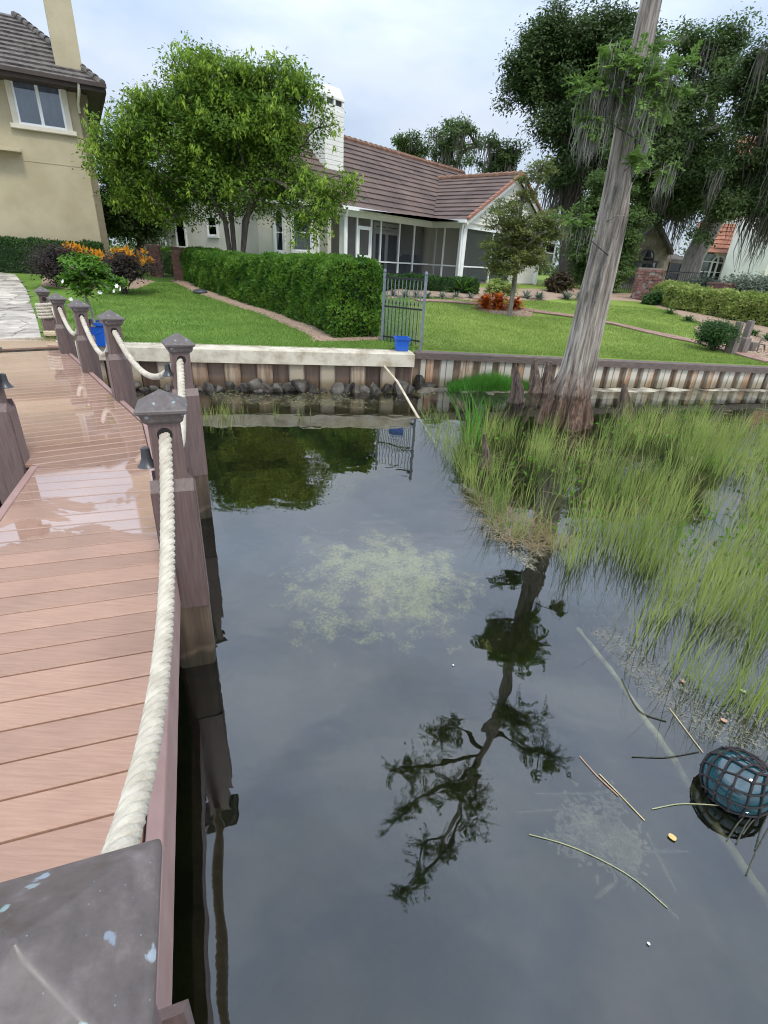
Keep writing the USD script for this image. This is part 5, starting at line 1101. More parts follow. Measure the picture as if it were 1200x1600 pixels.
def pillar(label, px, py, Y, w, h, name='brick_pillar', mat='brick_dark', course=.075, bl=.21, cap=True, seed=1, rag=0):
    g = rng(seed); p = aty(px, py, Y); z0 = gz_(p[0], p[1]) - .03; t = thing(name, label, 'pillar', (p[0], p[1], z0), 18)
    obj('core', slab(rect(0, 0, w - .03, w - .03), 0, h - .01), 'mortar', t); bricks = []
    for k in range(int(h / course)):
        nb2 = max(1, int(round(w / bl))); L_ = w / nb2
        for s_ in range(4):
            for i in range(nb2):
                x = -w / 2 + (i + .5) * L_ + (.25 * L_ if k % 2 else -.25 * L_) * (0 if nb2 == 1 else .5); j = g.uniform(-rag, rag)
                m = bxm((x, -w / 2 + .03 + j, k * course + course / 2), (L_ * .95, .07, course - .012), .005); a = s_ * math.pi / 2; c, s = math.cos(a), math.sin(a); v, f = m
                obj('brick', (v @ np.array([[c, s, 0], [-s, c, 0], [0, 0, 1]]), f), mat, t) if rag else bricks.append((v @ np.array([[c, s, 0], [-s, c, 0], [0, 0, 1]]), f))
    if bricks: meta(obj('brickwork', cat(bricks), mat, t), kind='stuff')
    if cap: obj('cap', slab(rect(0, 0, w + .09, w + .09), h, h + .08, .015), mat, t)
    return t
pillar('red brick gate pillar set into the hedge, nearer of the two', 283, 430, 21.4, .46, 1.12, seed=1)
pillar('dark red brick gate pillar left of the black gate, farther of the two', 245, 428, 22.6, .46, 1.10, seed=2)
pillar('rough stacked brick pillar standing on the lawn edge before the stone house', 1007, 462, 26.5, .82, 1.45, mat='brick_dark', course=.115, bl=.30, cap=False, seed=3, rag=.03)
pillar('broad brown brick pillar between the shrubs under the arched windows', 1125, 462, 27.0, .9, .95, mat='brick_dark', seed=4)
pm('iron', (.012, .012, .013), (.02, .02, .022), scale=9, rough=.4)
pm('iron_grey', (.12, .14, .16), (.18, .20, .22), scale=9, rough=.4)
def fence(name, label, p, q, h, n, mat, cat_='fence', extra=False, posts=True, z=None):
    p, q = np.asarray(p, float), np.asarray(q, float); t = thing(name, label, cat_); z0 = z if z is not None else min(gz_(*p[:2]), gz_(*q[:2])); e = unit(q - p); Lq = np.linalg.norm(q - p)
    P = lambda s, zz: np.array([*(p + e * s), z0 + zz])
    if posts:
        for s in (0, Lq): obj('post', bar(P(s, -.1), P(s, h + .06), .055), mat if not extra else 'iron_grey', t); obj('finial', frame_to(revolve([(.0, 0), (.03, .01), (.034, .035), (.02, .06), (.0, .075)][::1], 8), P(s, h + .06), [1, 0, 0], [0, 1, 0], [0, 0, 1]), mat if not extra else 'iron_grey', t, smooth=40)
    for zz in ((.10, h - .03) if not extra else (.12, h * .56, h - .02)): obj('rail', bar(P(.0, zz), P(Lq, zz), .028, .032), mat, t)
    for i in range(1, n):
        s = Lq * i / n; obj('picket', bar(P(s, .04), P(s, h - .03), .016), mat if not extra else 'iron_grey', t)
        if extra:
            obj('short_picket', bar(P(s - Lq / n / 2, .04), P(s - Lq / n / 2, h * .60), .014), mat, t)
            obj('spear', frame_to(revolve([(.0, 0), (.016, .01), (.012, .05), (.0, .09)], 6), P(s - Lq / n / 2, h * .60), [1, 0, 0], [0, 1, 0], [0, 0, 1]), mat, t)
    return t
fence('iron_fence', 'grey iron picket fence panel between the hedge end and the seawall', (-.25, 11.15), (.55, 10.62), 1.26, 11, 'iron', extra=True, z=DZ + .02)
fence('iron_gate', 'black iron gate between the two brick pillars', aty(252, 420, 22.5)[:2], aty(276, 420, 21.7)[:2], 1.0, 9, 'iron', 'gate')
fa, fb = gpt(945, 462), gpt(1075, 462)
fence('iron_fence', 'long black iron fence behind the lawn in front of the stone house', (aty(938, 455, 30)[0], 30.0), (aty(1090, 455, 31)[0], 31.0), 1.25, 46, 'iron')
# small things on the lawn
g = rng(170)
dk = gpt(313, 459); m = trimesh.creation.icosphere(subdivisions=2); v = np.array(m.vertices) * [.24, .20, .10]; v[:, 2] = np.maximum(v[:, 2], -.02)
o = obj('cover_stone', (v * (1 + .08 * (meshkit.noise(np.array(m.vertices) * 2)[:, None] - .5)), np.array(m.faces)), pm('dark_rubber', (.03, .032, .034), (.06, .062, .065), scale=6, rough=.5), smooth=50, label='dark rounded cover lying on the lawn beside the hedge foot', category='ground cover stone'); UsdGeom.XformCommonAPI(o).SetTranslate(Gf.Vec3d(float(dk[0]), float(dk[1]), gz_(dk[0], dk[1]) + .03))
pm('post_weathered', (.10, .08, .068), (.19, .155, .13), scale=3, rough=.8, bump=.5, bscale=8, stretch=(6, 6, 1), vary=(.85, 1.15))
for i, (px, py, hgt, w_, lab) in enumerate(((1140, 553, .80, .19, 'weathered timber mooring post on the right bank, left of the pair'), (1156, 553, .84, .19, 'weathered timber mooring post on the right bank, right of the pair'))):
    p = gpt(px, py); t = thing('timber_post', lab, 'post', (p[0], p[1], gz_(p[0], p[1]) - .02), 25)
    obj('shaft', slab(rect(0, 0, w_ * .72, w_ * .72), 0, hgt, .012), 'post_weathered', t); obj('sleeve', slab(rect(0, 0, w_ * 1.15, w_ * 1.15), 0, hgt * .52, .03), 'post_weathered', t)
p = gpt(1172, 550); t = thing('pump_fitting', 'brown pump box with pipe bends beside the timber posts', 'pump', (p[0], p[1], gz_(p[0], p[1])), 20)
obj('box', slab(rect(0, 0, .16, .14), 0, .26, .015), 'post_weathered', t); obj('pipe', tube([[.08, 0, .12], [.2, 0, .14], [.24, 0, .3], [.36, 0, .32]], .022, 8), 'post_weathered', t, smooth=True); obj('pipe', tube([[.1, -.1, 0], [.12, -.1, .22], [.32, -.1, .2], [.40, -.1, 0]], .022, 8), 'post_weathered', t, smooth=True)
for i, (px, py, s) in enumerate(((1003, 470, .22), (1022, 473, .28))):
    p = gpt(px, py); r = obj('garden_rock', rock_mesh(g, s * 1.3, s, s * .7), 'rock', smooth=28, label=('dark stone at the left foot of the rough brick pillar', 'dark stone lying right of the rough brick pillar')[i], category='rock'); UsdGeom.XformCommonAPI(r).SetTranslate(Gf.Vec3d(float(p[0]), float(p[1]), float(p[2]) + .08))

# blue planters
pm('blue_glaze', (.010, .075, .36), (.015, .10, .45), scale=3, rough=.3)
pm('soil', (.06, .045, .03), (.12, .09, .06), scale=30, rough=.95, bump=.6, bscale=60)
pl = atz(153, 543, DZ); pl[1] = 8.98; pl[0] = aty(153, 530, 8.98)[0]
t = thing('blue_planter', 'large blue glazed square planter on the seawall behind the dock posts', 'planter', (pl[0], pl[1], DZ + .005), 10)
obj('body', loft([np.column_stack([rect(0, 0, a, a), np.full(4, z)]) for a, z in ((.30, 0), (.36, .33), (.40, .335), (.40, .38), (.34, .38), (.33, .34))], cap1=True), 'blue_glaze', t)
obj('soil', slab(rect(0, 0, .335, .335), .30, .355), 'soil', t)
for s_ in range(4):
    a = s_ * math.pi / 2; c, s = math.cos(a), math.sin(a); q = np.linspace(-.13, .13, 12); v, f = tube(np.column_stack([q, np.full(12, -.168), .25 - .06 * (1 - (q / .13) ** 2)]), .009, 6)
    obj('moulding', (v @ np.array([[c, s, 0], [-s, c, 0], [0, 0, 1]]), f), 'blue_glaze', t, smooth=True)
ct = aty(141, 434, 9.0)
g = rng(181); rt = np.array([pl[0], pl[1], DZ + .34])
pt = tree('potted_tree', 'small round topped potted tree with a few white flowers in the blue planter', [rt, rt + [-.03, 0, .25], rt + [-.07, 0, .42]], [(ct, np.array([.43, .42, .30])), (ct + [.12, 0, -.08], np.array([.36, .36, .24])), (ct + [-.05, .05, .12], np.array([.30, .3, .24]))], 330, 'leaf_bright', 14, .07, .075, .042, 182, bark='bark_pale', r_root=.022, gap=.30, gs=3, shell=.35, nlimb=70)
fl = []
for px, py in ((179, 455), (189, 452), (111, 468), (123, 421), (156, 457), (99, 440), (183, 447)):
    c = aty(px, py, 8.75 + g.uniform(-.1, .1)); k = 6; a = np.arange(k) / k * TAU; up_ = unit(np.array([g.normal() * .4, -.9, .4])); X_ = unit(np.cross(up_, [0, 0, 1.0])); Y_ = np.cross(up_, X_)
    D = np.cos(a)[:, None] * X_ + np.sin(a)[:, None] * Y_ + up_ * .35; fl.append(leafmesh(np.repeat(c[None], k, 0), D, np.repeat(up_[None], k, 0), np.full(k, .042), np.full(k, .03), .1))
obj('flowers', cat(fl), 'petal', pt)
sp = atz(627, 549, DZ); t = thing('blue_pot', 'small blue square pot standing on the end of the concrete seawall', 'pot', (sp[0] + .0, sp[1] - .0 + .1, DZ + .005), 10)
obj('body', loft([np.column_stack([rect(0, 0, a, a), np.full(4, z)]) for a, z in ((.22, 0), (.255, .20), (.285, .205), (.285, .25), (.24, .25), (.235, .20))]), 'blue_glaze', t)
obj('soil', slab(rect(0, 0, .235, .235), .17, .205), 'soil', t)
for a in np.linspace(0, TAU, 4, endpoint=False): pass

# ------------------------------------------------------------------ trees
def G3(x, y): return np.array([x, y, gz_(x, y)])
YT = 19.6
lob = [lobe(300, 190, 108, YT), lobe(395, 165, 105, YT), lobe(440, 240, 84, YT), lobe(250, 255, 110, YT), lobe(360, 240, 120, YT), lobe(380, 100, 55, YT), lobe(492, 285, 50, YT - .8), lobe(185, 230, 50, YT), lobe(480, 335, 30, YT - 1.2), lobe(215, 300, 45, YT), lobe(310, 105, 40, YT), lobe(240, 170, 62, YT), lobe(335, 130, 62, YT), lobe(428, 150, 54, YT), lobe(300, 270, 70, YT)]
rt = aty(368, 395, YT); rt[2] = gz_(rt[0], rt[1])
def stems_tree():
    g = rng(201); t = thing('broad_tree', 'broad round green tree with yellow green new leaves behind the tall hedge', 'tree')
    lb = [(c + [0, .6, 0], np.maximum(r - .12, r * .7) * [1, .62, 1]) for c, r in lob]; P, PC = puffs(lb, 2000, g, .25, .22, .8, 3, 9, .62); ms = []
    tips = [aty(330, 305, YT), aty(352, 300, YT + .3), aty(392, 312, YT - .2), aty(410, 300, YT + .2)]
    mids = [aty(352, 345, YT), aty(362, 340, YT + .1), aty(385, 350, YT - .1), aty(382, 345, YT)]
    split = P[:, 0] * 1.0; grp = np.argmin([np.linalg.norm(P - q - (q - rt) * .5, axis=1) for q in tips], 0)
    for k in range(4):
        b = rt + np.array([(k - 1.5) * .07, (k % 2) * .06, 0]); Pk = P[grp == k][::3]
        if len(Pk) < 3: continue
        NP, par, R = skeleton([b, b + (mids[k] - b) * .5 + [0, 0, 0], mids[k], tips[k]], Pk, g, r_tip=.013, maxlen=.5); ms.append(limb_mesh(NP, par, R, .085, 7))
    obj('trunk', cat(ms), 'bark_dark', t, smooth=50); c = np.mean([l[0] for l in lob], 0)
    obj('crown', foliage(P, 50, .19, .12, .058, g, out=np.repeat(PC - [0, 0, .3], 50, 0), droop=.25, flat=.75), 'leaf_round', t)
    o = np.linalg.norm((P - c) / [4.2, 3.4, 2.4], axis=1); sc = P[:, 2] * .30 + o * 1.6 + (P - PC)[:, 2] * 1.6 - (P - PC)[:, 1] * 1.0 + g.normal(size=len(P)) * .5; sel = P[np.argsort(-sc)[:620]]; sel = sel + g.normal(size=sel.shape) * .08
    Q = np.repeat(sel, 4, 0) + g.normal(size=(len(sel) * 4, 3)) * .16; m = len(Q) * 9; C = np.repeat(Q, 9, 0) + g.normal(size=(m, 3)) * [.04, .04, .06]
    obj('young_leaves', leafmesh(C, unit(rand_dirs(g, m) * .55 + [0, 0, -.75]), unit(rand_dirs(g, m) + [0, -.3, .3]), .13 * g.uniform(.8, 1.3, m), np.full(m, .048), .15), 'leaf_young', t)
stems_tree()
def at_tree(name, label, Y, rootpx, lob_px, n, leaf, per, spread, ln, wd, seed, mids=(), **k):
    r = aty(rootpx[0], rootpx[1], Y); r[2] = gz_(r[0], r[1]) - .1
    lobs = [lobe(*(q[:3]), Y + (q[3] if len(q) > 3 else 0)) for q in lob_px]
    return tree(name, label, [r] + [aty(*m, Y) for m in mids], lobs, n, leaf, per, spread, ln, wd, seed, **k)
at_tree('dark_tree', 'dark green tree in the gap between the tan house and the broad tree', 27, (205, 385), [(195, 330, 48), (215, 290, 45), (175, 350, 30), (230, 345, 28), (190, 270, 35)], 300, 'leaf_oak', 60, .42, .16, .08, 211, r_root=.16, gap=.32)
at_tree('distant_tree', 'far grey tree hung with moss seen through the gap beside the cream gable', 55, (248, 388), [(240, 345, 22), (222, 330, 18), (255, 340, 16)], 110, 'leaf_oak', 40, .5, .24, .12, 212, r_root=.2, gap=.4, mossy=('moss_olive', .6, 8, 2.2, .09, None))
at_tree('distant_tree', 'far mossy tree above the roof ridge, leftmost of the three', 58, (648, 300), [(640, 230, 26), (658, 218, 20), (630, 245, 16)], 120, 'leaf_oak_light', 34, .42, .26, .13, 213, r_root=.22, gap=.46, mossy=('moss_olive', .18, 7, 2.4, .08, None))
at_tree('distant_tree', 'far mossy tree with an airy round crown above the roof ridge', 58, (705, 310), [(705, 222, 38), (725, 215, 28), (685, 225, 26), (700, 245, 30)], 210, 'leaf_oak_light', 26, .42, .26, .13, 214, r_root=.25, gap=.52, mossy=('moss_olive', .18, 8, 2.8, .08, None), shell=.65)
at_tree('distant_tree', 'far mossy tree between the roof ridge and the dark oak', 54, (775, 310), [(775, 245, 34), (800, 235, 26), (755, 250, 22), (790, 265, 26)], 190, 'leaf_oak', 34, .42, .26, .13, 215, r_root=.24, gap=.46, mossy=('moss_olive', .18, 8, 2.6, .08, None))
at_tree('live_oak', 'huge dark live oak hung with moss behind the cypress trunk', 38, (892, 420), [(880, 110, 72), (940, 95, 75), (830, 130, 46), (900, 185, 85), (845, 190, 50), (975, 180, 60), (800, 150, 26), (870, 60, 42), (955, 55, 38), (985, 115, 50), (900, 245, 60), (960, 255, 50), (840, 60, 24), (912, 45, 26)], 1700, 'leaf_oak', 76, .56, .19, .10, 216, r_root=.75, gap=.33, gs=.5, mids=((895, 340), (890, 290)), mossy=('moss_olive', .07, 26, 3.0, .07, 9.0), shell=.4)
at_tree('live_oak', 'tall live oak with clumped crown and hanging moss right of the cypress trunk', 33, (1072, 445), [(1060, 110, 40), (1095, 130, 42), (1040, 190, 60), (1030, 260, 72), (1085, 295, 52), (1040, 315, 40), (1130, 125, 30), (1110, 230, 42), (1075, 60, 20), (1010, 60, 26), (1000, 230, 50), (1120, 290, 40), (1155, 78, 16), (1148, 105, 20), (1112, 78, 30), (1085, 70, 24), (1140, 60, 16)], 1500, 'leaf_oak_light', 62, .44, .17, .085, 217, bark='bark_pale', r_root=.55, gap=.28, gs=.6, mids=((1085, 400), (1115, 345), (1150, 300)), mossy=('moss_olive', .028, 26, 2.2, .05, None))
at_tree('live_oak', 'dark mossy live oak limbs at the right edge of the picture', 29, (1290, 440), [(1180, 120, 32), (1205, 160, 40), (1170, 190, 34), (1150, 250, 34), (1190, 270, 42), (1165, 320, 34), (1120, 335, 26), (1100, 365, 20), (1185, 95, 26), (1195, 75, 16), (1165, 130, 26), (1215, 330, 40), (1250, 220, 60), (1280, 130, 60)], 1150, 'leaf_oak', 55, .42, .16, .08, 218, r_root=.5, gap=.30, gs=.7, mids=((1260, 330), (1240, 250)), mossy=('moss_olive', .05, 26, 2.2, .05, None))
at_tree('conical_tree', 'mid green upright conical tree beside the cypress trunk', 30, (950, 450), [(950, 300, 32), (940, 345, 46), (945, 385, 48), (940, 415, 44), (980, 345, 28), (920, 320, 26), (965, 270, 20)], 800, 'leaf_cone', 44, .30, .15, .08, 219, r_root=.2, gap=.32)
at_tree('young_tree', 'young olive green tree with layered airy crown on the bark island', 16.9, (797, 486), [(800, 300, 34), (835, 300, 28), (790, 335, 40), (845, 345, 42), (770, 375, 26), (815, 375, 46), (860, 375, 34), (800, 405, 38), (840, 405, 30), (825, 270, 20), (845, 262, 14), (765, 415, 18), (780, 395, 24)], 560, 'leaf_olive', 44, .17, .085, .034, 220, bark='bark_grey', r_root=.075, gap=.42, gs=1.6, mids=((803, 445), (808, 400)), shell=.2, flat=.35, droop=.15)

g = rng(227); n = 900; wx = g.uniform(-75, 95, n); wy = 72 + .06 * np.abs(wx) + g.normal(size=n) * 4; wz = 1.6 + g.uniform(0, 1, n) ** 1.2 * (3.2 + 3.4 * meshkit.noise(np.column_stack([wx * .12, wx * 0, wx * 0])))
W_ = np.column_stack([wx, wy, wz]); obj('woods', foliage(W_, 34, .75, .55, .30, g, out=W_.mean(0) + [0, 30, -8]), 'leaf_oak', kind='stuff', label='far dark woods behind the houses', category='woods')

# ------------------------------------------------------------------ the old cypress in the water
pm('bark_cypress', (.13, .11, .092), (.37, .335, .295), scale=1.0, rough=.9, bump=1.0, bscale=1.4, stretch=(26, 26, 1.6), coord='geo.position', dist=.03, detail=8, lo=.34, hi=.62)
L['bark_base'] = usdkit.material(stage, '/World/Looks/bark_base', {
    'geo': ('geometry', {}), 'xyz': ('separate_xyz', {}), 'map': ('mapping', {'scale': (24, 24, 1.7)}), 'n': ('noise_texture', {'scale': 1.0, 'detail': 8.0, 'roughness': .65}), 'n2': ('noise_texture', {'scale': 3.5, 'detail': 4.0}), 'n3': ('noise_texture', {'scale': 16.0, 'detail': 8.0, 'roughness': .75}),
    'r': ('rgb_ramp', {'ramp': [(.33, (.075, .060, .048)), (.48, (.235, .20, .165)), (.66, (.43, .385, .325))]}), 'rb': ('rgb_ramp', {'ramp': [(.33, (.035, .021, .015)), (.5, (.105, .064, .046)), (.68, (.23, .155, .115))]}),
    'h': ('math', {'math_type': 'multiply_add', 'value2': .7}), 'zf': ('map_range', {'from_min': .75, 'from_max': 1.35, 'to_min': 0.0, 'to_max': 1.0, 'clamp': True}), 'm': ('mix', {}),
    'lr': ('rgb_ramp', {'ramp': [(.60, (0, 0, 0)), (.68, (.55, .55, .55))]}), 'lz': ('map_range', {'from_min': .4, 'from_max': 1.6, 'to_min': 1.0, 'to_max': .25, 'clamp': True}), 'lm': ('math', {'math_type': 'multiply'}), 'ml': ('mix', {'color2': (.33, .36, .26)}),
    'b': ('bump', {'strength': 1.0, 'distance': .025}), 'p': ('principled_bsdf', {'roughness': .9, 'specular_ior_level': .2})},
    [('geo.position', 'map.vector'), ('map.vector', 'n.vector'), ('geo.position', 'n2.vector'), ('geo.position', 'n3.vector'), ('n.fac', 'r.fac'), ('n.fac', 'rb.fac'), ('geo.position', 'xyz.vector'), ('n2.fac', 'h.value1'), ('xyz.z', 'h.value3'), ('h.value', 'zf.value'), ('zf.result', 'm.fac'), ('rb.color', 'm.color1'), ('r.color', 'm.color2'),
     ('n3.fac', 'lr.fac'), ('xyz.z', 'lz.value'), ('lr.color', 'lm.value1'), ('lz.result', 'lm.value2'), ('lm.value', 'ml.fac'), ('m.color', 'ml.color1'), ('ml.color', 'p.base_color'), ('n.fac', 'b.height'), ('b.normal', 'p.normal')], surface='p.BSDF')
pm('knee_bark', (.040, .026, .019), (.17, .12, .092), scale=1, rough=.9, bump=1.0, bscale=1.5, stretch=(40, 40, 5), coord='geo.position', dist=.02)
cy = thing('cypress_tree', 'old bare grey cypress trunk with fluted base standing in the reeds', 'tree')
zz_ = np.concatenate([np.linspace(-.5, 1.2, 40), np.linspace(1.23, 5.2, 90), np.linspace(5.3, 9, 20), np.linspace(9.3, 14.5, 20)])
bpx = [(880, 668, 0.0), (898, 580, .72), (917, 500, 1.65), (940, 400, 0), (961, 300, 0), (978, 200, 0), (997, 100, 0), (1018, 0, 0)]
BC = [aty(px, py, 8.25) for px, py, _ in bpx]; bz = np.array([q[2] for q in BC]); bx_ = np.array([q[0] for q in BC])
wpx = [82, 45, 40, 38, 36.5, 35, 33.5, 32]; dep = [(q - EYE) @ CAM[:, 2] for q in BC]; br = np.array([w * d / FPX / 2 for w, d in zip(wpx, dep)])
def cyx(z): return np.where(z < bz[-1], np.interp(z, bz, bx_), bx_[-1] - .05 * (z - bz[-1]) - .012 * (z - bz[-1]) ** 2)
def cyr(z): return np.where(z < bz[-1], np.interp(z, bz, br), np.maximum(br[-1] * (1 - (z - bz[-1]) / 11.0), .02))
na = 160; a = np.arange(na) / na * TAU; rings = []; g = rng(230); ph = g.uniform(0, TAU, 8)
for z in zz_:
    fl = np.clip(1 - (z + .1) / 1.25, 0, 1); fl2 = fl ** 1.3
    r0 = float(cyr(np.array(max(z, .12)))); s = .30 * np.maximum(0, np.cos(a * 4 + ph[0] + .15 * math.sin(z * 2))) ** 1.5 + .16 * np.cos(a * 7 + ph[1]) + .12 * np.cos(a * 11 + ph[2] + z * .6) + .06 * np.cos(a * 19 + ph[3])
    rough = (meshkit.fbm(np.column_stack([np.cos(a) * 2.6, np.sin(a) * 2.6, np.full(na, z * .55)]), 4, 7) - .5) * .30 + (meshkit.noise(np.column_stack([np.cos(a) * 9, np.sin(a) * 9, np.full(na, z * 1.1)]), 3) - .5) * .13
    r = r0 * (1 + fl2 * s * 1.25 + rough * (1 if z < 8 else .5)) * (.86 if z < .5 else .96)
    ridge_ = .09 * np.exp(-((a - 5.75) / .22) ** 2) * np.clip((z - .5) / .5, 0, 1) * np.clip((3.6 - z) / .6, 0, 1); r = r + ridge_
    x = float(cyx(np.array(z))); rings.append(np.column_stack([x + r * np.cos(a), 8.25 + r * np.sin(a), np.full(na, z)]))
obj('trunk', loft(rings), 'bark_base', cy, smooth=True)
def feather(axes, k, ln, wd, g, droop=.25):
    """Feathery cypress sprays: needles in two rows along every axis (start, end)."""
    vs = []
    A, B = axes[:, 0], axes[:, 1]; n = len(A); t = np.repeat(np.linspace(.05, 1, k)[None], n, 0).ravel(); A2, B2 = np.repeat(A, k, 0), np.repeat(B, k, 0); Lg = np.linalg.norm(B2 - A2, axis=1)
    C = A2 + (B2 - A2) * t[:, None]; C[:, 2] -= droop * Lg * t * t; T = unit(B2 - A2 - np.column_stack([0 * t, 0 * t, droop * 2 * Lg * t])); S = unit(np.cross(T, np.array([0, 0, 1.0]) + g.normal(size=(len(C), 3)) * .25))
    ms = []
    for sg in (1, -1):
        D = unit(S * sg + T * .45 + g.normal(size=(len(C), 3)) * .18 - [0, 0, .12]); ms.append(leafmesh(C, D, unit(np.cross(D, T) * sg + g.normal(size=(len(C), 3)) * .2), ln * g.uniform(.7, 1.2, len(C)) * (1.15 - .6 * t), np.full(len(C), wd), .1))
    return cat(ms)
def cyp_branch(pts, r0, n, spread, L0, g, leafs, mosses, limbs, k=18, ln=.075, wd=.020, start=.25, mossn=0):
    pts = np.asarray(pts, float); s = np.linspace(0, 1, 14); seg = np.linspace(0, 1, len(pts)); P = np.column_stack([np.interp(s, seg, pts[:, c]) for c in range(3)]); P = gaussian_filter1d(P, 1.0, axis=0, mode='nearest'); P[0] = pts[0]
    limbs.append(tube(P, r0 * (1 - s * .8), 6)); tw = []
    for _ in range(n):
        t = g.uniform(start, 1); p = np.array([np.interp(t, s, P[:, c]) for c in range(3)]); d = unit(g.normal(size=3) * [1, 1, .6] + [0, 0, .25]); e = p + d * spread * g.uniform(.35, 1.0); limbs.append(tube([p, (p + e) / 2 + [0, 0, .04 * spread], e], [r0 * .22, r0 * .15, r0 * .06], 4))
        for _ in range(5): q = p + (e - p) * g.uniform(.2, 1); d2 = unit(d * .6 + g.normal(size=3) * [.8, .8, .45]); tw.append((q, q + d2 * L0 * g.uniform(.6, 1.2)))
        if mossn and g.uniform() < .75: mosses.append(p + (e - p) * g.uniform(.2, 1, (mossn, 1)))
    leafs.append(feather(np.array(tw), k, ln, wd, g)); return P
g = rng(233); leafs, mosses, limbs = [], [], []
q = lambda px, py, Y=7.75: aty(px, py, Y)
# the living branch low on the trunk (in front of it), as photographed
cyp_branch([q(993, 222, 8.05), q(998, 195), q(1003, 165), q(999, 140, 7.6), q(992, 118, 7.5)], .020, 22, .42, .24, g, leafs, mosses, limbs, mossn=3, start=.35)
cyp_branch([q(1002, 150), q(1020, 135), q(1040, 120)], .012, 15, .34, .22, g, leafs, mosses, limbs, mossn=1)
cyp_branch([q(1003, 160), q(1030, 150), q(1052, 145)], .010, 11, .26, .20, g, leafs, mosses, limbs, mossn=1)
cyp_branch([q(997, 140), q(965, 112), q(940, 100)], .012, 15, .32, .22, g, leafs, mosses, limbs, mossn=2)
cyp_branch([q(995, 165), q(955, 142), q(915, 135)], .012, 14, .28, .22, g, leafs, mosses, limbs, mossn=6, start=.4)
cyp_branch([q(990, 215), q(950, 190), q(918, 192)], .010, 9, .22, .2, g, leafs, mosses, limbs, mossn=8, start=.45)
cyp_branch([q(990, 262, 8.1), q(1015, 272), q(1040, 262), q(1056, 255)], .011, 3, .10, .16, g, leafs, mosses, limbs, mossn=2, start=.6)
cyp_branch([q(975, 268, 8.0), q(985, 258, 7.7), q(995, 255, 7.6)], .006, 4, .14, .16, g, leafs, mosses, limbs)
cyp_branch([q(952, 400, 8.0), q(925, 378), q(905, 352), q(890, 345)], .009, 7, .20, .22, g, leafs, mosses, limbs, mossn=1, start=.45)
low_leaf = cat(leafs); mP = np.vstack(mosses)
mo = [moss(mP, 8, .36, .0085, g, .06)]
side = np.array([q(px, py, 8.1) for px, py in ((965, 290), (958, 320), (948, 360), (940, 395), (935, 420), (925, 440), (915, 455), (985, 235), (1010, 215), (1000, 240))]); mo.append(moss(side, 22, .34, .009, g, .04))
# the crown above the picture, seen only mirrored in the lake
leafs2, mosses2 = [], []
for (sx, sy, ex, ey, Y2, nn2, sp) in ((748, 1180, 600, 1215, 8.0, 26, .55), (752, 1170, 690, 1160, 8.6, 20, .5), (755, 1150, 870, 1190, 8.0, 30, .6), (758, 1140, 830, 1140, 7.6, 20, .5), (740, 1200, 745, 1290, 8.1, 22, .5), (735, 1230, 610, 1290, 8.2, 22, .5), (725, 1250, 680, 1340, 8.2, 18, .45), (690, 1310, 622, 1400, 8.2, 16, .4), (700, 1300, 640, 1370, 8.0, 12, .35), (770, 1100, 810, 1105, 7.9, 8, .3), (742, 1190, 700, 1225, 7.7, 18, .5)):
    s0, e0 = aty(sx, sy, 8.2), aty(ex, ey, Y2); s0[2] *= -1; e0[2] *= -1; s0[0] = float(cyx(np.array(s0[2]))); s0[1] = 8.25
    mid = (s0 + e0) / 2 + g.normal(size=3) * .25; cyp_branch([s0, mid, e0], .05, nn2, sp, .30, g, leafs2, mosses2, limbs, k=9, ln=.075, wd=.022, start=.35, mossn=2)
obj('branch', cat(limbs), 'bark_dark', cy, smooth=50)
obj('foliage', low_leaf, 'leaf_cypress', cy); obj('crown', cat(leafs2), 'leaf_oak_light', cy); obj('moss', cat(mo), 'moss_grey', cy)
obj('dead_stem', tube([q(932, 470, 8.02), q(945, 420, 7.99), q(962, 370, 8.0), q(975, 325, 8.02), q(987, 285, 8.06)], [.035, .03, .026, .022, .015], 8), 'bark_base', cy, smooth=True)
obj('dead_twig', tube([q(948, 345, 8.1), q(962, 338, 7.95), q(978, 337, 7.9)], [.012, .008, .004], 5), 'bark_base', cy, smooth=True)
def knee(label, px, py, tx, ty, rb, seed, name='cypress_knee', cat_='cypress knee', blunt=False):
    g = rng(seed); b = atz(px, py, 0); tp = aty(tx, ty, b[1]); n = 40; a = np.arange(n) / n * TAU; rs = []
    for t in np.concatenate([[-.25], np.linspace(0, 1, 18)]):
        c = b + (tp - b) * max(t, 0); c = c + [.02 * math.sin(t * 5), 0, 0]; r = rb * ((1 - .72 * max(t, 0) ** .8) if blunt else (1 - max(t, 0)) ** .75 * .85 + .15 * (1 - max(t, 0) ** 4) + .02)
        r = r * (1 + (.18 * np.cos(a * 5 + seed) + .10 * np.cos(a * 9 + seed * 2 + t)) * (1 - .5 * max(t, 0)) + (meshkit.noise(np.column_stack([np.cos(a) * 3, np.sin(a) * 3, np.full(n, t * 5 + seed)])) - .5) * .35)
        rs.append(np.column_stack([c[0] + r * np.cos(a), c[1] + r * np.sin(a), np.full(n, c[2] if t >= 0 else -.3)]))
    return obj(name, loft(rs), 'knee_bark', smooth=40, label=label, category=cat_)
knee('pointed cypress knee left of the trunk before the bright grass', 805, 628, 808, 567, .135, 1)
knee('dark twin cypress knee nearest the seawall with greenery on its tip', 833, 612, 838, 562, .15, 2, blunt=True)
knee('blunt leaning cypress knee just left of the trunk', 850, 612, 860, 565, .17, 3, blunt=True)
knee('reddish cypress knee standing alone right of the trunk', 974, 652, 978, 598, .15, 4)
knee('slim brown stump in the reeds left of the trunk', 757, 730, 759, 678, .065, 5, 'stump', 'stump', True)

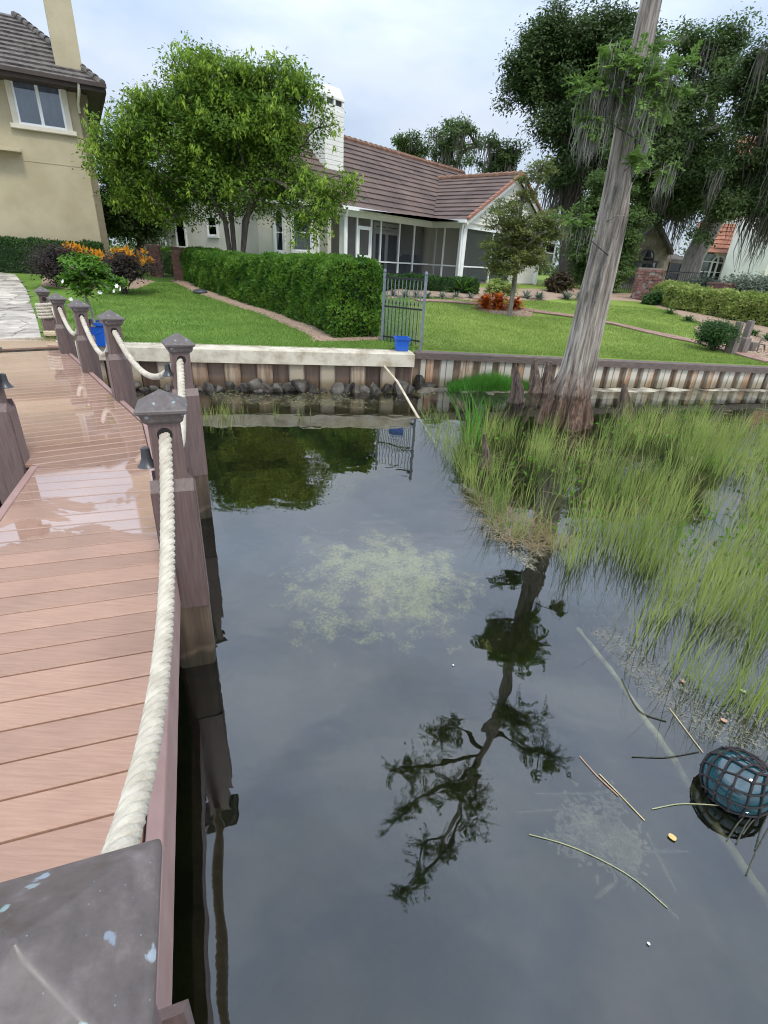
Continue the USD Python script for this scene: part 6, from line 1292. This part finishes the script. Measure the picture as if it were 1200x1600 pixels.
# ------------------------------------------------------------------ reeds and water plants
leafmat('reed', (.13, .195, .042), (.54, .57, .17), scale=1.6, trans=.4, tip=(.92, .80, .42))
leafmat('reed_dark', (.02, .035, .012), (.05, .075, .025), scale=1, trans=.15)
leafmat('reed_dead', (.22, .16, .08), (.42, .34, .20), scale=2, trans=.15)
leafmat('tuft_bright', (.06, .19, .02), (.13, .34, .05), scale=2, trans=.3)
pm('weed_mat', (.13, .12, .08), (.31, .29, .21), scale=9, rough=.8, coord='geo.position', island=(.09, .08, .055), bump=.3)
pm('weed_green', (.20, .20, .13), (.38, .37, .27), scale=9, rough=.8, coord='geo.position', island=(.08, .09, .06))
pm('algae_soft', (.36, .36, .15), (.52, .50, .26), scale=3, rough=.9, coord='geo.position')
def inpoly_px(px, n, g, dens=None):
    P = Polygon([atz(*q, 0)[:2] for q in px]).buffer(0); x0, y0, x1, y1 = P.bounds; out = []
    while sum(map(len, out)) < n:
        x, y = g.uniform(x0, x1, n * 3), g.uniform(y0, y1, n * 3); k = contains_xy(P, x, y)
        if dens is not None: k &= g.uniform(0, 1, n * 3) < dens(x, y)
        out.append(np.column_stack([x[k], y[k], np.zeros(k.sum())]))
    return np.vstack(out)[:n], P
clump = lambda s, t, w=.08: (lambda x, y: np.clip((meshkit.fbm(np.stack([x * s, y * s, x * 0], -1), 3, 5) - t) / w, .03, 1))
dense_px = [(722, 672), (742, 780), (768, 830), (800, 862), (860, 862), (930, 850), (1010, 870), (1100, 900), (1240, 930), (1420, 860), (1330, 700), (1190, 655), (1080, 648), (1000, 652), (930, 668), (880, 682), (820, 678), (770, 662)]
sparse_px = [(860, 858), (885, 900), (940, 955), (1000, 1010), (1060, 1065), (1120, 1115), (1200, 1140), (1420, 1150), (1420, 860), (1240, 905), (1100, 880), (1010, 855)]
g = rng(301)
def tufts(px, ntuft, per, rad, dens, g):
    T, _ = inpoly_px(px, ntuft, g, dens); k = np.maximum(2, g.poisson(per, len(T))); C = np.repeat(T, k, 0); o = g.normal(size=(len(C), 2)) * rad; C[:, :2] += o
    return C, o / rad, np.repeat(g.uniform(.6, 1.15, len(T)), k)
C, o_, hs_ = tufts(dense_px, 900, 8, .055, clump(2.4, .38, .14), g); n = len(C); h = g.uniform(.25, .62, n) * hs_
obj('reeds', blades(C - [0, 0, .05], h + .05, (o_ * .13 + g.normal(size=(n, 2)) * .10 + [.04, -.01]) * h[:, None], g.uniform(.0045, .0095, n), g, 4), 'reed', kind='stuff', label='dense stand of green and yellow reeds around the cypress', category='reeds')
C2, o_, hs_ = tufts(sparse_px, 420, 5, .05, clump(2.6, .44, .06), g); n = len(C2); h = g.uniform(.3, .72, n) * hs_
obj('reeds', blades(C2 - [0, 0, .10], h + .1, (o_ * .10 + g.normal(size=(n, 2)) * .12 + [.04, 0]) * h[:, None], g.uniform(.0045, .0085, n), g, 4), 'reed', kind='stuff', label='thin scattered reeds standing in open water at the right', category='reeds')
edge_px = [(655, 650), (672, 690), (712, 740), (735, 790), (752, 780), (728, 690), (700, 655)]
C3, _ = inpoly_px(edge_px, 420, g); n = len(C3); h = g.uniform(.12, .42, n)
obj('reeds', blades(C3 - [0, 0, .05], h + .05, (g.normal(size=(n, 2)) * .45 + [-.2, 0]) * h[:, None], g.uniform(.004, .008, n), g, 4), 'reed', kind='stuff', label='loose fringe of thin reeds at the left edge of the reed bed', category='reeds')
# flattened dead stalks at the foot of the reeds
C4, _ = inpoly_px(dense_px, 1500, g, clump(2.2, .42, .1)); C4b, _ = inpoly_px([(740, 770), (790, 855), (862, 862), (900, 850), (800, 800)], 500, g); C4 = np.vstack([C4, C4b]); n = len(C4); Lh = g.uniform(.15, .5, n); aa = g.uniform(0, TAU, n)
obj('dead_stalks', blades(C4 + [0, 0, .01], Lh * .18, np.column_stack([np.cos(aa), np.sin(aa)]) * Lh[:, None], g.uniform(.005, .011, n), g, 3, .4), 'reed_dead', kind='stuff', label='flattened straw coloured dead stalks at the foot of the reeds', category='dead reeds')
C5, _ = inpoly_px(dense_px, 600, g, clump(1.4, .47, .08)); n = len(C5); Hh = g.uniform(.03, .22, n)
obj('undergrowth', leafmesh(C5 + np.column_stack([g.normal(size=n) * .03, g.normal(size=n) * .03, Hh]), rand_dirs(g, n) + [0, 0, .3], rand_dirs(g, n) + [0, 0, 1], g.uniform(.04, .09, n), g.uniform(.02, .045, n)), 'leaf_bright', kind='stuff', label='low broad leaved water plants between the reeds', category='water plants')
# tall clump left of the stump, small tufts in the open water
b = atz(742, 690, 0); n = 34; C6 = b + np.column_stack([g.normal(size=n) * .09, g.normal(size=n) * .09, np.zeros(n)]); h = g.uniform(.45, 1.0, n)
obj('bulrush_clump', blades(C6, h, (g.normal(size=(n, 2)) * .22 + [-.12, 0]) * h[:, None], g.uniform(.014, .024, n), g, 5), 'tuft_bright', label='tall broad bladed clump rising behind the slim brown stump', category='bulrush')
C7 = np.vstack([atz(px, py, 0) + np.column_stack([g.normal(size=k) * s, g.normal(size=k) * s, np.zeros(k)]) for px, py, k, s in ((335, 652, 36, .16), (366, 646, 24, .14), (432, 650, 8, .05), (472, 652, 12, .06), (350, 668, 14, .1))]); n = len(C7); h = g.uniform(.10, .28, n)
obj('water_grass', blades(C7, h, g.normal(size=(n, 2)) * .15 * h[:, None], g.uniform(.006, .010, n), g, 3), 'reed', kind='stuff', label='small thin grass tufts in the shallow water by the bend post', category='water grass')
mpx = [(706, 603), (722, 575), (790, 578), (832, 590), (850, 608), (780, 612)]
x = g.uniform(1.15, 3.0, 5200); y = wall_y(x) - g.uniform(.02, .55, 5200); C8 = np.column_stack([x, y, np.zeros(5200)]); n = len(C8); h = g.uniform(.18, .46, n) * np.clip(1.15 - np.abs(x - 2.05) / 1.15, .25, 1)
obj('tall_grass', blades(C8, h, g.normal(size=(n, 2)) * .35 * h[:, None], g.uniform(.006, .012, n), g, 3), 'tuft_bright', kind='stuff', label='bright green tall grass growing at the foot of the timber wall', category='grass')
# floating mats
def flakes(px, n, seed, zr, s, dens=None, flat=.25):
    g = rng(seed); C, _ = inpoly_px(px, n, g, dens); C[:, 2] = g.uniform(*zr, n); D = unit(g.normal(size=(n, 3)) * [1, 1, flat * .5]); return leafmesh(C, D, unit(g.normal(size=(n, 3)) * flat + [0, 0, 1]), g.uniform(.6, 1.6, n) * s, g.uniform(.3, 1.0, n) * s * .5, .1)
mat_px = [(895, 955), (945, 1010), (1000, 1075), (1060, 1120), (1090, 1150), (1210, 1180), (1420, 1150), (1400, 980), (1150, 930), (1050, 910), (960, 900)]
obj('floating_weed', flakes(mat_px, 26000, 311, (-.03, .004), .018, clump(2.6, .44, .14)), 'weed_mat', kind='stuff', label='grey brown mats of floating weed between the sparse reeds', category='water weed')
edge2 = [(700, 760), (735, 800), (790, 862), (850, 905), (900, 880), (850, 850), (760, 800), (735, 740)]
obj('floating_weed', flakes(edge2, 2600, 312, (-.01, .006), .024, clump(5, .48, .07)), 'weed_mat', kind='stuff', label='broken rim of floating weed along the left edge of the reeds', category='water weed')
# yellow algae clouds under the surface
apx = [(360, 800), (400, 905), (480, 1010), (640, 1015), (770, 975), (740, 870), (640, 825), (500, 800)]
def cloudlet(px, n, seed, z, s, dens): return flakes(px, n, seed, z, s, dens, .12)
def weight(x, y):
    c = atz(600, 920, 0); d = np.hypot((x - c[0]) / .95, (y - c[1]) / .85); return np.clip((meshkit.fbm(np.stack([x * 8, y * 8, x * 0], -1), 4, 15) - .43 - .13 * d * d) / .12, 0, 1)
def algae_mat(name, c1, c2, lo, hi, am):
    L[name] = usdkit.material(stage, f'/World/Looks/{name}', {'geo': ('geometry', {}), 'at': ('attribute', {'attribute': 'cover'}), 'n': ('noise_texture', {'scale': 6.5, 'detail': 7.0, 'roughness': .62}), 'n2': ('noise_texture', {'scale': 42.0, 'detail': 4.0}),
        'm': ('math', {'math_type': 'multiply_add', 'value2': am, 'value3': -am / 2}), 'm2': ('math', {'math_type': 'multiply_add', 'value2': .5, 'value3': -.25}), 's': ('math', {'math_type': 'add'}), 's2': ('math', {'math_type': 'add'}), 'a': ('map_range', {'range_type': 'smoothstep', 'from_min': lo, 'from_max': hi, 'to_min': 0.0, 'to_max': .80, 'clamp': True}),
        'r': ('rgb_ramp', {'ramp': [(.35, c1), (.65, c2)]}), 'd': ('diffuse_bsdf', {}), 't': ('transparent_bsdf', {}), 'mx': ('mix_closure', {})},
        [('geo.position', 'n.vector'), ('geo.position', 'n2.vector'), ('n.fac', 'm.value1'), ('n2.fac', 'm2.value1'), ('at.fac', 's.value1'), ('m.value', 's.value2'), ('s.value', 's2.value1'), ('m2.value', 's2.value2'), ('s2.value', 'a.value'), ('n2.fac', 'r.fac'), ('r.color', 'd.color'), ('a.result', 'mx.fac'), ('t.BSDF', 'mx.closure1'), ('d.BSDF', 'mx.closure2')], surface='mx.closure')
algae_mat('algae_soft', (.46, .45, .13), (.72, .68, .26), .36, .86, 1.5); algae_mat('algae_olive', (.055, .062, .014), (.17, .17, .045), .40, .90, 1.0)
def algae_sheet(px, z0, cover, mat, label, seed, res=.03):
    P = Polygon([atz(*q, 0)[:2] for q in px]).buffer(.25); x0, y0, x1, y1 = P.bounds; nx, ny = int((x1 - x0) / res) + 2, int((y1 - y0) / res) + 2
    gx, gy = np.meshgrid(np.linspace(x0, x1, nx), np.linspace(y0, y1, ny), indexing='ij'); c = cover(gx, gy); zz = z0 + .10 * (c - .5) + (meshkit.fbm(np.stack([gx * 5, gy * 5, gx * 0], -1), 4, seed) - .5) * .14
    zz = np.minimum(zz, -.035); i, j = np.meshgrid(np.arange(nx - 1), np.arange(ny - 1), indexing='ij'); k = np.maximum.reduce([c[:-1, :-1], c[1:, :-1], c[:-1, 1:], c[1:, 1:]]) > .02; a = (i * ny + j)[k]
    v = np.stack([gx, gy, zz], -1).reshape(-1, 3); f = np.stack([a, a + ny, a + ny + 1, a + 1], 1); u, iv = np.unique(f.ravel(), return_inverse=True); f = iv.reshape(-1, 4); v = v[u]
    o = obj('algae_cloud', (v, f), mat, smooth=True, kind='stuff', label=label, category='algae')
    UsdGeom.PrimvarsAPI(o).CreatePrimvar('cover', Sdf.ValueTypeNames.FloatArray, 'vertex').Set(Vt.FloatArray.FromNumpy(c.reshape(-1)[u].astype(np.float32)))
_ac = atz(600, 915, -.2)
def cov1(x, y):
    d = np.hypot((x - _ac[0]) / 1.3, (y - _ac[1]) / 1.15); return np.clip((1.05 - d) * 1.1 + (meshkit.fbm(np.stack([x * 2.6, y * 2.6, x * 0], -1), 3, 15) - .5) * .8, 0, 1) * .80
algae_sheet([(330, 780), (340, 960), (450, 1060), (650, 1070), (830, 1010), (780, 840), (640, 780)], -.13, cov1, 'algae_soft', 'pale yellow green algae clouds under the surface in open water', 313)
_as = Polygon([atz(*q, 0)[:2] for q in [(250, 612), (300, 700), (330, 790), (470, 800), (600, 760), (690, 700), (660, 640), (480, 612)]])
from shapely import distance as _dist, points as _pts
def cov2(x, y):
    inn = contains_xy(_as, x, y); d = _dist(_as.boundary, _pts(np.stack([x, y], -1))) * np.where(inn, 1, -1); return np.clip(d / .5, 0, 1) * np.clip(.62 + (meshkit.fbm(np.stack([x * 1.5, y * 1.5, x * 0], -1), 3, 25) - .5) * 1.6, 0, 1)
algae_sheet([(250, 612), (300, 700), (330, 790), (470, 800), (600, 760), (690, 700), (660, 640), (480, 612)], -.16, cov2, 'algae_olive', 'olive green algae in the shallow water before the concrete wall', 314, .04)
wpx_ = [(915, 612), (1240, 618), (1240, 640), (930, 636)]
obj('floating_scum', cloudlet([(330, 606), (640, 600), (690, 612), (600, 640), (330, 628)], 11000, 315, (-.03, .004), .03, clump(1.6, .42, .06)), pm('algae_pale', (.30, .29, .13), (.46, .43, .24), scale=3, rough=.9, coord='geo.position'), kind='stuff', label='pale scum floating along the foot of the concrete wall', category='algae')
# feathery weed clump
g = rng(321); wc = atz(958, 1310, -.04); ax = []
blobs = [(g.normal() * .10, g.normal() * .075, g.uniform(.03, .075)) for _ in range(16)]
for k in range(1100):
    bx0, by0, br0 = blobs[k % 16]; b = wc + np.array([bx0 + g.normal() * br0 * .7, by0 + g.normal() * br0 * .6, g.uniform(-.035, .012)]); a = g.uniform(0, TAU); d = np.array([math.cos(a), math.sin(a), g.normal() * .25]); ax.append((b, b + d * g.uniform(.015, .045)))
for px, py, ex, ey in ((985, 1360, 1050, 1425), (960, 1380, 935, 1400), (1000, 1330, 1065, 1330), (930, 1260, 825, 1268), (940, 1240, 850, 1240), (1010, 1300, 1050, 1380)): ax += [(atz(px + (ex - px) * t, py + (ey - py) * t, -.03), atz(px + (ex - px) * (t + .35), py + (ey - py) * (t + .35), -.03)) for t in np.linspace(0, .8, 6)]
wt = thing('weed_clump', 'feathery pale pondweed clump just under the surface with straw on it', 'water weed')
obj('fronds', feather(np.array(ax), 9, .013, .0022, g, .02), 'weed_green', wt)
obj('stalks', cat([tube([a_, b_], .0014, 4) for a_, b_ in ax]), 'weed_green', wt)
def straw(label, pts, r, mat='straw', name='floating_straw', z=.004):
    P = np.array([atz(*q, z) for q in pts]); s = np.linspace(0, 1, len(P)); q_ = np.linspace(0, 1, 14); P = gaussian_filter1d(np.column_stack([np.interp(q_, s, P[:, k]) for k in range(3)]), 1, axis=0, mode='nearest')
    return obj(name, tube(P, r, 5), mat, smooth=True, label=label, category='straw')
pm('straw', (.42, .34, .18), (.58, .50, .30), scale=20, rough=.7); pm('straw_red', (.33, .20, .13), (.42, .28, .19), scale=20, rough=.7); pm('straw_green', (.26, .27, .14), (.38, .38, .22), scale=20, rough=.6); pm('straw_dark', (.03, .032, .022), (.06, .06, .04), scale=20, rough=.7)
straw('reddish straw lying across the top of the pondweed clump', [(904, 1180), (935, 1215), (968, 1245)], .0034, 'straw_red')
straw('long pale reed lying across the lower pondweed clump', [(820, 1302), (880, 1317), (930, 1338), (990, 1370), (1050, 1425)], .0022, 'straw_green')
straw('curved pale reed reaching the glass float from the left', [(1015, 1265), (1060, 1255), (1110, 1257), (1160, 1263)], .0024, 'straw_green')
straw('thin dark stem pointing at the glass float from the left', [(985, 1182), (1040, 1184), (1095, 1174)], .003, 'straw_dark')
straw('pale straw touching the upper left of the glass float', [(1045, 1105), (1075, 1145), (1100, 1178)], .003, 'straw')
straw('dark bent stem above the sunken log', [(970, 1058), (985, 1090), (1000, 1115), (1045, 1128)], .0035, 'straw_dark')
straw('short pale straw in the middle of the pondweed', [(935, 1208), (965, 1238), (1010, 1285)], .003, 'straw')
for i, (px, py, ex, ey) in enumerate(((1175, 1262, 1135, 1315), (1185, 1262, 1150, 1320), (1195, 1265, 1160, 1305), (1205, 1262, 1180, 1330), (1215, 1270, 1165, 1370))): straw(('leftmost', 'second', 'third', 'fourth', 'rightmost and longest')[i] + ' dark reed stem in the water below the glass float', [(px, py), ((px + ex) / 2 - 4, (py + ey) / 2), (ex, ey)], .0035, 'straw_dark', 'reed_stem')
pm('leaf_yellow', (.50, .30, .07), (.62, .44, .16), scale=20, rough=.5); pm('leaf_lime', (.26, .36, .10), (.36, .44, .17), scale=20, rough=.5); pm('leaf_pink', (.38, .22, .14), (.48, .30, .2), scale=20, rough=.6)
for px, py, m_, lab in ((1049, 1307, 'leaf_yellow', 'yellow fallen leaf floating right of the pondweed clump'), (1066, 1063, 'leaf_pink', 'orange pink fallen leaf on the weed mat'), (1162, 1080, 'leaf_lime', 'lime green leaf floating on the weed mat'), (1130, 1125, 'leaf_pink', 'small pink leaf on the mat above the glass float'), (708, 1039, 'petal', 'tiny white petal floating in open water'), (1013, 1474, 'petal', 'tiny white flake floating near the picture bottom')):
    p = atz(px, py, .006); a = px * .7; s = .022 if m_ != 'petal' else .007; tA = np.linspace(0, TAU, 12, endpoint=False); r = s * (1 + .25 * np.cos(tA)) * (.75 + .25 * np.abs(np.sin(tA)))
    v, f = slab(np.column_stack([r * np.cos(tA), .6 * r * np.sin(tA)]), 0, .002); c_, s_ = math.cos(a), math.sin(a); v = v @ np.array([[c_, s_, 0], [-s_, c_, 0], [0, 0, 1]]); v[:, 2] += .25 * v[:, 0] ** 2 / s * .6
    obj('fallen_leaf' if m_ != 'petal' else 'petal', (v + p, f), m_, label=lab, category='leaf' if m_ != 'petal' else 'petal')
# sunken log and leaning cane
pm('log_pale', (.22, .21, .09), (.62, .58, .32), scale=9, rough=.9, coord='geo.position', bump=.4)
lp = [atz(896, 975, -.02), atz(950, 1040, -.03), atz(1000, 1110, -.045), atz(1060, 1200, -.08), atz(1118, 1290, -.16), atz(1172, 1370, -.30), atz(1235, 1462, -.5)]
obj('sunken_log', tube(gaussian_filter1d(np.column_stack([np.interp(np.linspace(0, 6, 40), range(7), np.array(lp)[:, k]) for k in range(3)]), 2, axis=0, mode='nearest') + rng(5).normal(size=(40, 3)) * .003, (.014 + .012 * np.linspace(0, 1, 40)) * (1 + .25 * rng(6).normal(size=40) * .5), 9), 'log_pale', smooth=True, label='pale sunken pole sinking into the deep water under the glass float', category='log')
pm('cane', (.44, .34, .22), (.66, .58, .44), scale=6, rough=.6, stretch=(1, 1, 5))
cA = np.array([-.19, 9.92, .50]); cB = atz(655, 655, -.02); cC = cB + (cB - cA) * .35
obj('cane', tube([cA, (cA * .6 + cB * .4) + [.03, 0, .04], cB, cC], [.020, .020, .022, .022], 8), 'cane', smooth=True, label='pale bamboo cane leaning from the seawall into the water', category='cane')
# net covered glass float
fc = atz(1152, 1222, .075); fr = .150
gf = thing('glass_float', 'blue green glass fishing float wrapped in dark knotted net', 'float', tuple(fc))
L['float_glass'] = usdkit.material(stage, '/World/Looks/float_glass', {'p': ('principled_bsdf', {'base_color': (.006, .035, .042), 'roughness': .04, 'specular_ior_level': .9, 'coat_weight': 1.0})}, [], surface='p.BSDF')
m = trimesh.creation.icosphere(subdivisions=4, radius=fr); obj('glass_ball', (np.array(m.vertices) * [1, 1, .97], np.array(m.faces)), 'float_glass', gf, smooth=True)
pm('net_cord', (.010, .007, .007), (.028, .019, .018), scale=60, rough=.8)
g = rng(331); Rn = fr * 1.03; axn = unit(np.array([.55, -.25, .8])); Xn = unit(np.cross(axn, [0, 0, 1.0])); Yn = np.cross(axn, Xn)
nm, nr = 11, 9; node = {}
for i in range(nr + 1):
    th = math.pi * (.07 + .86 * i / nr)
    for j in range(nm):
        ph = TAU * (j + (i % 2) * .5) / nm + g.normal() * .04; node[i, j] = (axn * math.cos(th) + Xn * math.sin(th) * math.cos(ph) + Yn * math.sin(th) * math.sin(ph)) * Rn
cords, knots = [], []
for i in range(nr):
    for j in range(nm):
        for j2 in ((j, (j + 1) % nm) if i % 2 else ((j - 1) % nm, j)):
            p, q_ = node[i, j], node[i + 1, j2]; t = np.linspace(0, 1, 6)[:, None]; P = unit(p * (1 - t) + q_ * t) * Rn; cords.append(tube(P, .0048, 6))
for (i, j), p in node.items():
    s = trimesh.creation.icosphere(subdivisions=1, radius=.0085); knots.append((np.array(s.vertices) + p, np.array(s.faces)))
obj('net', cat(cords), 'net_cord', gf, smooth=True); obj('knots', cat(knots), 'net_cord', gf, smooth=True)
# stubs of post sleeves beside the nearest post
L['endgrain'] = usdkit.material(stage, '/World/Looks/endgrain_rings', {'tc': ('texture_coordinate', {}), 'map': ('mapping', {'location': (-.19, .035, 0)}), 'w': ('wave_texture', {'wave_type': 'rings', 'rings_direction': 'z', 'scale': 22.0, 'distortion': 1.5, 'detail': 3.0}), 'r': ('rgb_ramp', {'ramp': [(.0, (.24, .155, .11)), (1, (.42, .31, .235))]}), 'p': ('principled_bsdf', {'roughness': .75})},
    [('tc.object', 'map.vector'), ('map.vector', 'w.vector'), ('w.fac', 'r.fac'), ('r.color', 'p.base_color')], surface='p.BSDF')
obj('timber_end', slab(rect(.19, -.035, .09, .09), -.9, -.20, .006), 'endgrain', '/World/dock_post')
